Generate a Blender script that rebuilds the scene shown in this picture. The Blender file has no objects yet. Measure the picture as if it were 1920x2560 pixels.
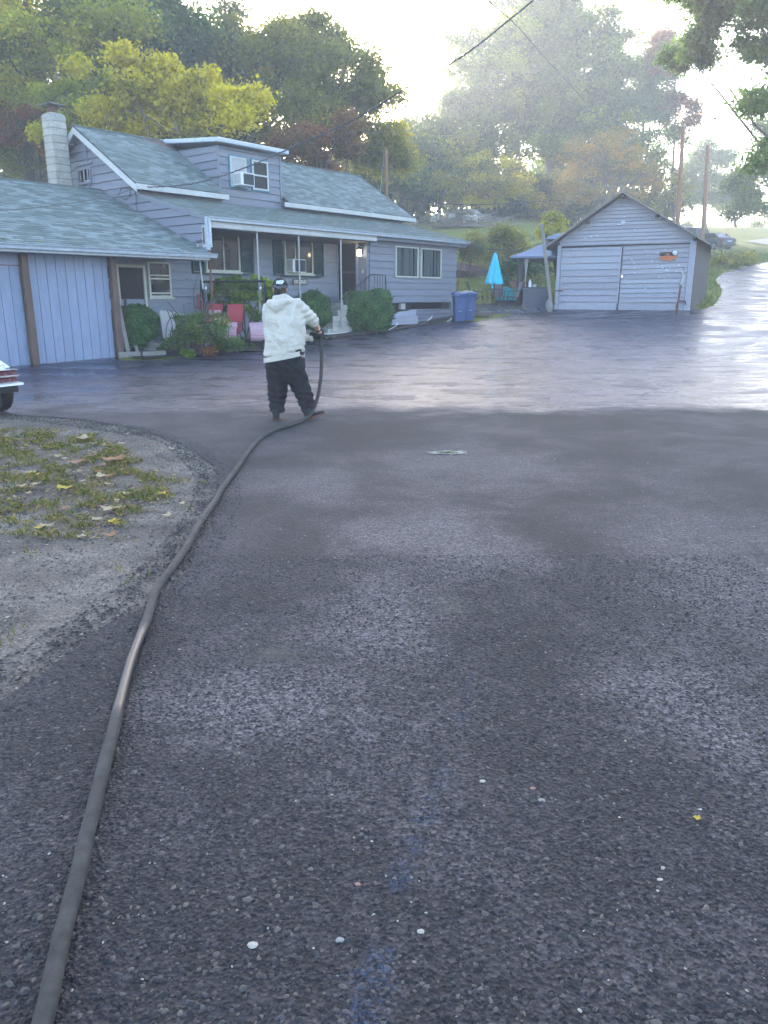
import bpy, bmesh, math, random
import numpy as np
from mathutils import Vector, Matrix, noise as mnoise
from mathutils.geometry import delaunay_2d_cdt
R = math.radians
random.seed(7); rng = np.random.default_rng(7)
scene = bpy.context.scene
COL = scene.collection

# ------------------------------------------------------------------ camera
CAM_H, PITCH, FPX = 1.55, R(15.6), 1923.0
cam_d = bpy.data.cameras.new('camera'); cam = bpy.data.objects.new('camera', cam_d); COL.objects.link(cam)
cam.location = (0, 0, CAM_H); cam.rotation_euler = (R(90) - PITCH, 0, 0)
cam_d.sensor_fit = 'VERTICAL'; cam_d.sensor_height = 34.6; cam_d.sensor_width = 25.95
cam_d.lens = 34.6 * FPX / 2560; cam_d.clip_start = 0.05; cam_d.clip_end = 3000
scene.camera = cam
# ------------------------------------------------------------------ sky and sun
SUN_EL, SUN_AZ = R(12.5), R(-5)      # azimuth clockwise from +Y (straight ahead)
world = bpy.data.worlds.new('World'); scene.world = world; world.use_nodes = True
wn = world.node_tree; bg = wn.nodes['Background']
sky = wn.nodes.new('ShaderNodeTexSky'); sky.sky_type = 'NISHITA'; sky.sun_disc = False
sky.sun_elevation = SUN_EL; sky.sun_rotation = SUN_AZ; sky.air_density = .75; sky.dust_density = 1.6; sky.ozone_density = 1.0
wn.links.new(sky.outputs[0], bg.inputs[0]); bg.inputs[1].default_value = 0.15
sd = bpy.data.lights.new('sun', 'SUN'); sd.energy = 2.0; sd.angle = R(5); sd.color = (1.0, 0.93, 0.82)
sun = bpy.data.objects.new('sun', sd); COL.objects.link(sun)
sun.rotation_euler = Vector((math.sin(SUN_AZ)*math.cos(SUN_EL), math.cos(SUN_AZ)*math.cos(SUN_EL), math.sin(SUN_EL))).to_track_quat('Z', 'Y').to_euler()
scene.view_settings.view_transform = 'Standard'; scene.view_settings.look = 'None'
scene.view_settings.exposure = 3.1; scene.view_settings.gamma = 1.0; scene.view_settings.use_curve_mapping = False
scene.cycles.max_bounces = 6; scene.cycles.transparent_max_bounces = 8; scene.cycles.volume_bounces = 1
scene.cycles.volume_step_rate = 4

# ------------------------------------------------------------------ frames
HA = R(39.4)                                    # the long front of the house runs 39.4 deg right of straight ahead
U = np.array([math.sin(HA), math.cos(HA), 0.]); V = np.array([-math.cos(HA), math.sin(HA), 0.])
HROT = R(90) - HA
def W(u, v, z=0.): return Vector(U*u + V*v + np.array([0, 0, z]))
def smooth(a, b, x): t = np.clip((x-a)/(b-a), 0, 1); return t*t*(3-2*t)
YK = [0, 17, 20, 26.7, 31.5, 36, 45, 55, 65, 80, 95, 110, 130, 200, 900]
ZL = [0, 0, .04, .42, .62, 1.25, 3.0, 4.9, 6.4, 8.4, 10.4, 12, 13, 13.5, 13.5]
ZR = [0, 0, .04, .42, .62, 1.1, 2.3, 3.5, 4.5, 5.9, 7.9, 10.2, 10.8, 8, 8]
def hgt(x, y):
    x = np.asarray(x, float); y = np.asarray(y, float)
    def prof(zk):
        s = 0
        for d, w in ((-3, .15), (-1.5, .2), (0, .3), (1.5, .2), (3, .15)): s = s + w*np.interp(y+d, YK, zk)
        return s
    b = smooth(8, 24, x - .12*(y-40))
    z = prof(ZL)*(1-b) + prof(ZR)*b
    z = z + .045*np.clip(x, 0, 12)*smooth(19, 30, y)
    return z
def H(x, y): return float(hgt(x, y))
_f = np.array([0, math.cos(PITCH), -math.sin(PITCH)]); _u = np.array([0, math.sin(PITCH), math.cos(PITCH)])
def ray(px, py): return np.array([(px-960)/FPX, 0, 0]) + _f + _u*((1280-py)/FPX)
def at(px, py, Y): r = ray(px, py); return Vector((r[0]*Y/r[1], Y, CAM_H + r[2]*Y/r[1]))
def hit(px, py):
    r = ray(px, py); Y = 1.0; pY = Y
    while Y < 400:
        p = r*(Y/r[1]); 
        if CAM_H + p[2] < H(p[0], p[1]): break
        pY = Y; Y += .25 if Y < 50 else 1
    lo, hi = pY, Y
    for _ in range(20):
        m = (lo+hi)/2; p = r*(m/r[1])
        if CAM_H + p[2] < H(p[0], p[1]): hi = m
        else: lo = m
    p = r*(hi/r[1]); return Vector((p[0], p[1], H(p[0], p[1])))

# ------------------------------------------------------------------ materials
MATS = {}
def nt(name, rough=.6, spec=.4, metal=0.):
    m = bpy.data.materials.new(name); m.use_nodes = True; n = m.node_tree
    b = n.nodes['Principled BSDF']; b.inputs['Roughness'].default_value = rough; b.inputs['Metallic'].default_value = metal
    b.inputs['Specular IOR Level'].default_value = spec
    return m, n, b
def nd(n, t, **k):
    x = n.nodes.new('ShaderNode'+t)
    for a, v in k.items():
        if a in x.inputs: x.inputs[a].default_value = v
        else: setattr(x, a, v)
    return x
def noise_n(n, vec, scale, detail=4, rough=.55, dist=0.):
    t = nd(n, 'TexNoise'); t.inputs['Scale'].default_value = scale; t.inputs['Detail'].default_value = detail
    t.inputs['Roughness'].default_value = rough; t.inputs['Distortion'].default_value = dist
    n.links.new(vec, t.inputs['Vector']); return t.outputs['Fac']
def ramp(n, fac, stops, interp='LINEAR'):
    r = nd(n, 'ValToRGB'); r.color_ramp.interpolation = interp; e = r.color_ramp.elements
    while len(e) < len(stops): e.new(.5)
    for i, (p, c) in enumerate(stops):
        e[i].position = p; e[i].color = (c, c, c, 1) if isinstance(c, (int, float)) else (*c, 1)
    n.links.new(fac, r.inputs[0]); return r.outputs[0]
def mixc(n, fac, a, b, mode='MIX'):
    m = nd(n, 'Mix'); m.data_type = 'RGBA'; m.blend_type = mode
    for i, s in ((0, fac), (6, a), (7, b)):
        if isinstance(s, bpy.types.NodeSocket): n.links.new(s, m.inputs[i])
        else: m.inputs[i].default_value = s if i == 0 else ((s, s, s, 1) if isinstance(s, (int, float)) else (*s, 1))
    return m.outputs[2]
def mth(n, op, a, b=0., c=None):
    m = nd(n, 'Math'); m.operation = op
    for i, s in enumerate((a, b) if c is None else (a, b, c)):
        if isinstance(s, bpy.types.NodeSocket): n.links.new(s, m.inputs[i])
        else: m.inputs[i].default_value = s
    return m.outputs[0]
def bump(n, b, h, strength, dist):
    x = nd(n, 'Bump'); x.inputs['Strength'].default_value = strength; x.inputs['Distance'].default_value = dist
    n.links.new(h, x.inputs['Height']); n.links.new(x.outputs[0], b.inputs['Normal']); return x
def coords(n, kind='Object', scale=None):
    t = nd(n, 'TexCoord'); o = t.outputs[kind]
    if scale:
        mp = nd(n, 'Mapping'); mp.inputs['Scale'].default_value = scale; n.links.new(o, mp.inputs[0]); o = mp.outputs[0]
    return o
def pmat(key, col, rough=.6, var=.18, vscale=6, bumps=0., bscale=40, spec=.4, metal=0., stretch=None, dirt=None, objvar=0., dirt_amt=.35):
    """painted / plain surface: base colour with cloudy variation, optional dirt colour in patches"""
    m, n, b = nt(key, rough, spec, metal)
    v = coords(n, 'Object', stretch)
    f = noise_n(n, v, vscale, 6, .6)
    lo = tuple(c*(1-var) for c in col); hi = tuple(min(1, c*(1+var)) for c in col)
    c = ramp(n, f, [(.3, lo), (.7, hi)])
    if dirt:
        f2 = noise_n(n, v, vscale*3.1, 8, .7); f2 = ramp(n, f2, [(.62-dirt_amt*.35, 0.), (.72, 1.)])
        c = mixc(n, mth(n, 'MULTIPLY', f2, .8), c, dirt)
    if objvar:
        oi = nd(n, 'ObjectInfo'); k = mth(n, 'MULTIPLY_ADD', oi.outputs['Random'], 2*objvar, 1-objvar)
        hs = nd(n, 'HueSaturation'); n.links.new(k, hs.inputs['Value']); n.links.new(c, hs.inputs['Color']); c = hs.outputs[0]
    n.links.new(c, b.inputs['Base Color'])
    n.links.new(ramp(n, f, [(.3, max(0, rough-.1)), (.7, min(1, rough+.1))]), b.inputs['Roughness'])
    if bumps: bump(n, b, noise_n(n, v, bscale, 5, .65), bumps, .01)
    MATS[key] = m; return m
pmat('siding', (.175, .185, .222), .55, .10, 3, .25, 60, stretch=(1, 1, 6), dirt=(.15, .17, .21), dirt_amt=.3, objvar=.07)
pmat('siding_pale', (.20, .22, .27), .6, .12, 3, .25, 60, stretch=(1, 1, 6), dirt=(.18, .2, .24), dirt_amt=.3, objvar=.05)  # slightly paler siding tone for backing walls, porch wall and soffits
pmat('shed_blue', (.21, .25, .355), .5, .10, 2.5, .3, 50, stretch=(6, 6, 1), dirt=(.17, .205, .29), dirt_amt=.4, objvar=.04)
pmat('garage_paint', (.31, .315, .37), .65, .14, 4, .6, 40, stretch=(1, 1, 7), dirt=(.19, .20, .23), dirt_amt=.5, objvar=.13)
pmat('flaked', (.62, .64, .68), .7, .1, 10)
pmat('white_trim', (.45, .45, .44), .55, .12, 4, .1, 40, dirt=(.36, .36, .35), dirt_amt=.3)
pmat('gutter_metal', (.42, .46, .52), .38, .12, 6, dirt=(.2, .22, .24), dirt_amt=.3, metal=.2)
pmat('cream_trim', (.50, .49, .42), .55, .1, 6, dirt=(.3, .29, .25), dirt_amt=.25)
pmat('teal_shutter', (0.0099, 0.0468, 0.0550), .55, .15, 6)
pmat('teal_frame', (.02, .16, .24), .5, .15, 6)
pmat('dark_inside', (0.0042, 0.0049, 0.0060), .8, .3, 3)
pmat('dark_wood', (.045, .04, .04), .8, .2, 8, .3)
pmat('rust_wood', (.12, .075, .055), .8, .3, 4, .5, 30, stretch=(8, 8, .8), dirt=(.06, .045, .045), dirt_amt=.4)
pmat('grey_wood', (.20, .19, .17), .85, .25, 5, .5, 30, stretch=(6, 6, .8), dirt=(.15, .14, .12), dirt_amt=.3)
pmat('pole_wood', (.26, .14, .08), .85, .2, 2, .5, 30, stretch=(8, 8, .5), dirt=(.15, .09, .06))
pmat('black_metal', (0.0110, 0.0121, 0.0138), .4, .2, 8, metal=.3)
pmat('grey_metal', (.30, .31, .32), .45, .2, 8, metal=.5, dirt=(.15, .1, .07), dirt_amt=.3)
pmat('rust_metal', (.16, .06, .04), .8, .3, 10, .3, dirt=(.08, .04, .03))
pmat('block', (.36, .345, .31), .9, .18, 5, .6, 60, dirt=(.22, .21, .18), dirt_amt=.35, objvar=.10)
pmat('mortar', (.20, .19, .17), .95, .15, 10)
pmat('concrete', (.33, .325, .30), .9, .2, 4, .5, 50, dirt=(.16, .16, .13), dirt_amt=.45)
pmat('rock_red', (.30, .17, .125), .9, .25, 5, .6, 20, dirt=(.12, .09, .08))
pmat('rock_grey', (.24, .23, .21), .9, .25, 6, .6, 20, dirt=(.1, .095, .08), objvar=.2)
pmat('bin_blue', (.010, .05, .15), .4, .12, 4)
pmat('bin_dark', (.015, .07, .19), .45, .12, 4)
pmat('umbrella_cyan', (.04, .50, .66), .8, .1, 5)
pmat('cushion_teal', (.01, .36, .40), .85, .1, 5)
pmat('gazebo_blue', (.08, .14, .23), .6, .12, 3)
pmat('gazebo_dark', (0.0248, 0.0275, 0.0358), .8, .15, 5)
pmat('curtain_pale', (.36, .36, .36), .9, .12, 8)
pmat('box_dark', (.05, .06, .085), .6, .1, 6)
pmat('sling_grey', (.13, .14, .16), .7, .12, 10)
pmat('red_fabric', (.36, .045, .055), .75, .12, 8, .2, 90)
pmat('pink_fabric', (.42, .27, .31), .8, .1, 8, .2, 90)
pmat('plate_blue', (.25, .45, .65), .5, .1, 8)
pmat('rubber', (0.0077, 0.0077, 0.0083), .75, .3, 10, .3, 60)
pmat('white_paint', (.72, .73, .74), .45, .06, 5)
pmat('white_hose', (.68, .68, .64), .5, .08, 12)
pmat('ac_white', (.62, .62, .60), .5, .08, 6, dirt=(.4, .38, .33), dirt_amt=.15)
pmat('ac_dark', (.03, .06, .075), .6, .2, 30)
pmat('denim_black', (0.0072, 0.0077, 0.0105), .9, .25, 12, .4, 120)
pmat('cap_black', (0.0088, 0.0094, 0.0132), .85, .2, 12, .3, 200)
pmat('cap_grey', (.10, .10, .11), .85, .15, 12)
pmat('skin', (.42, .22, .16), .55, .1, 12, .1, 120)
pmat('hair', (.035, .022, .015), .8, .3, 60)
pmat('glove', (0.0066, 0.0066, 0.0077), .7, .2, 20, .3, 100)
pmat('shoe', (0.0165, 0.0165, 0.0198), .75, .2, 20)
pmat('sole', (.11, .045, .03), .75, .2, 20)
pmat('bark', (.085, .070, .055), .95, .35, 3, .8, 14, stretch=(3, 3, .6))
pmat('bark_pale', (.17, .15, .125), .95, .3, 3, .8, 14, stretch=(3, 3, .6))
pmat('cable', (.07, .07, .075), .7, .1, 5)
pmat('soil', (.055, .042, .034), .95, .4, 5, .8, 25)
pmat('mulch', (.05, .04, .035), .95, .4, 12, .8, 40)
pmat('orange_paint', (.45, .12, .03), .6, .15, 10)
pmat('silver_paint', (.42, .45, .48), .3, .05, 5, metal=.4)
pmat('dark_grey_paint', (.05, .055, .06), .35, .05, 5)
pmat('green_car', (.012, .035, .035), .3, .1, 5)
pmat('gold_car', (.22, .2, .17), .35, .1, 5)
pmat('chrome', (.7, .7, .72), .18, .04, 5, metal=.9)
pmat('red_lens', (.085, .008, .012), .25, .1, 20)
pmat('car_pale', (.33, .42, .46), .3, .05, 3)
pmat('ground_white', (.38, .34, .28), .8, .2, 20, .3)
pmat('letter_white', (.62, .68, .85), .7, .05, 20)
pmat('letter_dark', (.05, .05, .06), .7, .05, 20)
pmat('sign_cream', (.45, .42, .37), .7, .1, 20)
pmat('tarp_white', (.55, .55, .53), .7, .15, 10)
pmat('stick', (.26, .21, .17), .9, .3, 10)
pmat('interior_pale', (.05, .066, .07), .8, .5, 3, stretch=(9, 9, .6))
pmat('rust_brown', (.13, .07, .05), .85, .2, 8)

m, n, b = nt('hoodie', .9, .2); v = coords(n)
f = noise_n(n, v, 5, 4); n.links.new(ramp(n, f, [(.3, (.47, .43, .37)), (.7, (.54, .50, .44))]), b.inputs['Base Color'])
b.inputs['Sheen Weight'].default_value = .2
bump(n, b, noise_n(n, v, 8, 4, .55, 1.6), 1., .035); MATS['hoodie'] = m
m, n, b = nt('window_glass', .10, .18); v = coords(n)
n.links.new(ramp(n, noise_n(n, v, 2.2, 4), [(.35, (.0015, .002, .0025)), (.7, (.006, .0075, .009))]), b.inputs['Base Color']); b.inputs['IOR'].default_value = 1.5
bump(n, b, noise_n(n, v, 1.5, 2), .05, .05); MATS['glass_dark'] = m
m, n, b = nt('car_glass', .05, .8); b.inputs['Base Color'].default_value = (.03, .035, .04, 1); MATS['car_glass'] = m
m, n, b = nt('rear_glass', .08, .8); b.inputs['Base Color'].default_value = (.16, .18, .21, 1); MATS['rear_glass'] = m
m, n, b = nt('lamp_glow', .4); b.inputs['Base Color'].default_value = (.9, .8, .6, 1); b.inputs['Emission Color'].default_value = (1, .86, .62, 1)
b.inputs['Emission Strength'].default_value = 1.2; MATS['lamp_glow'] = m

# shingles: grey green, each tab its own shade
def shingle_mat(key, lo, hi, spots):
    m, n, b = nt(key, .85, .25); v = coords(n)
    at_ = nd(n, 'Attribute'); at_.attribute_name = 'tint'; oi = nd(n, 'ObjectInfo')
    k = mth(n, 'FRACT', mth(n, 'ADD', at_.outputs['Fac'], oi.outputs['Random']))
    c = ramp(n, k, [(0, lo), (.45, tuple((a+d)/2 for a, d in zip(lo, hi))), (.8, hi), (1, tuple(x*1.25 for x in hi))])
    f = noise_n(n, v, 1.1, 6, .6); c = mixc(n, ramp(n, f, [(.45, 0.), (.7, .55)]), c, spots)
    f2 = noise_n(n, v, 90, 3, .7); c = mixc(n, .35, c, ramp(n, f2, [(.3, .05), (.7, .45)]), 'OVERLAY')
    n.links.new(c, b.inputs['Base Color']); bump(n, b, f2, .3, .004); MATS[key] = m
shingle_mat('shingle', (.115, .150, .142), (.225, .275, .27), (.12, .165, .14))
shingle_mat('shingle_old', (.13, .165, .158), (.195, .24, .235), (.14, .165, .16))

# foliage
def leaf_mat(key, stops, trans=.52, gain=(1.85, 1.80, 1.0)):
    stops = [(p, tuple(min(.6, q*g_) for q, g_ in zip(c, gain))) for p, c in stops]
    m = bpy.data.materials.new(key); m.use_nodes = True; n = m.node_tree; n.nodes.clear()
    out = nd(n, 'OutputMaterial'); a = nd(n, 'Attribute'); a.attribute_name = 'tint'
    c = ramp(n, a.outputs['Fac'], stops)
    d = nd(n, 'BsdfPrincipled'); d.inputs['Roughness'].default_value = .6; d.inputs['Specular IOR Level'].default_value = .25
    n.links.new(c, d.inputs['Base Color'])
    t = nd(n, 'BsdfTranslucent'); c2 = mixc(n, 1., c, (1.5, 1.5, .9), 'MULTIPLY'); n.links.new(c2, t.inputs[0])
    mx = nd(n, 'MixShader'); mx.inputs[0].default_value = trans; n.links.new(d.outputs[0], mx.inputs[1]); n.links.new(t.outputs[0], mx.inputs[2])
    n.links.new(mx.outputs[0], out.inputs[0]); MATS[key] = m
G1, G2, G3 = (.065, .09, .022), (.115, .145, .028), (.18, .20, .03)
leaf_mat('lf_green', [(0, (.025, .045, .022)), (.4, G1), (.8, G2), (1, G3)])
leaf_mat('lf_olive', [(0, (.055, .06, .024)), (.4, (.10, .105, .034)), (.8, (.16, .155, .04)), (1, (.28, .21, .035))])
leaf_mat('lf_yellowgreen', [(0, (.07, .085, .02)), (.35, (.15, .16, .025)), (.75, (.26, .24, .028)), (1, (.42, .29, .025))])
leaf_mat('lf_yellow', [(0, (.08, .08, .015)), (.3, (.20, .17, .02)), (.65, (.38, .28, .02)), (1, (.50, .34, .022))])
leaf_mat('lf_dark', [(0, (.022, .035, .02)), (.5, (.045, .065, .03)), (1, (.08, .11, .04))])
leaf_mat('lf_red', [(0, (.05, .045, .025)), (.4, (.11, .06, .035)), (.75, (.17, .05, .045)), (1, (.22, .14, .05))])
leaf_mat('lf_brown', [(0, (.09, .075, .04)), (.4, (.17, .125, .065)), (.8, (.23, .14, .055)), (1, (.36, .15, .04))])
leaf_mat('lf_hedge', [(0, (.016, .045, .016)), (.5, (.034, .09, .028)), (.9, (.06, .13, .038)), (1, (.12, .19, .06))], .25, gain=(1.35, 1.35, 1.1))
leaf_mat('lf_lime', [(0, (.05, .09, .015)), (.5, (.11, .18, .02)), (1, (.24, .32, .03))], gain=(1.35, 1.35, 1.1))
leaf_mat('lf_flower', [(0, (.04, .075, .035)), (.5, (.09, .14, .05)), (.8, (.15, .17, .06)), (.9, (.30, .18, .10)), (1, (.55, .47, .40))], gain=(1.35, 1.35, 1.1))
leaf_mat('lf_blue', [(0, (.03, .055, .04)), (.5, (.055, .095, .055)), (1, (.10, .15, .07))])
leaf_mat('grass', [(0, (.045, .075, .02)), (.5, (.08, .12, .03)), (.8, (.13, .14, .05)), (1, (.20, .17, .10))], .4, gain=(1.4, 1.45, 1.0))
leaf_mat('grass_near', [(0, (.045, .055, .02)), (.3, (.08, .11, .028)), (.55, (.13, .15, .045)), (.75, (.19, .15, .08)), (1, (.25, .20, .13))], gain=(1.05, .98, .9))
leaf_mat('litter', [(0, (.10, .07, .05)), (.4, (.22, .15, .09)), (.7, (.33, .25, .14)), (1, (.45, .38, .12))], .15, gain=(.8, .8, .8))
leaf_mat('leaf_yellow', [(0, (.50, .36, .04)), (1, (.50, .36, .04))], .2, gain=(.8, .8, .8))
leaf_mat('leaf_tan', [(0, (.46, .36, .22)), (1, (.46, .36, .22))], .2, gain=(.8, .8, .8))
leaf_mat('leaf_orange', [(0, (.36, .17, .08)), (1, (.36, .17, .08))], .2, gain=(.8, .8, .8))

# asphalt (dry foreground, freshly sealed and still wet beyond about 11 m)
m, n, b = nt('asphalt', .8, .5); P_ = nd(n, 'NewGeometry').outputs['Position']
sx = nd(n, 'SeparateXYZ'); n.links.new(P_, sx.inputs[0])
big = noise_n(n, P_, .62, 5, .6, .4); mid = noise_n(n, P_, 3.2, 6, .62); fine = noise_n(n, P_, 55, 4, .65)
vo = nd(n, 'TexVoronoi'); vo.inputs['Scale'].default_value = 80; vo.inputs['Randomness'].default_value = 1; n.links.new(P_, vo.inputs['Vector'])
cellr = nd(n, 'SeparateColor'); n.links.new(vo.outputs['Color'], cellr.inputs[0])
base = ramp(n, big, [(.36, (.0145, .0115, .0120)), (.48, (.026, .021, .0222)), (.64, (.062, .051, .053))])
base = mixc(n, .45, base, ramp(n, mid, [(.3, .25), (.7, .75)]), 'OVERLAY')
dust = None
for cx_, cy_, rx_, ry_, am_ in ((-.45, 2.75, .75, .5, .8), (.0, 3.7, .6, .9, .8), (.35, 5.0, .8, 1.3, .8), (.9, 7.2, 1.4, 1.8, .6), (1.25, 2.75, .6, .9, .8), (1.9, 4.2, .8, 1.5, .55), (-1.5, 2.0, .4, .6, .6), (-.6, 6.5, .6, 1.2, .5)):
    vm = nd(n, 'VectorMath'); vm.operation = 'SUBTRACT'; n.links.new(P_, vm.inputs[0]); vm.inputs[1].default_value = (cx_, cy_, 0)
    vs = nd(n, 'VectorMath'); vs.operation = 'MULTIPLY'; n.links.new(vm.outputs[0], vs.inputs[0]); vs.inputs[1].default_value = (1/rx_, 1/ry_, 0)
    vl = nd(n, 'VectorMath'); vl.operation = 'LENGTH'; n.links.new(vs.outputs[0], vl.inputs[0])
    d_ = ramp(n, mth(n, 'ADD', vl.outputs['Value'], mth(n, 'MULTIPLY_ADD', noise_n(n, P_, 1.7, 6, .68), 1.9, -.95)), [(.1, am_), (1., 0.)], 'EASE')
    dust = d_ if dust is None else mth(n, 'MAXIMUM', dust, d_)
base = mixc(n, dust, base, (.118, .098, .098))
grain = ramp(n, cellr.outputs[0], [(0, .08), (.4, .38), (.8, .66), (.94, .9), (1, 1.)])
dmask = mth(n, 'SUBTRACT', 1., ramp(n, mth(n, 'MULTIPLY', sx.outputs[1], .1), [(.25, 0.), (.9, 1.)]))
base = mixc(n, mth(n, 'MULTIPLY_ADD', dmask, .55, .45), base, grain, 'OVERLAY')
# sandy worn patches
wp = noise_n(n, P_, 1.35, 3, .5); base = mixc(n, ramp(n, wp, [(.70, 0.), (.78, .45)]), base, (.15, .135, .115))
# wet band: world Y with a ragged front edge
edge = mth(n, 'ADD', sx.outputs[1], mth(n, 'MULTIPLY_ADD', noise_n(n, P_, .8, 5, .65), 3.4, -1.7))
edge = mth(n, 'ADD', edge, mth(n, 'MULTIPLY_ADD', noise_n(n, P_, 9, 3, .6), .5, -.25))
wet = ramp(n, mth(n, 'MULTIPLY', mth(n, 'SUBTRACT', edge, 10.2), .5), [(.15, 0.), (.75, 1.)])
wetc = ramp(n, noise_n(n, P_, 1.4, 5, .6), [(.3, (.014, .012, .022)), (.7, (.036, .031, .052))])  # bluish base carries part of the reflected sky's colour
base = mixc(n, wet, base, wetc); n.links.new(base, b.inputs['Base Color'])
mp = nd(n, 'Mapping'); mp.inputs['Scale'].default_value = (.55, 1.2, 1); n.links.new(P_, mp.inputs[0])
pat = noise_n(n, mp.outputs[0], 1.1, 7, .68, .6)
wr = ramp(n, pat, [(.38, .08), (.46, .24), (.54, .42), (.66, .58)])
rr = mixc(n, wet, .85, wr); n.links.new(rr, b.inputs['Roughness'])
hh = mth(n, 'ADD', mth(n, 'MULTIPLY', vo.outputs['Distance'], mth(n, 'MULTIPLY_ADD', wet, -.75, 1.)), mth(n, 'MULTIPLY', fine, .8))
hh = mth(n, 'ADD', hh, mth(n, 'MULTIPLY', mid, 1.5)); hh = mth(n, 'ADD', hh, mth(n, 'MULTIPLY', mth(n, 'MULTIPLY', wet, pat), 7.))
bump(n, b, hh, .85, .013); MATS['asphalt'] = m; b.inputs['Coat Weight'].default_value = 0; n.links.new(mixc(n, wet, (1, 1, 1), (.58, .66, 1.)), b.inputs['Specular Tint']); n.links.new(mixc(n, wet, .5, ramp(n, noise_n(n, P_, 1.7, 6, .7, .5), [(.38, .16), (.58, .5)])), b.inputs['Specular IOR Level'])  # specular tinted blue where wet, standing in for blue sky reflections
n.links.new(mth(n, 'MULTIPLY', wet, .2), b.inputs['Coat Weight']); n.links.new(mth(n, 'MULTIPLY', wr, .7), b.inputs['Coat Roughness'])

m, n, b = nt('gravel', .95, .3); P_ = nd(n, 'NewGeometry').outputs['Position']
vo = nd(n, 'TexVoronoi'); vo.inputs['Scale'].default_value = 95; n.links.new(P_, vo.inputs['Vector'])
cr = nd(n, 'SeparateColor'); n.links.new(vo.outputs['Color'], cr.inputs[0])
c = ramp(n, noise_n(n, P_, 1.6, 6, .65), [(.3, (.09, .076, .064)), (.5, (.18, .153, .125)), (.7, (.29, .25, .205))])
c = mixc(n, .7, c, ramp(n, cr.outputs[0], [(0, .25), (.7, .55), (.92, .75), (1, .95)]), 'OVERLAY')
n.links.new(c, b.inputs['Base Color']); hh = mth(n, 'ADD', vo.outputs['Distance'], noise_n(n, P_, 30, 5, .7)); bump(n, b, hh, .9, .02); MATS['gravel'] = m

m, n, b = nt('meadow', .95, .15); P_ = nd(n, 'NewGeometry').outputs['Position']
c = ramp(n, noise_n(n, P_, .12, 5, .6), [(.3, (.14, .17, .035)), (.5, (.24, .25, .05)), (.7, (.30, .27, .08))])
c2 = ramp(n, noise_n(n, P_, 1.3, 6, .7), [(.35, (.10, .13, .03)), (.6, (.20, .22, .05)), (.8, (.28, .24, .10))])
c = mixc(n, .5, c, c2); n.links.new(c, b.inputs['Base Color']); bump(n, b, noise_n(n, P_, 12, 5, .7), 1., .15); MATS['meadow'] = m
M = MATS

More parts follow.
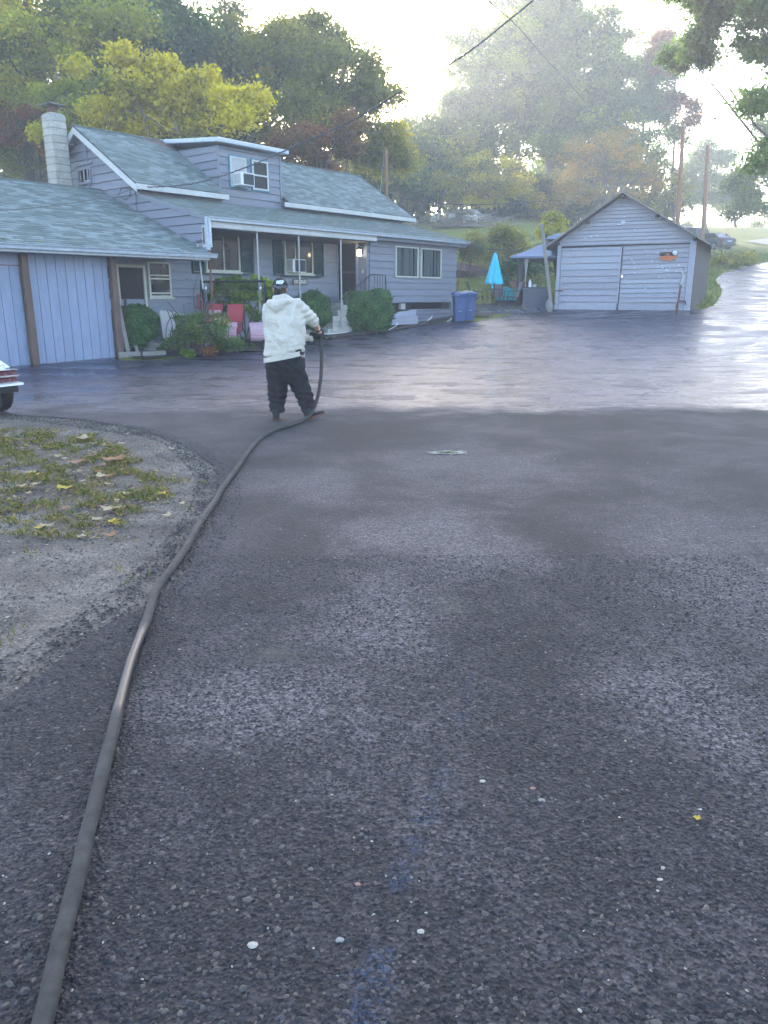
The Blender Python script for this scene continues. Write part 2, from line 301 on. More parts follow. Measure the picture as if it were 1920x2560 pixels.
# ------------------------------------------------------------------ mesh helpers
class MB:
    def __init__(s): s.v = []; s.f = []; s.t = []
    def poly(s, pts, faces, tint=0.):
        o = len(s.v); s.v += [tuple(p) for p in pts]; s.f += [tuple(o+i for i in f) for f in faces]; s.t += [tint]*len(faces); return s
    def box(s, a, b, tint=0., tilt=None):
        (x0, y0, z0), (x1, y1, z1) = a, b
        if x0 > x1: x0, x1 = x1, x0
        if y0 > y1: y0, y1 = y1, y0
        if z0 > z1: z0, z1 = z1, z0
        p = [(x0,y0,z0),(x1,y0,z0),(x1,y1,z0),(x0,y1,z0),(x0,y0,z1),(x1,y0,z1),(x1,y1,z1),(x0,y1,z1)]
        return s.poly(p, [(0,3,2,1),(4,5,6,7),(0,1,5,4),(1,2,6,5),(2,3,7,6),(3,0,4,7)], tint)
    def hexa(s, q0, q1, tint=0.):
        """prism between two quads (same winding)"""
        k = len(q0); f = [tuple(reversed(range(k))), tuple(range(k, 2*k))] + [(i, (i+1) % k, k+(i+1) % k, k+i) for i in range(k)]
        return s.poly(list(q0)+list(q1), f, tint)
    def ext(s, poly, d, tint=0.):
        d = Vector(d); return s.hexa([Vector(p) for p in poly], [Vector(p)+d for p in poly], tint)
    def tube(s, pts, r, seg=8, cap=True, tint=0., closed=False):
        pts = [Vector(p) for p in pts]; n = len(pts); rs = r if hasattr(r, '__len__') else [r]*n
        rings = []; up = Vector((0, 0, 1)); o = len(s.v); prev = None
        for i, p in enumerate(pts):
            t = (pts[min(i+1, n-1)] - pts[max(i-1, 0)]).normalized()
            if prev is None: a = t.orthogonal().normalized() if abs(t.z) > .95 else t.cross(up).normalized()
            else: a = (prev - t*prev.dot(t)).normalized()
            prev = a; c = t.cross(a)
            for k in range(seg):
                g = 2*math.pi*k/seg; s.v.append(tuple(p + (a*math.cos(g) + c*math.sin(g))*rs[i]))
        for i in range(n-1):
            for k in range(seg):
                k2 = (k+1) % seg; s.f.append((o+i*seg+k, o+i*seg+k2, o+(i+1)*seg+k2, o+(i+1)*seg+k)); s.t.append(tint)
        if cap: s.f.append(tuple(o+k for k in reversed(range(seg)))); s.f.append(tuple(o+(n-1)*seg+k for k in range(seg))); s.t += [tint]*2
        return s
    def rings(s, rr, cap=True, tint=0.):
        o = len(s.v); k = len(rr[0]); n = len(rr)
        for r in rr: s.v += [tuple(p) for p in r]
        for i in range(n-1):
            for j in range(k):
                j2 = (j+1) % k; s.f.append((o+i*k+j, o+i*k+j2, o+(i+1)*k+j2, o+(i+1)*k+j)); s.t.append(tint)
        if cap: s.f.append(tuple(o+j for j in reversed(range(k)))); s.f.append(tuple(o+(n-1)*k+j for j in range(k))); s.t += [tint]*2
        return s
    def bar(s, a, b, w, h, tint=0., up=(0, 0, 1)):
        """rectangular bar from a to b, w wide sideways, h high"""
        a, b = Vector(a), Vector(b); t = (b-a).normalized(); u = Vector(up)
        if abs(t.dot(u)) > .98: u = Vector((0, 1, 0))
        x = t.cross(u).normalized()*w/2; y = x.cross(t).normalized()*h/2
        return s.hexa([a-x-y, a+x-y, a+x+y, a-x+y], [b-x-y, b+x-y, b+x+y, b-x+y], tint)
    def lathe(s, prof, c=(0, 0, 0), seg=16):
        rr = [[(c[0]+r*math.cos(2*math.pi*k/seg), c[1]+r*math.sin(2*math.pi*k/seg), c[2]+z) for k in range(seg)] for r, z in prof]
        return s.rings(rr)
    def mesh(s, name, mat, off=(0, 0, 0), smoothed=False, fix=True, tints=False):
        me = bpy.data.meshes.new(name)
        ox, oy, oz = off
        me.from_pydata([(x-ox, y-oy, z-oz) for x, y, z in s.v], [], s.f)
        if tints: at_ = me.attributes.new('tint', 'FLOAT', 'FACE'); at_.data.foreach_set('value', s.t)
        me.materials.append(M[mat] if isinstance(mat, str) else mat)
        if fix:
            bm = bmesh.new(); bm.from_mesh(me); bmesh.ops.recalc_face_normals(bm, faces=bm.faces); bm.to_mesh(me); bm.free()
        if smoothed: me.polygons.foreach_set('use_smooth', [True]*len(me.polygons))
        return me
    def build(s, name, mat, parent=None, off=(0, 0, 0), **k):
        return link(name, s.mesh(name, mat, off, **k), parent)
def link(name, me, parent=None, loc=None, rz=0.):
    o = bpy.data.objects.new(name, me); COL.objects.link(o)
    if parent is not None: o.parent = parent
    if loc is not None: o.location = loc
    if rz: o.rotation_euler = (0, 0, rz)
    return o
def tag(o, label=None, cat=None, group=None, kind=None):
    if label: o['label'] = label
    if cat: o['category'] = cat
    if group: o['group'] = group
    if kind: o['kind'] = kind
    return o
def empty(name, loc, rz=0., label=None, cat=None, group=None):
    o = bpy.data.objects.new(name, None); COL.objects.link(o); o.location = loc; o.rotation_euler = (0, 0, rz); o.empty_display_size = .2
    return tag(o, label, cat, group)
def copy_tree(o, parent=None):
    c = o.copy(); COL.objects.link(c)
    if parent is not None: c.parent = parent
    for ch in list(o.children): copy_tree(ch, c)
    return c
def bevel(o, w, seg=2, ang=35):
    m = o.modifiers.new('bevel', 'BEVEL'); m.width = w; m.segments = seg; m.limit_method = 'ANGLE'; m.angle_limit = R(ang); return o
def quads_mesh(name, Vt, mat, tint, k=4):
    """many separate k-gons from an (n*k,3) array"""
    n_ = len(Vt)//k; me = bpy.data.meshes.new(name); me.vertices.add(n_*k); me.vertices.foreach_set('co', Vt.astype(np.float32).ravel())
    me.loops.add(n_*k); me.loops.foreach_set('vertex_index', np.arange(n_*k, dtype=np.int32))
    me.polygons.add(n_); me.polygons.foreach_set('loop_start', np.arange(0, n_*k, k, dtype=np.int32))
    try: me.polygons.foreach_set('loop_total', np.full(n_, k, dtype=np.int32))
    except Exception: pass
    a = me.attributes.new('tint', 'FLOAT', 'FACE'); a.data.foreach_set('value', tint.astype(np.float32))
    me.materials.append(M[mat]); me.update(calc_edges=True); return me
def fuse(name, mb, mat, parent, voxel, it=4, disp=None):
    """one continuous skin around overlapping closed pieces"""
    me = mb.mesh(name+'_raw', mat); tmp = bpy.data.objects.new('tmp', me); COL.objects.link(tmp)
    r = tmp.modifiers.new('r', 'REMESH'); r.mode = 'VOXEL'; r.voxel_size = voxel
    if it: s_ = tmp.modifiers.new('s', 'SMOOTH'); s_.iterations = it; s_.factor = .5
    dg = bpy.context.evaluated_depsgraph_get(); ev = tmp.evaluated_get(dg)
    out = bpy.data.meshes.new_from_object(ev); bpy.data.objects.remove(tmp)
    out.name = name; out.materials.clear(); out.materials.append(M[mat])
    if disp:
        n_ = len(out.vertices); co = np.zeros(n_*3, np.float32); no = np.zeros(n_*3, np.float32)
        out.vertices.foreach_get('co', co); out.vertices.foreach_get('normal', no); co = co.reshape(-1, 3); no = no.reshape(-1, 3)
        d = np.array([disp(Vector(c)) for c in co]); co += no*d[:, None]; out.vertices.foreach_set('co', co.ravel()); out.update()
    out.polygons.foreach_set('use_smooth', [True]*len(out.polygons))
    return link(name, out, parent)
def rnd(a, b): return a + (b-a)*random.random()

# ------------------------------------------------------------------ foliage builder
def crown_arrays(blobs, n, leaf, seed=0, clump=.9, shell=.75, flat=.0, fill=1.0):
    """blobs: list of (centre, (rx,ry,rz)); leaves gathered in clumps on and inside the blobs"""
    g = np.random.default_rng(seed); vols = np.array([b[1][0]*b[1][1]+b[1][0]*b[1][2]+b[1][1]*b[1][2] for b in blobs]); w = vols/vols.sum()
    Pp = []; T = []
    for (c, r), ww in zip(blobs, w):
        r = np.array(r, float); c = np.array(c, float); area = (r[0]*r[1]+r[0]*r[2]+r[1]*r[2])
        nc = max(4, int(fill*area*1.15/(clump*clump))); m_ = int(n*ww)
        d = g.normal(size=(nc, 3)); d /= np.linalg.norm(d, axis=1)[:, None]
        d[:, 2] = np.where(d[:, 2] < -.55, -d[:, 2], d[:, 2])
        rad = np.clip(g.normal(shell, .17, nc), .15, 1.06)
        wob = 1 + .16*np.sin(d[:, 0]*4.1+seed) * np.cos(d[:, 1]*3.7+seed*2) + .10*np.sin(d[:, 2]*7+seed)
        cc = c + d*(rad*wob)[:, None]*r
        cs = g.uniform(.55, 1.25, nc)*clump
        ct = np.clip(g.normal(.42, .2, nc), 0, 1)
        idx = g.choice(nc, m_, p=(cs**2)/(cs**2).sum())
        off = g.normal(size=(m_, 3))*np.array([.42, .42, .27])*cs[idx][:, None]
        Pp.append(cc[idx]+off); T.append(np.clip(ct[idx] + g.normal(0, .13, m_), 0, 1))
    P_ = np.concatenate(Pp); T = np.concatenate(T); k = len(P_)
    nrm = g.normal(size=(k, 3)); nrm[:, 2] = np.abs(nrm[:, 2])*1.1 + .15; nrm /= np.linalg.norm(nrm, axis=1)[:, None]
    a = np.cross(nrm, g.normal(size=(k, 3))); a /= np.linalg.norm(a, axis=1)[:, None]; b = np.cross(nrm, a)
    L = leaf*g.uniform(.55, 1.35, k)[:, None]; b = b*L*.36; a = a*L*.55
    q = np.stack([P_-a, P_-b*1.0+a*.1, P_+a, P_+b+a*.1], 1).reshape(-1, 3)
    return q, T
def limb_path(a, b, g, bend=.12, n=6):
    a = Vector(a); b = Vector(b); L = (b-a).length; pts = []
    o1 = Vector(g.normal(size=3))*L*bend
    for i in range(n+1):
        t = i/n; p = a.lerp(b, t) + o1*math.sin(math.pi*t)*(1-.3*t); p.z += L*.10*math.sin(math.pi*t); pts.append(p)
    return pts
def tree(name, base, blobs, n, leaf, mat, label, cat='tree', group=None, seed=1, trunk_r=.28, limbs=9, bark='bark', clump=1.1, shell=.75, fill=1., fork=.3, twigs=0, extra=None):
    base = Vector(base); g = np.random.default_rng(seed+100)
    root = empty(name, base, 0, label, cat, group)
    top = max(c[2]+r[2]*.45 for c, r in blobs); mc = Vector(np.mean([np.array(c) for c, r in blobs], axis=0))
    tb = MB(); zt = top-base.z; pts = []
    for i in range(9):
        t = i/8; p = base.lerp(Vector((mc.x, mc.y, top)), t); p += Vector((math.sin(t*4+seed), math.cos(t*3.1+seed), 0))*.02*zt*math.sin(math.pi*t); p.z = base.z - .25 + (zt+.25)*t; pts.append(p)
    tb.tube(pts, [trunk_r*(1.25 if i == 0 else 1)*(1-.9*(i/8)**.9) + (.02 if trunk_r > .06 else .003) for i in range(9)], 8)
    for i in range(limbs):
        t = fork + (1-fork)*.75*(i+.5)/limbs; k = t*8; i0 = int(k); a = pts[i0].lerp(pts[min(8, i0+1)], k-i0)
        c, r = blobs[g.integers(len(blobs))]; d = Vector(g.normal(size=3)); d.normalize(); e = Vector(c) + Vector((d.x*r[0], d.y*r[1], abs(d.z)*r[2]))*.8
        if e.z < a.z + .3: e.z = a.z + .3 + abs(d.z)
        lp = limb_path(a, e, g); r0 = max(.03 if trunk_r > .06 else .006, trunk_r*(1-t)*.62); tb.tube(lp, [r0*(1-.85*q/6)+.008 for q in range(7)], 5, cap=False)
        for j in range(3 + twigs):
            s0 = lp[g.integers(2, 6)]; d2 = Vector(g.normal(size=3)); d2.z = abs(d2.z); d2.normalize()
            tb.tube(limb_path(s0, s0 + d2*rnd(.8, 2.)*min(max(.5, r[2]*.3), r[2]*.45), g, .1, 3), [r0*.35, r0*.2, r0*.12, .006], 4, cap=False)
    tb.build('trunk', bark, root, off=base, smoothed=True, fix=False)
    q, T = crown_arrays(blobs, n, leaf, seed, clump, shell, fill=fill)
    if extra:
        for bl, n2, lf, sh, tadd in extra:
            q2, T2 = crown_arrays(bl, n2, lf, seed+31, clump, sh); q = np.concatenate([q, q2]); T = np.concatenate([T, np.clip(T2+tadd, 0, 1)])
    q = q - np.array(base)[None]
    link('crown', quads_mesh('crown', q, mat, T), root); return root

# ------------------------------------------------------------------ ground
def sheet(name, poly, step, mat, dz, kind='structure', jitter=0.):
    """flat-ish sheet draped on the terrain inside a polygon (world xy)"""
    pts = []; edges = []; n0 = len(poly)
    dense = []
    for i in range(n0):
        a = Vector(poly[i]); b_ = Vector(poly[(i+1) % n0]); L = (b_-a).length; k = max(1, int(L/(step if not jitter else .12 if (a.y < 13 and a.x < 2) else step))) if L < 60 else int(L/3)
        for j in range(k):
            p = a.lerp(b_, j/k)
            if jitter: p = p + Vector((mnoise.noise(Vector((p.x*2.1, p.y*2.1, 3))), mnoise.noise(Vector((p.x*2.1, p.y*2.1, 9)))))*jitter + Vector((mnoise.noise(Vector((p.x*11, p.y*11, 3))), mnoise.noise(Vector((p.x*11, p.y*11, 9)))))*jitter*.55
            dense.append(p)
    pts = list(dense); edges = [(i, (i+1) % len(dense)) for i in range(len(dense))]
    A = np.array([(p.x, p.y) for p in dense]); x0, y0 = A.min(0); x1, y1 = A.max(0)
    gx, gy = np.meshgrid(np.arange(x0, x1, step), np.arange(y0, y1, step)); Q = np.stack([gx.ravel(), gy.ravel()], 1)
    ins = np.zeros(len(Q), bool); j = len(A)-1
    for i in range(len(A)):
        c = ((A[i, 1] > Q[:, 1]) != (A[j, 1] > Q[:, 1]))
        xi = (A[j, 0]-A[i, 0])*(Q[:, 1]-A[i, 1])/(A[j, 1]-A[i, 1]+1e-12)+A[i, 0]
        ins ^= c & (Q[:, 0] < xi); j = i
    Q = Q[ins]; pts += [Vector(q) for q in Q]
    vv, ee, ff, *_ = delaunay_2d_cdt(pts, edges, [], 1, 1e-5)
    me = bpy.data.meshes.new(name); xy = np.array([(p.x, p.y) for p in vv]); z = hgt(xy[:, 0], xy[:, 1]) + dz
    me.from_pydata([(x, y, c) for (x, y), c in zip(xy, z)], [], [tuple(f) for f in ff])
    bm = bmesh.new(); bm.from_mesh(me)
    for f in bm.faces:
        if f.normal.z < 0: f.normal_flip()
    bm.to_mesh(me); bm.free()
    me.polygons.foreach_set('use_smooth', [True]*len(me.polygons)); me.materials.append(M[mat])
    o = link(name, me); tag(o, kind=kind); return o
# terrain: one sheet to the horizon, cells growing with distance
def grid_axis(lo, hi, fine_lo, fine_hi, s):
    a = list(np.arange(fine_lo, fine_hi, s)); st = s; x = fine_hi
    while x < hi: a.append(x); st *= 1.12; x += st
    a.append(hi); st = s; x = fine_lo - s; b_ = []
    while x > lo: b_.append(x); st *= 1.15; x -= st
    b_.append(lo); return np.array(sorted(b_) + a)
XS = grid_axis(-600, 600, -26, 40, .8); YS = grid_axis(-60, 900, -4, 62, .8)
SINKP = None
def px2xy(L): return [(hit(*p)[0], hit(*p)[1]) for p in L]
edge_left = [(-1.9, -6), (-1.55, -1), (-1.38, 1.2)] + px2xy([(0, 1742), (80, 1692), (193, 1614), (308, 1537), (386, 1490), (463, 1406), (520, 1330), (558, 1250), (548, 1180), (463, 1108), (347, 1072), (231, 1054), (115, 1041), (0, 1036)]) + [(-9, 10.6), (-16, 10.2)]
sh_r = W(11.15, 18.0)
edge_back = [(W(2.0, 18.0)[0], W(2.0, 18.0)[1]), (sh_r[0], sh_r[1])] + px2xy([(300, 901), (420, 899), (560, 872), (640, 862), (700, 858), (820, 842), (905, 830), (1050, 813), (1139, 801), (1190, 803), (1260, 792), (1310, 778), (1386, 773)])
edge_gar = px2xy([(1722, 771), (1765, 772), (1794, 755), (1806, 727), (1796, 712), (1788, 699), (1808, 681), (1864, 664), (1920, 654)])
e_ = edge_gar[-1]
edge_right = [(e_[0]+9, e_[1]+8), (e_[0]+22, e_[1]+16), (e_[0]+30, e_[1]+12), (e_[0]+14, e_[1]-2), (24, 34), (17, 24), (13, 14), (12, 0), (12, -6)]
drive = edge_left + edge_back + edge_gar + edge_right
def in_poly(poly, X, Y):
    A = np.array(poly); ins = np.zeros(X.shape, bool); j = len(A)-1
    for i in range(len(A)):
        c = ((A[i, 1] > Y) != (A[j, 1] > Y)); xi = (A[j, 0]-A[i, 0])*(Y-A[i, 1])/(A[j, 1]-A[i, 1]+1e-12)+A[i, 0]
        ins ^= c & (X < xi); j = i
    return ins
GX, GY = np.meshgrid(XS, YS); GZ = hgt(GX, GY)
gin = in_poly(drive, GX, GY)
d_ok = gin.copy()
GZ = GZ - np.where(gin, .10, .0)
GZ = GZ - .03*(GY < 19)*(GX < 1)
nx, ny = len(XS), len(YS)
me = bpy.data.meshes.new('ground'); idx = np.arange(nx*ny).reshape(ny, nx)
F_ = np.stack([idx[:-1, :-1], idx[:-1, 1:], idx[1:, 1:], idx[1:, :-1]], -1).reshape(-1, 4)
me.from_pydata(np.stack([GX.ravel(), GY.ravel(), GZ.ravel()], 1).tolist(), [], F_.tolist())
me.polygons.foreach_set('use_smooth', [True]*len(me.polygons)); me.materials.append(M['meadow'])
tag(link('ground', me), kind='structure')
sheet('driveway', drive, .25 if 0 else .4, 'asphalt', .0, jitter=.10)
verge = [(-26, -6)] + [(x+.12, y) for x, y in edge_left[:3]] + [(x+.10, y) for x, y in edge_left[3:]] + [(-26, 10.2)]
sheet('gravel_verge', [(x, y) for x, y in verge], .35, 'gravel', -.010)
far_road = [hit(1866, 606), hit(1905, 613), hit(1960, 622)]
sheet('lane', [(p.x, p.y) for p in far_road] + [(75, 92), (75, 100), (62, 100)] + [(hit(1900, 600).x, hit(1900, 600).y)], 1.5, 'mortar', .12)
pl = [(W(u, v)[0], W(u, v)[1]) for u, v in ((11.3, 17.05), (11.3, 19.25), (13.85, 19.25), (20.8, 19.25), (20.9, 18.0), (26.2, 18.0), (26.2, 17.4), (20.6, 16.9), (17.0, 16.7), (14.2, 16.3), (12.6, 16.6))]
sheet('planting_bed', pl, .35, 'mulch', .03)

# ------------------------------------------------------------------ house (frame: x = u along the front, y = v into the house)
HB = (13.9, 17.5, 0.0)
def LH(u, v, z): return (u-HB[0], v-HB[1], z)
house = empty('house', W(*HB), HROT, 'grey blue clapboard house with dormer, long front porch and green shingle roof', 'house')
def hpart(name, mb, mat, parent=None, **k): return mb.build(name, mat, parent or house, off=HB if (parent or house) is house else HB, **k)
PITCHB = .23
def boards_front(u0, u1, z0, z1, v, mat, parent, off, name='siding_board', clip=None, pitch=PITCHB, face=-1, jit=.0):
    """lap siding along x on a plane y=v, front towards -y; clip(z)->(ua,ub) or None"""
    z = z0; i = 0
    while z < z1 - .02:
        zt = min(z+pitch, z1)
        a, b_ = (u0, u1), (u0, u1)
        if clip: a, b_ = clip(z), clip(zt)
        if a and b_ and (a[1]-a[0] > .03 or b_[1]-b_[0] > .03):
            mb = MB(); d0, d1 = .038, .008; s0 = jit*(random.random()-.5)
            z_ = z+.014
            q0 = [(a[0], v, z_), (a[1], v, z_), (b_[1], v, zt), (b_[0], v, zt)]
            q1 = [(a[0], v-d0, z_+s0), (a[1], v-d0, z_-s0), (b_[1], v-d1, zt), (b_[0], v-d1, zt)]
            mb.hexa(q0, q1); mb.build(name, mat, parent, off=off)
        z += pitch; i += 1
def boards_side(v0, v1, z0, z1, u, mat, parent, off, name='siding_board', clip=None, pitch=PITCHB):
    """lap siding along y on a plane x=u, facing -x"""
    z = z0
    while z < z1 - .02:
        zt = min(z+pitch, z1); a, b_ = (v0, v1), (v0, v1)
        if clip: a, b_ = clip(z), clip(zt)
        if a and b_ and (a[1]-a[0] > .03 or b_[1]-b_[0] > .03):
            mb = MB(); z_ = z+.014; q0 = [(u, a[0], z_), (u, a[1], z_), (u, b_[1], zt), (u, b_[0], zt)]
            q1 = [(u-.038, a[0], z_), (u-.038, a[1], z_), (u-.008, b_[1], zt), (u-.008, b_[0], zt)]
            mb.hexa(q0, q1); mb.build(name, mat, parent, off=off)
        z += pitch
def shingle_field(p0, du, ds, nu, ns, tab, expo, clipf=None, th=.012, seed=3):
    """tabs on a slope: p0 low corner, du unit along eave, ds unit up the slope. returns list of (centre, tint, quads)"""
    g = random.Random(seed); p0, du, ds = Vector(p0), Vector(du).normalized(), Vector(ds).normalized(); nn = du.cross(ds).normalized()
    if nn.z < 0: nn = -nn
    out = []
    for r in range(ns):
        sh = (r % 2)*tab*.5 + g.uniform(-.03, .03)
        for c in range(-1, nu+1):
            a = c*tab + sh + .006; b_ = (c+1)*tab + sh - .006
            a = max(a, 0.); b_ = min(b_, nu*tab)
            if clipf:
                ab = clipf(a, b_, r*expo, (r+1)*expo)
                if not ab: continue
                a, b_ = ab
            if b_ - a < .03: continue
            lo = r*expo; hi = lo + expo + .03; drop = g.uniform(-.005, .004)
            q = [p0+du*a+ds*(lo+drop), p0+du*b_+ds*(lo+drop), p0+du*b_+ds*hi, p0+du*a+ds*hi]
            t1 = [q[0]+nn*(th+.006), q[1]+nn*(th+.006), q[2]+nn*.003, q[3]+nn*.003]
            out.append((q, t1, g.choice([.05, .2, .35, .5, .62, .75, .9]) + g.uniform(-.05, .05)))
    return out
def field_to_mb(F):
    mb = MB()
    for q, t1, tn in F: mb.hexa([p-Vector((0, 0, .004)) for p in q], t1, tn)
    return mb
# roof geometry numbers
UG, VE, ZE = 13.9, 17.5, 3.62          # gable wall plane, front gutter line and its height
VM, ZPT = 20.6, 4.42                    # upper wall plane, top of porch roof
VR, ZR_, ZEM, VEM = 23.2, 6.48, 4.66, 20.25    # ridge, its height, main eave height and line
UR = 26.4
VB = 24.05                               # back wall
# solid walls behind the boards
w_ = MB()
w_.box((UG+.03, VM+.03, .3), (UR-.3, VB, ZEM))                                      # upper block
w_.hexa([(UG+.03, VM+.03, ZEM), (UG+.03, VB, ZEM), (UG+.03, VB, 5.75), (UG+.03, VR, ZR_-.14)], [(UR-.3, VM+.03, ZEM), (UR-.3, VB, ZEM), (UR-.3, VB, 5.75), (UR-.3, VR, ZR_-.14)])
w_.box((11.0, 19.33, .1), (13.9, 19.9, 2.62)); w_.box((13.9, 19.33, .1), (21.0, 20.7, 3.55)); w_.box((20.98, 17.95, 1.36), (26.25, 20.7, 3.52))
w_.box((20.98, 18.6, .2), (26.25, 20.7, 1.36)); w_.box((20.985, 17.93, .3), (21.2, 18.6, 1.3))
hpart('wall', w_, 'siding_pale')
# gable wall boards (facing -u): lower part down to shed roof, upper to the rakes
ZB_ = 2.75
def gclip(z):
    lo = 17.52 if z < ZE-.02 else 17.46 + (z-ZE+.02)*(VM-17.55)/(ZPT-ZE)      # porch roof line
    if z > ZPT: lo = VM
    if z > ZEM-.2: lo = max(lo, VR - (ZR_-.16-z)*(VR-VEM)/(ZR_-ZEM))
    hi = 24.05
    if z > 5.8: hi = VR + (ZR_-.16-z)*(VR-VEM)/(ZR_-ZEM)
    return (lo, max(hi, lo)) if hi > lo else (lo, lo)
boards_side(0, 0, ZB_, ZR_-.16, UG, 'siding', house, HB, clip=gclip, pitch=.235)
cb = MB(); cb.bar((UG-.028, VE+.05, ZE-.045), (UG-.028, VM-.07, ZPT-.05), .045, .10); hpart('rake_trim', cb, 'siding')
cb = MB(); cb.box((UG-.045, VM-.06, 4.42), (UG-.005, VM+.05, 4.70)); hpart('corner_board', cb, 'siding'); cb = MB(); cb.box((UG-.055, 23.02, 4.75), (UG-.040, 23.10, 6.2)); hpart('trim_strip', cb, 'siding'); cb = MB(); cb.box((UG-.05, 24.05, 4.7), (UG+.05, 24.17, 5.75)); hpart('corner_board', cb, 'siding')
# front upper wall boards between porch roof and main eave
boards_front(UG+.04, 16.93, 4.36, 4.72, VM, 'siding', house, HB)
boards_front(16.93, 19.52, 4.42, 6.12, VM-.001, 'siding', house, HB)
boards_front(19.52, UR-.3, 4.36, 4.72, VM, 'siding', house, HB)
# porch back wall
boards_front(11.2, 13.9, 1.5, 2.62, 19.30, 'siding_pale', house, HB, name='siding_board')
boards_front(13.9, 21.0, 1.56, 3.5, 19.30, 'siding_pale', house, HB)
fd = MB(); fd.box((11.0, 19.24, .1), (20.95, 19.31, 1.5)); hpart('foundation', fd, 'siding_pale')
# room on the right
boards_front(21.02, 26.27, 1.36, 3.46, 17.92, 'siding', house, HB, pitch=.232)
def sclip(z): return (22.6 + .6*max(0, .9-z), 26.1)
boards_front(23.0, 26.1, .62, 1.12, 17.98, 'siding', house, HB, clip=lambda z: (23.35-(1.1-z)*1.0, 26.0), pitch=.15, jit=.08)
cb = MB(); cb.box((26.0, 17.9, .5), (26.28, 18.05, 1.345)); hpart('corner_board', cb, 'siding'); cb = MB(); cb.box((26.25, 17.93, .3), (26.29, 22, 3.5)); hpart('end_wall', cb, 'siding'); cb = MB(); cb.box((20.90, 17.93, 1.0), (20.98, 19.3, 3.5)); hpart('porch_side_wall', cb, 'siding')
db = MB(); db.box((21.1, 18.4, .2), (26.0, 18.55, 1.36)); hpart('crawl_shade', db, 'dark_inside')  # near-black panel painted in for the shade under the room
sk = MB(); sk.hexa([(21.4, 17.62, .82), (23.5, 17.75, 1.08), (23.55, 17.80, 1.11), (21.4, 17.80, .98)], [(21.6, 17.52, .62), (23.3, 17.66, .66), (23.5, 17.80, 1.06), (21.4, 17.74, .93)]); sk.box((21.3, 17.56, .60), (23.35, 17.64, .9)); hpart('skirting_panel', sk, 'garage_paint')
ch_ = MB(); ch_.box((22.9, 18.0, 1.12), (23.15, 18.12, 1.33)); hpart('crawl_vent', ch_, 'white_trim')

# roofs: decks then tabs
rd = MB()
def slab(mb, pts, t=.09): mb.ext(pts, (0, 0, -t))
slab(rd, [(UG-.3, VEM, ZEM), (16.88, VEM, ZEM), (16.88, VR, ZR_), (UG-.3, VR, ZR_)])
slab(rd, [(19.56, VEM, ZEM), (UR+.25, VEM, ZEM), (UR+.25, VR, ZR_), (19.56, VR, ZR_)])
slab(rd, [(16.88, VM+1.0, 5.0), (19.56, VM+1.0, 5.0), (19.56, VR, ZR_), (16.88, VR, ZR_)])
slab(rd, [(UG-.3, VR, ZR_), (UR+.25, VR, ZR_), (UR+.25, VB+.2, 5.80), (UG-.3, VB+.2, 5.80)])
hpart('roof_deck', rd, 'dark_wood')
SL = math.hypot(VR-VEM, ZR_-ZEM); ds = ((0, (VR-VEM)/SL, (ZR_-ZEM)/SL))
def dclip(a, b_, s0, s1):                       # leave the dormer out
    ua, ub = UG-.3+a, UG-.3+b_; v = VEM + (s0+s1)/2*(VR-VEM)/SL
    vtop = 22.95
    if v < vtop:
        if ua < 16.9 < ub: return (a, 16.9-UG+.3)
        if ua < 19.56 < ub: return (19.56-UG+.3, b_)
        if ua >= 16.9 and ub <= 19.56: return None
    return (a, b_)
F1 = shingle_field((UG-.3, VEM-.03, ZEM), (1, 0, 0), ds, 43, int(SL/.14)+1, .3, .14, dclip)
o = hpart('shingle_courses', field_to_mb(F1), 'shingle', tints=True); tag(o, kind='stuff')
PL = math.hypot(VM-VE, ZPT-ZE); dsp = (0, (VM-VE)/PL, (ZPT-ZE)/PL)
pr = MB(); slab(pr, [(UG-.02, VE, ZE), (26.5, VE, ZE), (26.5, VM+.02, ZPT), (UG-.02, VM+.02, ZPT)], .07); hpart('porch_roof_deck', pr, 'dark_wood')
def rclip(a, b_, s0, s1):
    lim = (26.5-UG) ; return (a, min(b_, lim)) if a < lim else None
F2 = shingle_field((UG, VE-.03, ZE), (1, 0, 0), dsp, 44, int(PL/.14)+1, .3, .14, rclip, seed=5)
o = hpart('porch_shingle_courses', field_to_mb(F2), 'shingle_old', tints=True); tag(o, kind='stuff')
rp = MB(); rp.hexa([(16.0, VR-.02, ZR_+.02), (16.9, VR-.02, ZR_+.02), (16.9, VR-.55, ZR_-.32), (16.15, VR-.3, ZR_-.16)], [(16.0, VR-.02, ZR_+.035), (16.9, VR-.02, ZR_+.035), (16.9, VR-.55, ZR_-.305), (16.15, VR-.3, ZR_-.145)]); hpart('bare_wood_patch', rp, 'rust_wood')
rc = MB(); rc.bar((UG-.3, VR, ZR_+.012), (16.95, VR, ZR_+.012), .22, .03); rc.bar((19.5, VR, ZR_+.012), (UR+.25, VR, ZR_+.012), .22, .03); hpart('ridge_cap', rc, 'shingle_old')
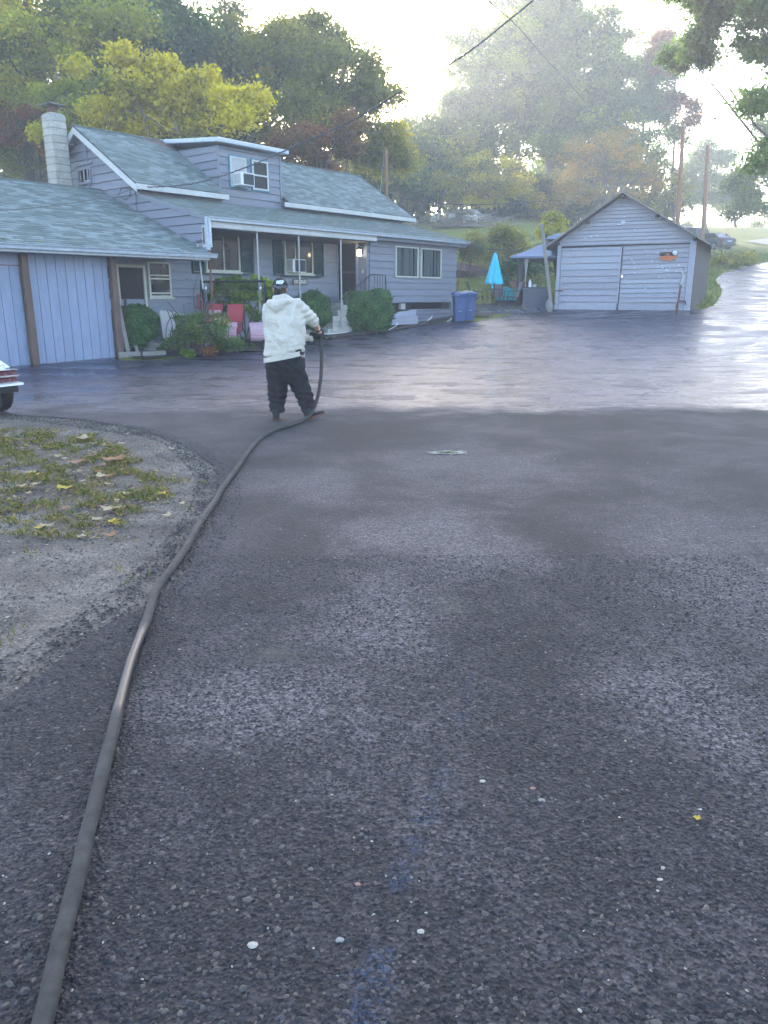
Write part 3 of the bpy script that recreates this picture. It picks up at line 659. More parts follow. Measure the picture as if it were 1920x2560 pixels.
# bargeboards, fascias
for a, b_ in (((UG-.31, VEM-.04, ZEM-.05), (UG-.31, VR, ZR_-.03)), ((UG-.31, 24.15, ZR_-.03-(24.15-VR)*.62), (UG-.31, VR, ZR_-.03)), ((UR+.26, VEM-.04, ZEM-.05), (UR+.26, VR, ZR_-.03))):
    f = MB(); d = Vector(b_)-Vector(a); f.hexa([Vector(a), Vector(b_), Vector(b_)+Vector((0, 0, -.19)), Vector(a)+Vector((0, 0, -.19))], [Vector(a)+Vector((.03, 0, 0)), Vector(b_)+Vector((.03, 0, 0)), Vector(b_)+Vector((.03, 0, -.19)), Vector(a)+Vector((.03, 0, -.19))]); hpart('bargeboard', f, 'white_trim')
for a, b_ in ((UG-.28, 16.95), (19.35, UR+.25)):
    f = MB(); f.box((a, VEM-.035, ZEM-.16), (b_, VEM-.005, ZEM-.015)); hpart('fascia', f, 'white_trim')
f = MB(); f.box((UG-.28, VEM, ZEM-.15), (16.9, VM, ZEM-.135)); f.box((19.56, VEM, ZEM-.15), (UR+.2, VM, ZEM-.135)); f.hexa([(UG-.28, VEM, ZEM-.14), (UG, VEM, ZEM-.14), (UG, VR, ZR_-.12), (UG-.28, VR, ZR_-.12)], [(UG-.28, VEM, ZEM-.16), (UG, VEM, ZEM-.16), (UG, VR, ZR_-.14), (UG-.28, VR, ZR_-.14)])
f.hexa([(UG-.28, 24.1, 5.86), (UG, 24.1, 5.86), (UG, VR, ZR_-.12), (UG-.28, VR, ZR_-.12)], [(UG-.28, 24.1, 5.84), (UG, 24.1, 5.84), (UG, VR, ZR_-.14), (UG-.28, VR, ZR_-.14)]); hpart('soffit', f, 'siding_pale')
# porch fascia + gutter
f = MB(); f.box((UG+.02, VE+.02, ZE-.26), (20.95, VE+.06, ZE-.10)); hpart('porch_fascia', f, 'white_trim')
f = MB(); f.box((20.95, VE+.10, ZE-.20), (26.38, VE+.13, ZE-.06)); f.box((20.95, VE+.13, ZE-.20), (26.38, 17.95, ZE-.18)); f.box((26.38, VE+.05, ZE-.2), (26.44, VM, ZE-.03)); hpart('eave_fascia', f, 'siding_pale')
def gutter_mb(u0, u1, v, z, w=.12, h=.10):
    mb = MB(); P_ = [(v, z), (v-.02, z-h), (v-.02-w*.6, z-h), (v-w*.82, z-h*.45), (v-w, z-.012), (v-w, z), (v-w+.02, z), (v-w+.02, z-.02), (v-w*.6, z-h+.012), (v-.012, z-h+.012), (v-.012, z)]
    k = len(P_); mb.hexa([(u0, a, b_) for a, b_ in P_], [(u1, a, b_) for a, b_ in P_]); return mb
hpart('gutter', gutter_mb(UG-.02, 26.5, VE+.01, ZE+.005), 'gutter_metal')
f = MB(); f.tube([(26.5, VE-.05, ZE-.08), (26.48, 17.6, ZE-.35), (26.45, 17.85, 2.6), (26.3, 17.88, 1.6)], .022, 6); hpart('loose_downpipe', f, 'rust_metal')
f = MB(); f.box((UG-.06, VE-.02, 2.78), (UG+.03, VE+.06, ZE)); f.tube([(UG+.02, VE-.05, ZE-.05), (UG+.04, VE-.03, 2.85)], .035, 8); hpart('downspout', f, 'gutter_metal')
f = MB(); f.box((UG-.045, VE+.07, 2.85), (UG-.03, VE+.22, 3.40)); hpart('porch_end_frame', f, 'white_trim')
f = MB(); f.box((UG-.047, VE+.11, 2.92), (UG-.046+.0, VE+.19, 3.36)); hpart('porch_end_opening', f, 'rust_wood')
f = MB(); f.box((UG+.05, VE+.07, ZE-.30), (20.95, 19.3, ZE-.27)); f.box((11.3, 18.0, 2.60), (13.9, 19.3, 2.63)); hpart('porch_ceiling', f, 'dark_wood')
# service bracket and wires on the gable
f = MB(); f.tube([(UG-.08, 20.75, 4.75), (UG-.16, 20.72, 4.55), (UG-.10, 20.85, 4.35), (UG-.05, 21.2, 4.30), (UG-.1, 21.45, 4.42), (UG-.07, 21.3, 4.62), (UG-.06, 20.9, 4.6)], .014, 5); f.tube([(UG-.06, 20.62, 4.6), (UG-.06, 20.63, 3.3)], .012, 5); f.tube([(UG-.05, 17.66, 3.0), (UG-.09, 17.75, 3.05), (UG-.05, 17.85, 3.0), (UG-.08, 17.95, 3.04)], .012, 5); hpart('service_wires', f, 'cable')

# dormer
dm = MB(); dm.hexa([(16.96, VM+.03, 4.6), (16.96, VR+.1, 4.6), (16.96, VR+.1, 6.2), (16.96, VM+.03, 6.12)], [(19.5, VM+.03, 4.6), (19.5, VR+.1, 4.6), (19.5, VR+.1, 6.2), (19.5, VM+.03, 6.12)]); hpart('dormer_wall', dm, 'siding')
def dcl(z):
    hi = VEM + (z+.235-ZEM)*(VR-VEM)/(ZR_-ZEM) + .1
    return (VM-.03, max(min(hi, VR), VM))
boards_side(0, 0, 4.75, 6.12, 16.93, 'siding', house, HB, clip=dcl, pitch=.235)
cb = MB(); cb.box((16.87, VM-.05, 4.78), (16.95, VM+.03, 6.10)); hpart('corner_board', cb, 'siding'); cb = MB(); cb.box((19.48, VM-.05, 4.78), (19.56, VM+.03, 6.10)); hpart('corner_board', cb, 'siding')
dr = MB(); dr.hexa([(16.72, VM-.28, 6.16), (19.72, VM-.28, 6.16), (19.72, VR+.15, 6.42), (16.72, VR+.15, 6.42)], [(16.72, VM-.28, 6.30), (19.72, VM-.28, 6.30), (19.72, VR+.15, 6.56), (16.72, VR+.15, 6.56)]); bevel(hpart('dormer_roof', dr, 'gutter_metal'), .03)

def window(parent, off, u0, u1, z0, z1, v, frame='cream_trim', bars=(), rails=(), fw=.05, depth=.06, sill=True, pane='glass_dark', name='window', inner=None, mull=None):
    """framed window facing -y"""
    fr = MB(); d0, d1 = v-depth, v+.01
    fr.box((u0, d0, z0), (u0+fw, d1, z1)); fr.box((u1-fw, d0, z0), (u1, d1, z1)); fr.box((u0+fw, d0, z1-fw), (u1-fw, d1, z1)); fr.box((u0+fw, d0, z0), (u1-fw, d1, z0+fw))
    for b_ in bars: fr.box((b_-fw*.4, d0+.01, z0+fw), (b_+fw*.4, d1, z1-fw))
    w_ = fr.build(name, frame, parent, off=off)
    p = MB(); p.box((u0+fw, v-.022, z0+fw), (u1-fw, v-.014, z1-fw)); p.build('pane', pane, w_, off=off)
    if rails:
        r_ = MB()
        for z in rails: r_.box((u0+fw, v-.045, z-.02), (u1-fw, v-.023, z+.02))
        r_.build('sash_rail', frame if inner is None else inner, w_, off=off)
    if sill: s_ = MB(); s_.box((u0-.05, d0-.04, z0-.05), (u1+.05, d1, z0-.002)); s_.build('sill', frame, w_, off=off)
    return w_
# dormer windows
for u0, u1 in ((17.28, 18.04), (18.20, 18.98)):
    w1 = window(house, HB, u0, u1, 4.92, 5.90, VM-.03, 'teal_frame', rails=(), fw=.04, depth=.03, sill=False, name='window')
    f = MB(); f.box((u0+.04, VM-.075, 4.96), (u0+.10, VM-.05, 5.86)); f.box((u1-.10, VM-.075, 4.96), (u1-.04, VM-.05, 5.86)); f.box((u0+.10, VM-.075, 5.81), (u1-.10, VM-.05, 5.86)); f.box((u0+.10, VM-.075, 4.96), (u1-.10, VM-.05, 5.01)); f.box((u0+.10, VM-.08, 5.38), (u1-.10, VM-.05, 5.43)); f.build('sash', 'white_trim', w1, off=HB)
f = MB(); f.box((17.38, VM-.058, 5.43), (17.94, VM-.053, 5.81)); hpart('drawn_blind', f, 'curtain_pale')
# gable window
wf = MB(); u = UG-.03
for a in (((23.62, 4.90), (23.56, 5.36)), ((22.88, 4.90), (22.94, 5.36)), ((22.94, 5.30), (23.56, 5.36)), ((22.94, 4.90), (23.56, 4.96)), ((23.22, 4.96), (23.26, 5.30))): wf.box((u-.045, a[0][0], a[0][1]), (u+.005, a[1][0], a[1][1]))
w1 = hpart('window', wf, 'siding'); p = MB(); p.box((u-.02, 22.94, 4.96), (u-.012, 23.56, 5.30)); p.build('pane', 'glass_dark', w1, off=HB)
p = MB(); p.box((u-.05, 22.94, 4.965), (u-.02, 23.22, 4.985)); p.box((u-.05, 23.225, 4.98), (u-.022, 23.255, 5.29)); p.build('sash_rail', 'white_trim', w1, off=HB)
f = MB(); f.bar((u-.04, 23.75, 5.44), (u-.04, 22.75, 5.47), .03, .05); hpart('drip_cap', f, 'siding_pale')
# porch windows with shutters
w1 = window(house, HB, 15.12, 16.42, 2.30, 3.46, 19.27, 'cream_trim', bars=(15.80,), fw=.045)
w2 = window(house, HB, 18.32, 19.62, 2.30, 3.46, 19.27, 'cream_trim', bars=(18.80,), fw=.045)
for a, b_ in ((14.62, 15.06), (16.48, 16.98), (17.82, 18.26), (19.68, 20.14)):
    s_ = MB(); s_.box((a, 19.21, 2.22), (a+.05, 19.27, 3.48)); s_.box((b_-.05, 19.21, 2.22), (b_, 19.27, 3.48))
    for z in (2.22, 2.84, 3.43): s_.box((a+.05, 19.21, z), (b_-.05, 19.27, z+.05))
    sh = hpart('shutter', s_, 'teal_shutter'); l_ = MB()
    z = 2.29
    while z < 3.41: l_.hexa([(a+.05, 19.25, z), (b_-.05, 19.25, z), (b_-.05, 19.27, z+.01), (a+.05, 19.27, z+.01)], [(a+.05, 19.225, z+.035), (b_-.05, 19.225, z+.035), (b_-.05, 19.24, z+.045), (a+.05, 19.24, z+.045)]); z += .05
    o = l_.build('louvre_slats', 'teal_shutter', sh, off=HB); tag(o, kind='stuff')
s_ = MB(); s_.box((14.95, 19.17, 2.20), (16.75, 19.27, 2.245)); s_.box((18.1, 19.17, 2.20), (19.95, 19.27, 2.245)); hpart('window_ledge', s_, 'teal_shutter')
# lower door and sash window under the shed roof
w3 = window(house, HB, 13.10, 13.84, 1.55, 2.50, 19.27, 'cream_trim', rails=(1.66, 2.05, 2.14), fw=.05, sill=True, inner='cream_trim')
f = MB(); f.box((12.10, 19.20, .42), (12.17, 19.30, 2.40)); f.box((12.93, 19.20, .42), (13.0, 19.30, 2.40)); f.box((12.17, 19.20, 2.33), (12.93, 19.30, 2.40)); d1 = hpart('door', f, 'cream_trim')
f = MB(); f.box((12.17, 19.255, .42), (12.93, 19.265, 2.33)); f.build('door_leaf', 'dark_inside', d1, off=HB)
f = MB(); f.box((12.88, 19.16, 1.32), (12.91, 19.25, 1.36)); f.build('handle', 'black_metal', d1, off=HB)
w4 = window(house, HB, 11.45, 12.04, 1.3, 2.40, 19.27, 'siding_pale', rails=(1.7, 2.0), fw=.05, sill=False)
# picture windows of the room
for a, b_ in ((22.40, 23.72), (23.90, 25.18)):
    w5 = window(house, HB, a, b_, 2.24, 3.30, 17.90, 'cream_trim', fw=.045, sill=False)
    k = 0; c_ = MB(); x = a+.08
    pts0 = []
    while x < b_-.06: pts0.append((x, 17.872 - (.006 if k % 2 else 0.))); x += .035; k += 1
    for (xa, ya), (xb, yb) in zip(pts0[:-1], pts0[1:]):
        if random.random() < .8: c_.poly([(xa, ya, 2.30), (xb, yb, 2.30), (xb, yb, 3.25), (xa, ya, 3.25)], [(0, 1, 2, 3)])
    c_.build('curtain', 'interior_pale', w5, off=HB, fix=False)
    g_ = MB(); g_.box((a+.045, 17.868, 2.285), (b_-.045, 17.872, 3.255))
# side wall with porch door and lantern
f = MB(); f.box((20.90, 18.32, 1.45), (20.86, 18.40, 3.45)); f.box((20.90, 19.22, 1.45), (20.86, 19.29, 3.45)); d2 = hpart('front_door', f, 'siding_pale')
f = MB(); f.box((20.895, 18.40, 1.45), (20.885, 19.22, 3.42)); f.build('door_leaf', 'dark_inside', d2, off=HB)
f = MB(); f.box((20.87, 18.40, 2.35), (20.86, 19.22, 2.42)); f.build('door_rail', 'dark_wood', d2, off=HB)
f = MB(); f.box((20.86, 18.10, 2.98), (20.89, 18.20, 3.20)); f.hexa([(20.70, 18.07, 3.12), (20.84, 18.07, 3.12), (20.84, 18.23, 3.12), (20.70, 18.23, 3.12)], [(20.75, 18.13, 3.22), (20.80, 18.13, 3.22), (20.80, 18.17, 3.22), (20.75, 18.17, 3.22)]); f.box((20.71, 18.08, 2.87), (20.83, 18.22, 2.89)); f.box((20.80, 18.13, 3.16), (20.87, 18.17, 3.19))
for x, y in ((20.71, 18.08), (20.82, 18.08), (20.71, 18.21), (20.82, 18.21)): f.box((x, y, 2.89), (x+.01, y+.01, 3.12))
lm = hpart('wall_lantern', f, 'black_metal'); g_ = MB(); g_.box((20.725, 18.095, 2.90), (20.815, 18.205, 3.11)); g_.build('lamp_glass', 'lamp_glow', lm, off=HB)
f = MB(); f.box((20.88, 18.08, 2.35), (20.895, 18.13, 2.45)); hpart('door_bell', f, 'cream_trim')
pl_ = bpy.data.lights.new('lantern_light', 'POINT'); pl_.energy = 1.2; pl_.color = (1, .82, .55); pl_.shadow_soft_size = .06
po = bpy.data.objects.new('lantern_light', pl_); COL.objects.link(po); po.parent = lm; po.location = (20.60-HB[0], 18.15-HB[1], 3.0)
# porch posts
for u, zb, mt in ((19.24, .55, 'grey_metal'), (17.36, .50, 'grey_metal'), (15.70, .45, 'grey_metal'), (13.98, .3, 'rust_metal')):
    f = MB(); f.tube([(u, VE+.1, zb), (u, VE+.1, ZE-.26)], .028, 10); f.box((u-.06, VE+.04, ZE-.27), (u+.06, VE+.16, ZE-.255)); hpart('porch_post', f, mt, smoothed=False)
# sign with the street number
f = MB(); f.box((18.62, 19.19, 1.96), (19.30, 19.215, 2.14)); sg = hpart('number_sign', f, 'dark_wood')
for i, chx in enumerate('*1970'):
    x = 18.67 + i*.118; t_ = MB(); t_.box((x, 19.18, 1.99), (x+.11, 19.19, 2.11)); tl = t_.build('number_tile', 'sign_cream', sg, off=HB)
    if chx == '*':
        s_ = MB(); s_.poly([(x+.055+.035*(1 if k % 2 else .5)*math.cos(k*math.pi/5), 19.178, 2.05+.035*(1 if k % 2 else .5)*math.sin(k*math.pi/5)) for k in range(10)], [tuple(range(10))]); s_.build('emblem', 'rock_red', sg, off=HB, fix=False)
    else:
        cu = bpy.data.curves.new('digit', 'FONT'); cu.body = chx; cu.size = .13; cu.align_x = 'CENTER'; cu.extrude = .001; ob = bpy.data.objects.new('digit', cu); COL.objects.link(ob)
        dg = bpy.context.evaluated_depsgraph_get(); mm = bpy.data.meshes.new_from_object(ob.evaluated_get(dg)); bpy.data.objects.remove(ob); mm.materials.clear(); mm.materials.append(M['letter_dark'])
        o = link('digit', mm, sg); o.location = (x+.055-HB[0], 19.176-HB[1], 2.005); o.rotation_euler = (R(90), 0, 0)
# landing, steps, railing
st = MB(); st.box((19.9, 17.75, .4), (20.88, 19.2, 1.36)); hpart('landing', st, 'concrete')
for i in range(5): st = MB(); st.box((18.75+i*.24, 17.78, .35), (18.98+i*.24+.008, 19.0, .55+i*.18)); hpart('step', st, 'concrete')
for i in range(6):
    z = .44+i*.175
    for j, v in enumerate((17.72,)):
        bb = MB(); bb.box((18.95+max(0, i-2)*.24, v, z), (20.7, v+.05, z+.165)); bevel(hpart('block', bb, 'block'), .008)
rl = MB(); rl.tube([(19.5, 17.72, 1.55), (20.86, 17.72, 2.28), (21.0, 17.66, 2.3), (21.55, 17.64, 2.28), (21.62, 17.62, 1.4)], .018, 6)
for i in range(6): u = 19.75+i*.2; z0 = 1.60+(u-19.5)*.5; rl.tube([(u, 17.72, 1.3), (u, 17.72, min(2.25, z0+.07))], .008, 4)
for i in range(5): u = 21.0+i*.14; rl.tube([(u, 17.66, 1.40), (u, 17.66, 2.28)], .008, 4)
hpart('railing', rl, 'black_metal')

# chimney (> block, cap)
CHC = (13.3, 23.72)
cm = MB(); cm.box((CHC[0]-.235, CHC[1]-.235, .5), (CHC[0]+.235, CHC[1]+.235, 6.78)); chim = hpart('chimney', cm, 'mortar')
z = 4.0; i = 0; bmesh_full = None
while z < 6.6:
    b1 = MB(); e = .25
    b1.box((CHC[0]-e, CHC[1]-e, z+.006), (CHC[0]+e, CHC[1]+e, z+.194)); bevel(b1.build('block', 'block', chim, off=HB), .012, 1); z += .2; i += 1
b1 = MB(); b1.rings([[(CHC[0]+x*e, CHC[1]+y*e, zz) for x, y in ((-1, -1), (1, -1), (1, 1), (-1, 1))] for e, zz in ((.25, 6.606), (.25, 6.74), (.22, 6.80), (.18, 6.83))]); b1.build('crown_block', 'concrete', chim, off=HB)
b1 = MB(); b1.tube([(CHC[0], CHC[1], 6.8), (CHC[0], CHC[1], 7.06)], .13, 12); b1.build('flue', 'rust_brown', chim, off=HB)
b1 = MB(); b1.rings([[(CHC[0]+x*e, CHC[1]+y*e, zz) for x, y in ((-1, -1), (1, -1), (1, 1), (-1, 1))] for e, zz in ((.3, 7.03), (.3, 7.05), (.02, 7.15))]); b1.build('cap', 'green_car', chim, off=HB)
f = MB(); f.poly([(13.6, 24.6, 4.6), (13.6, 25.3, 4.6), (13.6, 24.6, 5.3)], [(0, 1, 2)]); f = MB(); f.hexa([(13.55, 24.35, 4.6), (13.55, 25.2, 4.6), (13.55, 24.35, 5.35)], [(13.6, 24.35, 4.6), (13.6, 25.2, 4.6), (13.6, 24.35, 5.35)]); hpart('rear_bargeboard', f, 'white_trim')

# window air conditioners
def aircon(u, v, z, w, h, d, label, parent_name='air_conditioner', mat='ac_white'):
    r = empty(parent_name, W(u, v, z), HROT, label, 'air conditioner')
    c = MB(); c.box((-w/2, -d, 0), (w/2, .02, h)); bevel(c.build('casing', mat, r), .012)
    g_ = MB(); g_.box((-w/2+.10, -d-.006, .03), (w/2-.03, -d-.001, h-.03)); gr = g_.build('grille', 'ac_dark', r)
    s_ = MB(); x = -w/2+.12
    while x < w/2-.04: s_.box((x, -d-.012, .04), (x+.008, -d-.006, h-.04)); x += .03
    o = s_.build('grille_fins', 'gazebo_dark', gr); tag(o, kind='stuff')
    s_ = MB(); y = -d+.04
    while y < -.04: s_.box((-w/2-.004, y, .05), (-w/2-.001, y+.012, h-.05)); y += .03
    o = s_.build('side_vents', 'grey_metal', r); tag(o, kind='stuff'); return r
aircon(17.68, VM-.07, 4.98, .56, .38, .40, 'white window air conditioner sticking out of the dormer window')
aircon(18.66, 19.24, 2.33, .60, .42, .34, 'window air conditioner in the porch window above the number sign')

# ------------------------------------------------------------------ blue shed on the left of the house
SB = (8.0, 18.03, -.05)
shed = empty('shed', W(*SB), HROT, 'low shed with pale blue board doors, brown posts and wide green shingle roof', 'shed')
def spart(name, mb, mat, parent=None, **k): return mb.build(name, mat, parent or shed, off=SB, **k)
f = MB(); f.box((3.0, 18.12, -.05), (11.1, 22.4, 2.5)); f.box((3.0, 18.0, 2.50), (11.2, 18.12, 2.62)); spart('wall', f, 'siding_pale')
u = 9.06; k = 0
while u < 11.08:
    f = MB(); f.box((u+.004, 18.045, -.04), (min(u+.236, 11.12)-.004, 18.075-.0, 2.50)); bevel(spart('wall_board', f, 'shed_blue'), .003, 1); u += .24
u = 8.90
while u > 4.8:
    f = MB(); f.box((u-.24+.005, 18.045, -.04), (u-.005, 18.075, 2.24)); bevel(spart('wall_board', f, 'shed_blue'), .003, 1); u -= .24
f = MB(); f.box((4.7, 18.05, 2.25), (8.93, 18.09, 2.5)); spart('door_header', f, 'shed_blue')
f = MB(); f.box((4.7, 18.043, 2.235), (8.93, 18.05, 2.255)); spart('track', f, 'rust_metal')
f = MB(); f.box((11.08, 18.04, -.04), (11.12, 22.3, 2.5)); spart('end_wall', f, 'shed_blue')
for u in (8.98, 11.22, 6.6):
    f = MB(); g = random.Random(int(u*10)); rr = []
    for i in range(9):
        z = -.05 + i*2.6/8; e = .085+g.uniform(-.006, .008); cx = u + g.uniform(-.008, .008) - .0*i
        rr.append([(cx-e, 17.93-e*.5, z), (cx+e*.9, 17.93-e*.5, z), (cx+e, 18.03, z), (cx-e, 18.03, z)])
    f.rings(rr); bevel(spart('post', f, 'rust_wood'), .015)
ZS0, VS0, ZS1, VS1 = 2.68, 17.42, 4.66, 22.5
f = MB(); slab(f, [(3.0, VS0, ZS0), (13.86, VS0, ZS0), (13.86, VS1, ZS1), (3.0, VS1, ZS1)], .10); slab(f, [(3.0, VS1, ZS1), (13.86, VS1, ZS1), (13.86, 25.0, 3.7), (3.0, 25.0, 3.7)], .10); spart('roof_deck', f, 'dark_wood')
SLs = math.hypot(VS1-VS0, ZS1-ZS0); dss = (0, (VS1-VS0)/SLs, (ZS1-ZS0)/SLs)
def hclip(a, b_, s0, s1): return (a, min(b_, 10.86-3.0+3.0)) if a < 10.86 else None
FS = shingle_field((3.0, VS0-.03, ZS0), (1, 0, 0), dss, 37, int(SLs/.145)+1, .3, .145, hclip, th=.014, seed=11)
def vis(q):
    c = (q[0]+q[2])/2; w_ = W(c.x, c.y, c.z); d = w_ - Vector((0, 0, CAM_H)); az = math.atan2(d.x, d.y)
    return (d.length, az > R(-27.5))
FS = [(vis(q), q, t1, tn) for q, t1, tn in FS]
near = sorted([f_ for f_ in FS if f_[0][1]], key=lambda f_: f_[0][0])[:300]; nearid = set(id(f_) for f_ in near)
variants = {}
for (_, q, t1, tn) in near:
    p0 = q[0]; w_ = round((q[1]-q[0]).length, 2); key = (w_, round(tn*8))
    if key not in variants:
        mb = MB(); mb.hexa([p-p0-Vector((0, 0, .004)) for p in q], [p-p0 for p in t1], tn); variants[key] = mb.mesh('shingle', 'shingle', tints=True)
    o = link('shingle', variants[key], shed, loc=(p0.x-SB[0], p0.y-SB[1], p0.z-SB[2]))
mb = MB()
for (_, q, t1, tn) in [f_ for f_ in FS if id(f_) not in nearid]: mb.hexa([p-Vector((0, 0, .004)) for p in q], t1, tn)
tag(spart('shingle_courses', mb, 'shingle', tints=True), kind='stuff')
f = MB(); f.bar((3.0, VS1, ZS1+.012), (13.86, VS1, ZS1+.012), .22, .03); spart('ridge_cap', f, 'shingle_old')
f = MB(); f.box((3.0, VS0+.005, ZS0-.17), (13.84, VS0+.03, ZS0-.02)); spart('fascia', f, 'gutter_metal')
spart('gutter', gutter_mb(3.0, 14.0, VS0, ZS0-.005, .15, .11), 'gutter_metal')
f = MB(); f.box((3.0, VS0-.15, ZS0-.018), (13.95, VS0-.02, ZS0-.012)); spart('gutter_guard', f, 'gutter_metal')
f = MB(); f.box((3.0, VS0+.03, ZS0-.18), (13.84, 18.0, ZS0-.165)); spart('soffit', f, 'siding_pale')
# odds and ends by the shed corner
def loose(name, mb, mat, label, cat, group=None, parts=None, **k):
    o = mb.build(name, mat, None, **k); return tag(o, label, cat, group)
def frame_thing(name, mb, mat, base, label, cat, group=None, rz=HROT, smoothed=False, bev=0):
    o = link(name, mb.mesh(name, mat, smoothed=smoothed), None, loc=base, rz=rz)
    if bev: bevel(o, bev)
    return tag(o, label, cat, group)
f = MB(); f.bar((0, 0, 0), (-.10, .16, 1.42), .11, .025, up=(0, 1, 0)); frame_thing('board', f, 'grey_wood', W(11.42, 17.86, .0), 'weathered grey board leaning on the right corner of the shed', 'board')
f = MB(); f.tube([(0, 0, 0), (.35, .9, 1.35)], .045, 10); frame_thing('pipe', f, 'grey_metal', W(11.75, 18.0, .12), 'pale pipe standing slanted before the lower door', 'pipe', smoothed=True)
f = MB(); f.rings([[(x*s, y*s*.8, z) for x, y in ((-1, -1), (1, -1), (1, 1), (-1, 1))] for s, z in ((.15, 0), (.19, .28), (.16, .28), (.14, .08))]); frame_thing('planter_box', f, 'gazebo_dark', hit(293, 870)+Vector((0, .3, 0)), 'dark square plant tub beside the shed corner', 'planter')
f = MB(); f.box((-.2, 0, 0), (.2, .04, .14)); frame_thing('red_panel', f, 'red_fabric', W(11.62, 18.6, 1.12), 'small red panel behind the shed corner post', 'box')  # thin upright red panel
f = MB(); f.hexa([(-.5, 0, 0), (.55, 0, 0), (.55, .1, .64), (-.5, .1, .78)], [(-.5, .03, 0), (.55, .03, 0), (.55, .13, .64), (-.5, .13, .78)]); frame_thing('white_board', f, 'white_trim', W(13.75, 18.95, .42), 'white board leaning on the foundation behind the hedge', 'board')
f = MB(); f.box((0, 0, 0), (.36, .06, .2)); frame_thing('red_tray', f, 'red_fabric', W(13.8, 18.2, .5), 'bright red tray standing on the bed beside the flowering shrub', 'tray', bev=.01)

# ------------------------------------------------------------------ weathered garage
GA = R(28); GB = hit(1386, 773); GB.z -= .03; GW, GH, GPK, GD = 5.13, 2.62, 4.24, 4.9
gar = empty('garage', GB, -GA, 'weathered grey wooden garage with double doors and peeling paint', 'garage')
def gpart(name, mb, mat, parent=None, **k): return mb.build(name, mat, parent or gar, **k)
AX = 2.42
f = MB(); f.hexa([(0, .06, -.3), (GW, .06, -.3), (GW, .06, GH), (AX, .06, GPK), (0, .06, GH)], [(0, GD, -.3), (GW, GD, -.3), (GW, GD, GH), (AX, GD, GPK), (0, GD, GH)]); gpart('wall', f, 'garage_paint')
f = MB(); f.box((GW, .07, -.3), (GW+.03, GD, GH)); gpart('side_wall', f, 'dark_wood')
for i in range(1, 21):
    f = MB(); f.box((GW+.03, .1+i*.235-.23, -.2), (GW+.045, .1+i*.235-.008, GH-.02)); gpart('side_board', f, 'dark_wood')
def slit(z0, z1, xa, xb, parent, y=.06, sag=0.):
    """horizontal board with slightly uneven edges"""
    mb = MB(); a0, b0 = xa(z0), xb(z0); a1, b1 = xa(z1), xb(z1); n_ = 6; r0 = []; r1 = []
    g = [random.uniform(-.006, .006) for _ in range(n_+1)]; rings = []
    for i in range(n_+1):
        t = i/n_; dz = sag*t; x0 = a0+(b0-a0)*t; x1 = a1+(b1-a1)*t
        rings.append([(x0, y, z0+dz+.022), (x0, y-.040, z0+dz+g[i]+.022), (x1, y-.010, z1+dz), (x1, y, z1+dz)])
    mb.rings(rings); return mb.build('board', 'garage_paint', parent)
# gable boards
z = 2.44
while z < GPK-.12:
    z1 = min(z+.135, GPK-.08)
    def xa(zz): return AX*max(0, (zz-GH)/(GPK-GH)) + .06
    def xb(zz): return GW-(GW-AX)*max(0, (zz-GH)/(GPK-GH)) - .06
    slit(z, z1, xa, xb, gar, .045); z += .135
lt = empty("door", (0, 0, 0)); lt.parent = gar
rt = empty('door', (0, 0, 0)); rt.parent = gar; tag(rt, 'sagging right door with flaked white paint')
z = .30; DM = 2.50
while z < 2.34:
    slit(z, min(z+.245, 2.36), lambda q: .16, lambda q: DM-.03+.03*q/2.4, lt, .035); z += .245
z = .28
while z < 2.38:
    slit(z, z+.175, lambda q: DM+.03+.03*q/2.4, lambda q: GW-.20, rt, .035, sag=.05 if z > 1.2 else .02); z += .175
f = MB(); f.hexa([(DM+.06, .03, 2.36), (GW-.2, .03, 2.40), (GW-.2, .03, 2.52), (DM+.06, .03, 2.37)], [(DM+.06, .0, 2.36), (GW-.2, .0, 2.40), (GW-.2, .0, 2.52), (DM+.06, .0, 2.37)]); f.build('board', 'garage_paint', rt)
f = MB(); f.box((.16, -.02, .02), (DM-.05, .03, .285)); gpart('bottom_board', f, 'garage_paint', lt)
f = MB(); f.box((DM+.03, -.02, .02), (GW-.2, .03, .27)); gpart('bottom_board', f, 'garage_paint', rt)
f = MB(); f.box((DM-.06, -.035, .25), (DM-.0, -.002, 2.36)); gpart('stile', f, 'garage_paint', lt)
f = MB(); f.hexa([(.0, -.03, -.2), (.15, -.03, -.2), (.15, -.03, 2.46), (.0, -.03, 2.46)], [(.0, .06, -.2), (.15, .06, -.2), (.15, .06, 2.46), (.0, .06, 2.46)]); gpart('corner_board', f, 'garage_paint')
f = MB(); f.box((GW-.18, -.03, -.2), (GW+.03, .06, 2.52)); gpart('corner_board', f, 'garage_paint')
f = MB(); f.box((.15, -.01, 2.385), (GW-.18, .045, 2.43)); gpart('lintel_gap', f, 'dark_inside')
f = MB(); f.box((DM-.01, -.004, .02), (DM+.025, .03, 2.36)); gpart('door_gap', f, 'dark_inside')
f = MB(); f.box((DM-.02, -.05, 1.32), (DM+.16, -.03, 1.37)); hs = gpart('hasp', f, 'grey_metal'); f = MB(); f.box((DM+.05, -.08, 1.22), (DM+.13, -.05, 1.32)); bevel(f.build('padlock', 'chrome', hs), .01)
f = MB(); f.box((.0, -.045, .72), (.30, -.03, .77)); gpart('hinge', f, 'rust_metal')
f = MB(); f.tube([(GW-.12, -.05, .22), (GW-.15, -.09, .36), (GW-.35, -.09, .38), (GW-.42, -.09, .28)], .022, 6); gpart('door_bracket', f, 'black_metal')
g = random.Random(3)
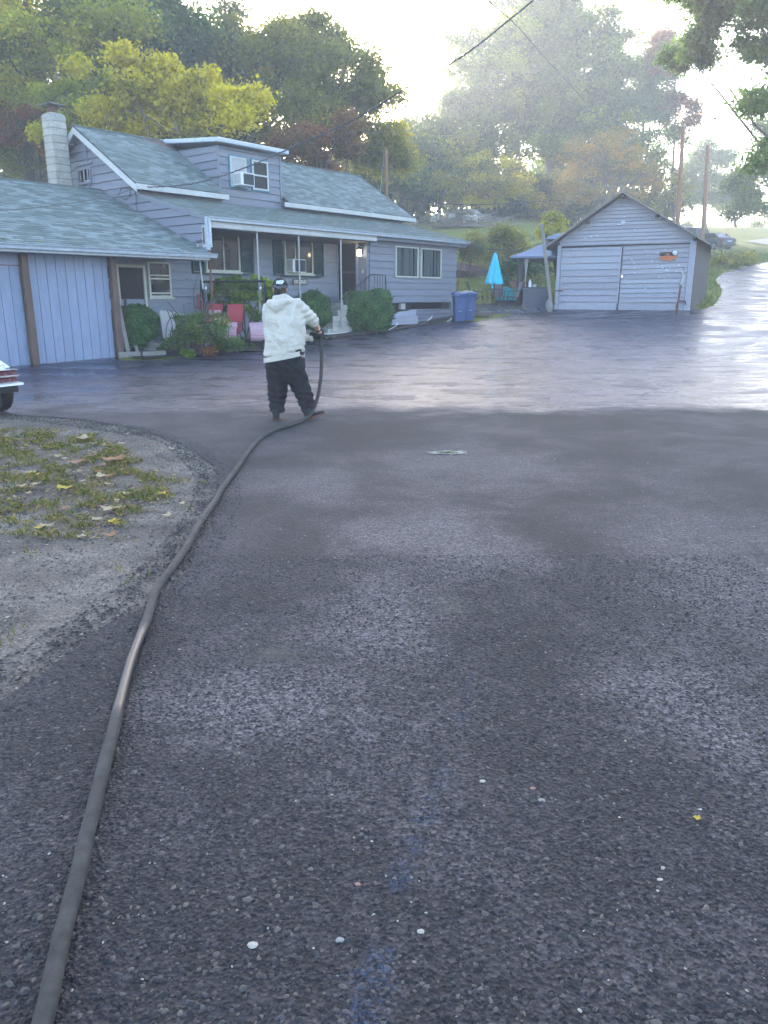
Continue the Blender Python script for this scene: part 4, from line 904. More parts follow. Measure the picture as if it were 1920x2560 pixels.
def flake(x, z, w, h, y=-.004):
    k = g.randint(6, 9); pts = [(x+w*(.6+.4*g.random())*math.cos(2*math.pi*i/k), 0, z+h*(.5+.5*g.random())*math.sin(2*math.pi*i/k)) for i in range(k)]
    mb = MB(); mb.hexa([(a, y, c) for a, b_, c in pts], [(a, y-.003, c) for a, b_, c in pts]); gpart('bare_patch', mb, 'flaked')
for x, z, w, h in ((2.46, 3.25, .11, .08), (2.3, 3.17, .10, .02), (2.5, 3.42, .04, .03), (1.28, 2.76, .05, .05), (1.05, 2.72, .08, .02), (1.5, 2.82, .04, .03), (2.9, 2.95, .05, .02)): flake(x, z, w, h, .012)
for i in range(52): flake(g.uniform(DM+.15, GW-.4), g.uniform(.5, 2.25) if i > 20 else g.uniform(1.4, 2.1), g.uniform(.012, .06), g.uniform(.008, .028))
for i in range(14): flake(g.uniform(.2, DM-.2), g.uniform(.3, 2.1), g.uniform(.012, .04), g.uniform(.006, .02))
# roof with open eaves
OV = .42
def rs_(x): return GPK+.05 - (abs(x-AX))*((GPK-GH)/(AX if x < AX else GW-AX))
for xa_, xb_, nm in ((-.45, AX, 'left'), (AX, GW+.45, 'right')):
    f = MB(); slab(f, [(xa_, -OV, rs_(xa_)), (xb_, -OV, rs_(xb_)), (xb_, GD+.2, rs_(xb_)), (xa_, GD+.2, rs_(xa_))], .05); gpart('roof', f, 'dark_wood')
    f = MB(); f.bar((xa_, -OV-.015, rs_(xa_)-.01), (xb_, -OV-.015, rs_(xb_)-.01), .03, .055); gpart('roof_edge', f, 'grey_wood')
for x in (.02, 1.15, AX, 3.72, GW-.02):
    f = MB(); f.box((x-.045, -OV+.03, rs_(x)-.20), (x+.045, .1, rs_(x)-.08)); gpart('lookout', f, 'dark_wood')
# wall plaque: dark top, orange lower half, small pale ball
f = MB(); f.ext([(GW-.92+.33*math.cos(a)*(1 if math.sin(a) < 0 else 1), -.03, 1.98+.17*math.sin(a)) for a in [math.pi+math.pi*i/10 for i in range(11)]], (0, -.03, 0)); pq = frame_thing('wall_plaque', f, 'orange_paint', GB, 'orange and black plaque with a pale ball on the right garage door', 'plaque', rz=-GA)
f = MB(); f.box((GW-1.22, -.05, 1.985), (GW-.70, -.03, 2.12)); f.build('dark_half', 'black_metal', pq)
f = MB(); f.lathe([(.0, -.09), (.06, -.065), (.09, 0), (.06, .065), (0, .09)], (GW-.68, -.09, 2.08), 12); f.build('ball', 'flaked', pq, smoothed=True)
f = MB(); f.lathe([(.0, -.06), (.05, -.03), (.06, 0), (.04, .05), (0, .06)], (GW-.94, -.06, 2.03), 10); f.build('knob', 'orange_paint', pq, smoothed=True)
# leaning timber, stump stone and the rusty stand in front
pa = hit(1380, 776); f = MB(); f.bar((0, 0, 0), (-.52, -.05, 2.88), .12, .06, up=(0, 1, 0)); frame_thing('leaning_timber', f, 'grey_wood', (pa.x-.15, pa.y-.35, pa.z+.35), 'long pale timber leaning outward at the left corner of the garage', 'timber', rz=0)
def rock_mb(sx, sy, sz, seed, sub=2):
    bm = bmesh.new(); bmesh.ops.create_icosphere(bm, subdivisions=sub, radius=1)
    for v in bm.verts:
        p = v.co.copy(); k = 1 + .28*mnoise.noise(p*1.3+Vector((seed*3.1, 0, 0))) + .12*mnoise.noise(p*3.7+Vector((0, seed, 0)))
        v.co = Vector((p.x*sx*k, p.y*sy*k, p.z*sz*k))
    me = bpy.data.meshes.new('stone'); bm.to_mesh(me); bm.free(); return me
def rock(name, loc, s, mat, label, cat='stone', group=None, seed=1, rz=0, me=None):
    me = me or rock_mb(*s, seed); 
    if not me.materials: me.materials.append(M[mat])
    return tag(link(name, me, None, loc=loc, rz=rz), label, cat, group)
rock('boulder', (pa.x-.20, pa.y-.45, pa.z+.18), (.15, .14, .30), 'rock_grey', 'pale upright stone at the left corner of the garage', seed=4)
hp = hit(1692, 785); r_ = empty('yard_hydrant', hp, 0, 'rusty red standpipe with handle in front of the right garage door', 'standpipe')
f = MB(); f.tube([(0, 0, -.1), (.01, 0, .55), (.04, 0, .95)], .035, 8); f.build('pipe', 'rust_metal', r_, smoothed=True)
f = MB(); f.tube([(.04, 0, .90), (.03, 0, 1.05), (.1, -.02, 1.28), (.06, 0, 1.5)], [.05, .065, .05, .03], 8); f.build('head', 'grey_metal', r_, smoothed=True)
f = MB(); f.tube([(.06, 0, 1.0), (.09, 0, 1.3), (.08, 0, 1.62)], [.03, .02, .012], 6); f.build('handle', 'rust_metal', r_)
f = MB(); f.tube([(-.06, .0, 0), (-.05, 0, .34)], .018, 6); f.build('side_stake', 'rust_metal', r_)

# ------------------------------------------------------------------ bins, patio, gazebo
def bin_(px, py, rz, label):
    p = hit(px, py); r_ = empty('trash_bin', p, rz, label, 'trash bin', 'blue bins at the house corner'); r_.scale = (.80, .85, .96)
    f = MB(); f.rings([[(x*w, y*w, z) for x, y in ((-1, -1), (1, -1), (1, 1), (-1, 1))] for w, z in ((.22, 0.03), (.235, .3), (.265, .75), (.28, .92), (.30, .94), (.30, .98))]); bevel(f.build('body', 'bin_blue', r_), .02)
    f = MB(); f.rings([[(x*w, y*w+.0, z+(.03 if y > 0 else 0)) for x, y in ((-1, -1), (1, -1), (1, 1), (-1, 1))] for w, z in ((.315, .985), (.325, 1.0), (.30, 1.05), (.18, 1.10))]); bevel(f.build('lid', 'bin_blue', r_), .02)
    f = MB(); f.tube([(-.25, .33, .95), (.25, .33, .95)], .018, 6); f.build('handle', 'bin_dark', r_)
    for s in (-1, 1):
        f = MB(); f.tube([(s*.20, .24, .12), (s*.26, .24, .12)], .12, 14); f.build('wheel', 'rubber', r_)
    f = MB(); f.box((-.10, -.262, .5), (.10, -.245, .66)); f.build('front_panel', 'bin_dark', r_)
    f = MB(); f.box((-.08, -.262, .40), (.08, -.25, .415)); f.build('label_strip', 'gutter_metal', r_); return r_
bin_(1147, 805, R(8), 'blue wheeled trash bin standing directly against the house corner')
bin_(1169, 802, R(20), 'blue wheeled trash bin, the one further from the house corner')

PT = hit(1233, 771)
def loc3(px, py): return hit(px, py)
pad = MB(); dk = hit(1245, 776)
deck = empty('patio_slab', (PT.x+.1, PT.y-.2, 0), 0, 'low slate paving slabs under the patio table', 'paving')
for i in range(-3, 4):
    for j in range(-2, 3):
        x, y = PT.x+.1+i*.62, PT.y-.2+j*.62; zz = H(x, y)
        f = MB(); f.box((i*.62-.30, j*.62-.30, zz-.15), (i*.62+.30, j*.62+.30, zz+.05+.02*random.random())); bevel(f.build('slab', 'box_dark', deck), .01)
def ub(): return PT.z+.06
u_ = empty('patio_umbrella', (PT.x, PT.y, ub()), 0, 'closed turquoise patio umbrella standing in the round table', 'umbrella')
f = MB(); f.tube([(0, 0, 0), (0, 0, 2.15)], .025, 8); f.build('pole', 'black_metal', u_)
f = MB(); rr = []
for s, z in ((.06, 2.04), (.12, 1.86), (.18, 1.6), (.25, 1.28), (.31, 1.02), (.33, .93)):
    rr.append([((s*(1+.20*math.cos(8*a+.6)*(z < 1.9)))*math.cos(a), (s*(1+.20*math.cos(8*a+.6)*(z < 1.9)))*math.sin(a), z+(.03*math.cos(8*a) if z < 1 else 0)) for a in [2*math.pi*i/48 for i in range(48)]])
f.rings(rr, cap=False); f.build('canopy', 'umbrella_cyan', u_, smoothed=True, fix=False)
f = MB(); f.lathe([(.135, 1.88), (.12, 1.94), (.06, 2.12), (.015, 2.16)], (0, 0, 0), 12); f.build('cap', 'umbrella_cyan', u_)
t_ = empty('patio_table', (PT.x, PT.y, ub()), 0, 'round dark metal patio table around the umbrella pole', 'table')
f = MB(); f.lathe([(.03, .70), (.58, .70), (.60, .715), (.58, .73), (.03, .73)], (0, 0, 0), 24); f.build('tabletop', 'black_metal', t_)
for i in range(4):
    a = math.pi/4+i*math.pi/2; f = MB(); f.tube([(.5*math.cos(a), .5*math.sin(a), 0), (.36*math.cos(a), .36*math.sin(a), .35), (.45*math.cos(a), .45*math.sin(a), .70)], .014, 6); f.build('leg', 'black_metal', t_)
f = MB(); f.lathe([(.36, .34), (.375, .35), (.36, .36), (.35, .35)], (0, 0, 0), 20); f.build('brace_ring', 'black_metal', t_)
def sling_chair(label, loc, rz, group='patio chairs round the umbrella table'):
    r_ = empty('patio_chair', loc, rz, label, 'chair', group)
    f = MB(); f.bar((0, -.24, .42), (0, .22, .38), .44, .02); f.build('seat', 'sling_grey', r_)
    f = MB(); f.bar((0, .22, .38), (0, .40, 1.0), .44, .02, up=(0, 1, 0)); f.build('backrest', 'sling_grey', r_)
    for s in (-1, 1):
        f = MB(); f.tube([(s*.24, .42, 1.02), (s*.24, .20, .36), (s*.24, -.26, .43), (s*.25, -.30, .30)], .013, 6); f.build('side_frame', 'black_metal', r_)
        f = MB(); f.tube([(s*.26, -.30, 0), (s*.26, -.24, .62), (s*.27, .30, .64)], .013, 6); f.build('armrest', 'black_metal', r_)
        f = MB(); f.tube([(s*.25, -.10, .40), (s*.25, .34, 0)], .013, 6); f.build('leg', 'black_metal', r_)
    return r_
zp = ub()
sling_chair('dark sling patio chair left of the umbrella, facing right', (PT.x-.74, PT.y-.25, zp), R(90))
sling_chair('pale grey sling patio chair behind the round table', (PT.x+.28, PT.y+.80, zp), R(0))
sling_chair('dark sling patio chair right of the umbrella, seen from its side', (PT.x+.68, PT.y-.45, zp), R(-80))
f = MB(); f.lathe([(.0, 0), (.035, 0), (.04, .08), (.02, .13), (.015, .18), (0, .18)], (0, 0, 0), 10); frame_thing('bottle', f, 'umbrella_cyan', (PT.x-.1, PT.y-.2, zp+.73), 'small turquoise bottle on the patio table', 'bottle', rz=0)
# teal cushioned seat
ct = (PT.x+.95, PT.y+.75); cz = zp
s_ = empty('garden_sofa', (ct[0], ct[1], cz), R(-15), 'low garden seat with bright turquoise cushions behind the patio chair', 'garden seat')
f = MB(); f.box((-.75, -.3, 0), (.75, .4, .26)); f.build('frame', 'gazebo_dark', s_)
f = MB(); f.box((-.72, -.34, .26), (.70, .34, .40)); bevel(f.build('seat_cushion', 'cushion_teal', s_), .05, 3)
for x in (-.38, .34):
    f = MB(); f.hexa([(x-.34, .18, .38), (x+.34, .18, .38), (x+.34, .36, .38), (x-.34, .36, .38)], [(x-.30, .32, .80), (x+.30, .32, .80), (x+.30, .44, .80), (x-.30, .44, .80)]); bevel(f.build('back_cushion', 'cushion_teal', s_), .06, 3)
# gazebo: posts, two tier canopy, gathered curtains
gzp = hit(1292, 769); GZ0 = Vector((gzp.x, gzp.y, gzp.z))
gz = empty('gazebo', GZ0, R(-12), 'soft top gazebo with blue two tier canopy and dark curtains beside the garage', 'gazebo')
S = 3.1
for x, y in ((.0, 0), (S, 0), (0, S), (S, S)):
    f = MB(); f.box((x-.04, y-.04, -.3), (x+.04, y+.04, 2.02)); f.build('post', 'black_metal', gz)
f = MB(); c0 = S/2; e = S/2+.33; i1 = .42
f.rings([[(c0+x*e, c0+y*e, 1.95) for x, y in ((-1, -1), (1, -1), (1, 1), (-1, 1))], [(c0+x*e, c0+y*e, 2.02) for x, y in ((-1, -1), (1, -1), (1, 1), (-1, 1))], [(c0+x*(e+i1)/2, c0+y*(e+i1)/2, 2.32) for x, y in ((-1, -1), (1, -1), (1, 1), (-1, 1))], [(c0+x*i1, c0+y*i1, 2.66) for x, y in ((-1, -1), (1, -1), (1, 1), (-1, 1))]], cap=False); f.build('canopy', 'gazebo_blue', gz, fix=False)
f = MB(); i1 = .6; f.rings([[(c0+x*i1, c0+y*i1, 2.76) for x, y in ((-1, -1), (1, -1), (1, 1), (-1, 1))], [(c0+x*i1*.5, c0+y*i1*.5, 2.92) for x, y in ((-1, -1), (1, -1), (1, 1), (-1, 1))], [(c0+x*.02, c0+y*.02, 3.02) for x, y in ((-1, -1), (1, -1), (1, 1), (-1, 1))]], cap=False); f.build('top_tier', 'gazebo_blue', gz, fix=False)
f = MB(); i1 = .42; f.box((c0-i1, c0-i1, 2.62), (c0+i1, c0+i1, 2.75)); f.build('vent_frame', 'gazebo_dark', gz)
f = MB(); f.box((-.03, -.03, 1.93), (S+.03, .0, 1.99)); f.box((-.03, 0, 1.93), (0, S, 1.99)); f.build('header', 'black_metal', gz)
def curtain(x, y, mat, w0, w1, ph=0):
    f = MB(); rr = []
    for i in range(9):
        t = i/8; z = 1.93*(1-t)+.05; w = w0*(1-t)+w1*t - .10*math.sin(math.pi*t); rr.append([(x+w*(1+.18*math.cos(5*a+ph))*math.cos(a), y+.5*w*(1+.18*math.cos(5*a))*math.sin(a), z) for a in [2*math.pi*k/20 for k in range(20)]])
    f.rings(rr); return f.build('curtain', mat, gz, smoothed=True)
curtain(.13, .05, 'gazebo_dark', .16, .13); curtain(.30, .02, 'curtain_pale', .10, .12); curtain(1.75, S-.05, 'gazebo_dark', .42, .22); curtain(.05, S-.1, 'gazebo_dark', .16, .12)
bxp = hit(1341, 771); bx = empty('storage_box', (bxp.x, bxp.y, bxp.z), R(-6), 'long dark grey slatted storage box in front of the gazebo', 'storage box')
f = MB(); f.box((-.56, 0, -.1), (.56, .6, .78)); f.build('body', 'box_dark', bx)
for i in range(6): f = MB(); f.box((-.57, -.02, .02+i*.125), (.57, .0, .135+i*.125)); f.build('slat', 'box_dark', bx)
f = MB(); f.box((-.60, -.04, .79), (.60, .64, .84)); bevel(f.build('lid', 'box_dark', bx), .012)
f = MB(); f.lathe([(0, 0), (.06, 0), (.06, .2), (.03, .26), (.03, .3), (0, .3)], (0, 0, 0), 10); frame_thing('bottle', f, 'white_paint', (bxp.x-.28, bxp.y+.2, bxp.z+.84), 'white jug standing on the dark storage box', 'bottle', rz=0)
f = MB(); f.lathe([(0, 0), (.09, 0), (.10, .12), (.0, .13)], (0, 0, 0), 10); frame_thing('bowl', f, 'silver_paint', (bxp.x-.1, bxp.y+.2, bxp.z+.84), 'silver bowl beside the white jug on the storage box', 'bowl', rz=0)
f = MB(); f.hexa([(-.45, 0, 0), (.35, 0, 0), (.35, .35, 0), (-.45, .35, 0)], [(-.5, 0, .32), (.28, 0, .25), (.28, .35, .25), (-.5, .35, .32)]); frame_thing('grill', f, 'rust_brown', (bxp.x-.55, bxp.y+.6, bxp.z+.80), 'rust brown covered grill behind the storage box', 'grill', rz=0, bev=.05)

# ------------------------------------------------------------------ trees
def blob(px, py, Y, rx, rz, dep=1.):
    c = at(px, py, Y); k = Y/FPX; return ((c.x, c.y, c.z), (rx*k, rx*k*dep, rz*k))
def gtree(name, basepx, Y, blobs, n, leaf, mat, label, **k):
    c = at(basepx, 700, Y); bl = [blob(*b) for b in blobs]
    return tree(name, (c.x, c.y, H(c.x, c.y)), bl, n, leaf, mat, label, **k)
GW_ = 'woodland trees behind the house'; GR_ = 'trees on the slope behind the garage'
gtree('maple_tree', 90, 40, [(60, 60, 40, 150, 170), (150, 210, 39, 120, 120), (10, 250, 40, 110, 120), (230, 90, 41, 90, 130), (60, -120, 41, 170, 120)], 66700, 0.187, 'lf_yellowgreen', 'tall yellow green tree at the far left rising above the chimney', group=GW_, seed=2, clump=1.3, trunk_r=.32)
gtree('broadleaf_tree', 400, 44, [(390, 60, 44, 105, 150), (330, 190, 43, 120, 130), (430, 250, 45, 90, 130), (420, -70, 45, 100, 90)], 60900, 0.173, 'lf_blue', 'tall bluish green tree reaching the top edge left of the bright sky gap', group=GW_, seed=3, clump=1.25, trunk_r=.3)
gtree('sumac_tree', 520, 35, [(370, 210, 35, 90, 80), (500, 270, 35, 110, 90), (640, 300, 34.5, 70, 60), (420, 330, 35, 110, 70), (300, 300, 35.5, 70, 60)], 27550, 0.180, 'lf_yellow', 'bright yellow leaved tree directly behind the left half of the roof', group=GW_, seed=5, clump=.8, shell=.8, trunk_r=.14, limbs=16, twigs=2, bark='bark_pale')
gtree('sumac_tree', 330, 37, [(250, 330, 37, 120, 90), (330, 260, 37, 70, 60), (160, 300, 37, 80, 80)], 21750, 0.158, 'lf_yellowgreen', 'yellowing bushy tree between the chimney and the gable peak', group=GW_, seed=6, clump=.8, trunk_r=.13, limbs=12, bark='bark_pale')
gtree('broadleaf_tree', 790, 47, [(780, 210, 47, 150, 130), (690, 260, 46, 130, 150), (880, 300, 47, 120, 130), (800, 120, 47, 95, 75), (600, 200, 46, 90, 110), (950, 380, 48, 80, 100)], 89900, 0.180, 'lf_olive', 'broad domed olive tree behind the dormer, its rounded top against the sky', group=GW_, seed=7, clump=1.2, trunk_r=.34, limbs=12)
gtree('broadleaf_tree', 560, 50, [(540, 140, 50, 80, 80), (520, 300, 49, 130, 120), (580, 220, 50, 90, 90)], 37700, 0.180, 'lf_dark', 'dark tree filling the dip between the left woodland and the domed tree', group=GW_, seed=8, clump=1.3, trunk_r=.3)
gtree('dogwood_tree', 800, 39.5, [(790, 400, 39.5, 90, 70), (850, 350, 39.5, 60, 50), (730, 370, 39.5, 55, 45)], 17400, 0.144, 'lf_red', 'small dull red tree just behind the right part of the main roof', group=GW_, seed=9, clump=.8, trunk_r=.10)
gtree('holly_tree', 20, 42, [(20, 330, 42, 110, 140), (90, 400, 41, 110, 90), (-40, 280, 42, 90, 120)], 31900, 0.158, 'lf_olive', 'dense dark bushy tree behind the shed roof at the left edge', group=GW_, seed=10, clump=1.0, trunk_r=.2)
gtree('dogwood_tree', 70, 38, [(60, 330, 38, 90, 60), (150, 390, 38, 60, 50)], 11600, 0.144, 'lf_red', 'reddish green shrub tree left of the chimney', group=GW_, seed=11, clump=.7, trunk_r=.10)
gtree('broadleaf_tree', 260, 52, [(240, 300, 52, 170, 170), (430, 380, 52, 160, 110), (620, 420, 52, 150, 100), (80, 200, 52, 150, 160)], 60900, 0.202, 'lf_dark', 'dark shaded tree deep in the woodland, showing between the yellow crowns', group=GW_, seed=12, clump=1.5, trunk_r=.3, limbs=5)
gtree('broadleaf_tree', 1000, 77.0, [(985, 440, 77.0, 95, 110), (930, 480, 75.5, 80, 80), (1060, 420, 78.4, 70, 80), (1010, 350, 79.9, 45, 50)], 37700, 0.231, 'lf_green', 'mid green tree in the gap between house and hillside, below the brightest sky', group=GR_, seed=13, clump=1.1, trunk_r=.22)
gtree('broadleaf_tree', 1090, 80.6, [(1110, 440, 80.6, 110, 100), (1060, 380, 80.6, 70, 60), (1180, 460, 79.3, 80, 90)], 34800, 0.226, 'lf_yellowgreen', 'light green tree at the left foot of the great tree', group=GR_, seed=14, clump=1.2, trunk_r=.22)
gtree('great_maple_tree', 1370, 82.5, [(1330, 130, 82.5, 110, 130), (1400, 60, 82.5, 70, 70), (1240, 230, 82.5, 130, 120), (1420, 240, 83.8, 130, 150), (1180, 330, 82.5, 100, 90), (1330, 350, 81.2, 160, 130), (1480, 380, 83.8, 110, 120), (1310, 0, 83.8, 70, 70), (1500, 170, 83.8, 80, 80)], 165000, .275, 'lf_green', 'largest tree, a tall pointed green crown behind the garage', group=GR_, seed=15, clump=1.25, trunk_r=.5, limbs=18, bark='bark_pale', fill=1.7,
      extra=[([blob(1210, 250, 81, 90, 80), blob(1290, 170, 80.5, 90, 90), blob(1160, 340, 81, 70, 60)], 24000, .20, .85, .28)])
gtree('broadleaf_tree', 1600, 85.1, [(1590, 250, 85.1, 85, 110), (1650, 170, 85.1, 50, 70), (1540, 330, 83.9, 80, 100), (1640, 330, 85.1, 70, 90)], 52200, 0.223, 'lf_blue', 'dark bluish tree forming the right shoulder of the great tree', group=GR_, seed=16, clump=1.3, fill=1.5, trunk_r=.3)
gtree('dogwood_tree', 1680, 82.8, [(1650, 150, 82.8, 48, 55), (1700, 290, 82.8, 50, 60)], 13050, 0.199, 'lf_red', 'narrow purplish tree beside the dark bluish one, against the sky', group=GR_, seed=17, clump=1.0, trunk_r=.18, fork=.6)
gtree('sumac_tree', 1230, 77.0, [(1230, 450, 77.0, 85, 65), (1180, 500, 77.0, 50, 40), (1290, 480, 77.0, 60, 55)], 21750, 0.202, 'lf_yellow', 'low rounded yellow green tree above the brush pile', group=GR_, seed=18, clump=.8, trunk_r=.12)
gtree('thorn_tree', 1500, 72.5, [(1500, 430, 72.5, 120, 90), (1590, 460, 72.5, 80, 80), (1430, 500, 71.0, 70, 60)], 17400, 0.160, 'lf_brown', 'brownish half bare scrub tree rising behind the garage roof', group=GR_, seed=19, clump=.9, trunk_r=.12, limbs=40, twigs=5, fork=.1, bark='bark_pale')
gtree('thorn_tree', 1640, 78.4, [(1650, 480, 78.4, 70, 70), (1600, 530, 77.0, 60, 50)], 13050, 0.166, 'lf_olive', 'thin dull green scrub behind the right slope of the garage roof', group=GR_, seed=20, clump=.9, trunk_r=.10, limbs=22, twigs=4, fork=.1)
gtree('broadleaf_tree', 1350, 81.2, [(1340, 510, 81.2, 110, 70), (1450, 540, 79.8, 90, 60), (1250, 540, 81.2, 80, 50)], 29000, 0.202, 'lf_dark', 'dark undergrowth thicket left of the garage peak', cat='thicket', group=GR_, seed=21, clump=1.0, trunk_r=.12)
gtree('lawn_tree', 1747, 104, [(1770, 420, 104, 70, 50), (1720, 470, 104, 55, 60), (1820, 480, 104, 60, 50), (1760, 480, 104, 70, 50)], 37700, 0.230, 'lf_blue', 'round crowned lawn tree on the hilltop between the two wooden poles', group='trees on the hilltop lawn', seed=22, clump=1.5, trunk_r=.35)
gtree('lawn_tree', 1826, 112, [(1850, 500, 112, 50, 40), (1800, 510, 112, 40, 30)], 13050, 0.245, 'lf_green', 'smaller forked lawn tree on the hilltop crest, sky showing under its crown', group='trees on the hilltop lawn', seed=23, clump=1.5, trunk_r=.25)
gtree('lawn_tree', 2000, 70, [(1900, 470, 70, 90, 65), (1960, 380, 70, 90, 90), (2060, 420, 70, 110, 120), (1880, 530, 69, 60, 30)], 49300, 0.202, 'lf_green', 'drooping green tree at the right edge above the parked cars', group='trees on the hilltop lawn', seed=24, clump=1.2, trunk_r=.35)
for i, (px, py, Y, r, mt) in enumerate([(1772, 580, 120, 9, 'lf_dark'), (1700, 575, 118, 22, 'lf_dark'), (1890, 578, 122, 16, 'lf_green')]):
    gtree('hilltop_bush', px, Y, [(px, py, Y, r, r*.8)], 1500, .35, mt, ['small dark bush alone on the crest of the hill under the lawn tree', 'dark bush at the foot of the nearer pole on the crest', 'green bush on the crest at the right'][i], cat='bush', group='bushes on the crest', seed=50+i, clump=1.2, trunk_r=.08, limbs=3)
# overhanging tree at the right: trunk outside the frame, limbs reach in
ob = [(1800, -60, 25, 110, 80), (1900, 40, 24, 70, 70), (1780, 70, 26, 75, 40), (1900, 130, 25, 60, 50), (1760, 150, 27, 45, 40), (1690, 160, 28, 30, 40), (1910, 300, 24, 45, 80), (2050, 150, 25, 110, 200), (2000, -100, 24, 150, 120), (1740, 20, 26, 40, 30), (1905, 420, 24, 30, 60)]
base = at(2120, 700, 24)
tree('overhanging_tree', (base.x, base.y, H(base.x, base.y)), [blob(*b) for b in ob], 62000, .115, 'lf_blue', 'tree with dark leafy branches hanging in from the top right corner', seed=25, clump=.55, shell=.7, trunk_r=.11, limbs=16, fork=.35, twigs=3, fill=.8)
# low shrubs
def shrub(name, px, py, Y, rx, rz, n, leaf, mat, label, group=None, seed=1, shape=None, clump=.35, basez=None, limbs=8, shell=.82, fill=1.3, twigs=1, pts=None):
    bl = [blob(*b) for b in (pts or [(px, py, Y, rx, rz)])]; c = at(px, py, Y)
    return tree(name, (c.x, c.y, basez if basez is not None else H(c.x, c.y)), bl, n, leaf, mat, label, 'bush', group, seed, .03, limbs, 'bark', clump, shell, fill, .1, twigs)
def hedge(px0, px1, py0, py1, Y, dep, n, mat, label, seed, leaf=.045, base_py=None, round_=4.):
    """clipped evergreen: leaves fill a superellipsoid"""
    a = at(px0, (py0+py1)/2, Y); b_ = at(px1, (py0+py1)/2, Y); zt = at((px0+px1)/2, py0, Y).z; zb = at((px0+px1)/2, py1, Y).z
    c = Vector(((a.x+b_.x)/2, Y, (zt+zb)/2)); r = Vector(((b_.x-a.x)/2, dep/2, (zt-zb)/2)); g = np.random.default_rng(seed)
    d = g.normal(size=(n, 3)); d /= (np.sum(np.abs(d)**round_, axis=1)**(1/round_))[:, None]
    rad = 1-np.abs(g.normal(0, .09, n)); wob = 1+.06*np.sin(d[:, 0]*6+seed)+.055*np.sin(d[:, 2]*7+seed*2+d[:, 0]*3)+.04*np.sin(d[:, 1]*11)+np.where(g.random(n) < .05, g.uniform(0, .14, n), 0)
    P_ = d*(rad*wob)[:, None]*np.array(r); tn = np.clip(.45+.25*np.sin(P_[:, 0]*9+seed)*np.sin(P_[:, 2]*8)+g.normal(0, .16, n), 0, 1)
    nrm = d + g.normal(0, .7, (n, 3)); nrm /= np.linalg.norm(nrm, axis=1)[:, None]; aa = np.cross(nrm, g.normal(size=(n, 3))); aa /= np.linalg.norm(aa, axis=1)[:, None]; bb = np.cross(nrm, aa)
    L = leaf*g.uniform(.6, 1.5, n)[:, None]; q = np.stack([P_-aa*L, P_-bb*L*.6, P_+aa*L, P_+bb*L*.6], 1).reshape(-1, 3)
    gz_ = H(c.x, c.y); root = empty('hedge_bush', (c.x, c.y, gz_), 0, label, 'bush', 'clipped evergreen bushes'); q[:, 2] += c.z-gz_
    link('crown', quads_mesh('crown', q, mat, tn), root)
    f = MB()
    for i in range(5): ang = i*1.256; f.tube([(.03*math.cos(ang), .03*math.sin(ang), -.1), (.3*r.x*math.cos(ang), .3*r.y*math.sin(ang), c.z-gz_-.1), (.6*r.x*math.cos(ang), .6*r.y*math.sin(ang), c.z-gz_+r.z*.5)], [.025, .02, .008], 5)
    f.build('trunk', 'bark', root)
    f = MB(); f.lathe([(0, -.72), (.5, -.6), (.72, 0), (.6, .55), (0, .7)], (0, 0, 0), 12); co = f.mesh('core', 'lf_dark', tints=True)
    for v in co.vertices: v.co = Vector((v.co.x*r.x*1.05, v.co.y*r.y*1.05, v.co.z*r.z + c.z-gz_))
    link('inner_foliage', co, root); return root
hedge(862, 983, 728, 826, 26.9, 1.1, 20000, 'lf_hedge', 'boxy clipped green bush right of the porch steps', 31)
hedge(738, 824, 732, 822, 26.0, 1.1, 16000, 'lf_hedge', 'rounded clipped bush left of the porch steps, partly behind the man', 32, round_=3)
hedge(308, 388, 764, 855, 21.0, .9, 15000, 'lf_hedge', 'larger round clipped bush in the bed beside the shed', 33, round_=2.8)
hedge(283, 345, 768, 845, 21.5, .8, 9000, 'lf_hedge', 'smaller round bush squeezed between shed corner and the larger round bush', 34, round_=2.5)
hedge(315, 366, 815, 868, 20.8, .6, 6000, 'lf_hedge', 'small low bulge of clipped green bush at the foot of the round one', 35, round_=2.3)
shrub('cypress_bush', 612, 760, 23.6, 62, 70, 22000, .07, 'lf_lime', 'loose lime green bush behind the red garden chairs', seed=41, pts=[(612, 765, 23.6, 55, 60), (650, 730, 23.6, 40, 30), (575, 735, 23.6, 35, 30), (612, 715, 23.6, 30, 20)], clump=.22)
shrub('flowering_bush', 495, 830, 20.5, 60, 45, 20000, .05, 'lf_flower', 'straggly rose bush with pale faded blooms at the edge of the bed', seed=42, pts=[(495, 838, 20.5, 66, 36), (545, 815, 20.5, 30, 22), (470, 812, 20.6, 32, 28), (500, 790, 20.6, 16, 14), (585, 862, 20.4, 34, 12), (435, 862, 20.4, 34, 16)], clump=.20, shell=.7, twigs=4, limbs=18)
shrub('wild_bush', 1240, 620, 44, 75, 50, 15000, .12, 'lf_olive', 'rounded yellowing wild bush on the slope behind the umbrella', seed=43, pts=[(1250, 610, 44, 60, 36), (1210, 650, 43, 35, 35), (1290, 640, 44, 45, 40)], clump=.5)
shrub('wild_bush', 1300, 680, 39, 60, 40, 10000, .11, 'lf_hedge', 'dark green wild bush between the umbrella and the gazebo', seed=44, pts=[(1300, 675, 39, 45, 28), (1340, 665, 40, 40, 28), (1260, 700, 39, 30, 22)], clump=.4)
shrub('wild_bush', 1175, 632, 41, 24, 30, 4000, .10, 'lf_dark', 'dark bush close to the right end of the house roof', seed=45, clump=.4)
gA = at(1830, 650, 52)
shrub('wild_bush', 1800, 650, 48, 60, 22, 9000, .10, 'lf_olive', 'rough weedy bush right of the garage beside the curving road', seed=46, pts=[(1800, 662, 47, 55, 18), (1850, 650, 50, 40, 14), (1775, 690, 44, 22, 20)], clump=.4)
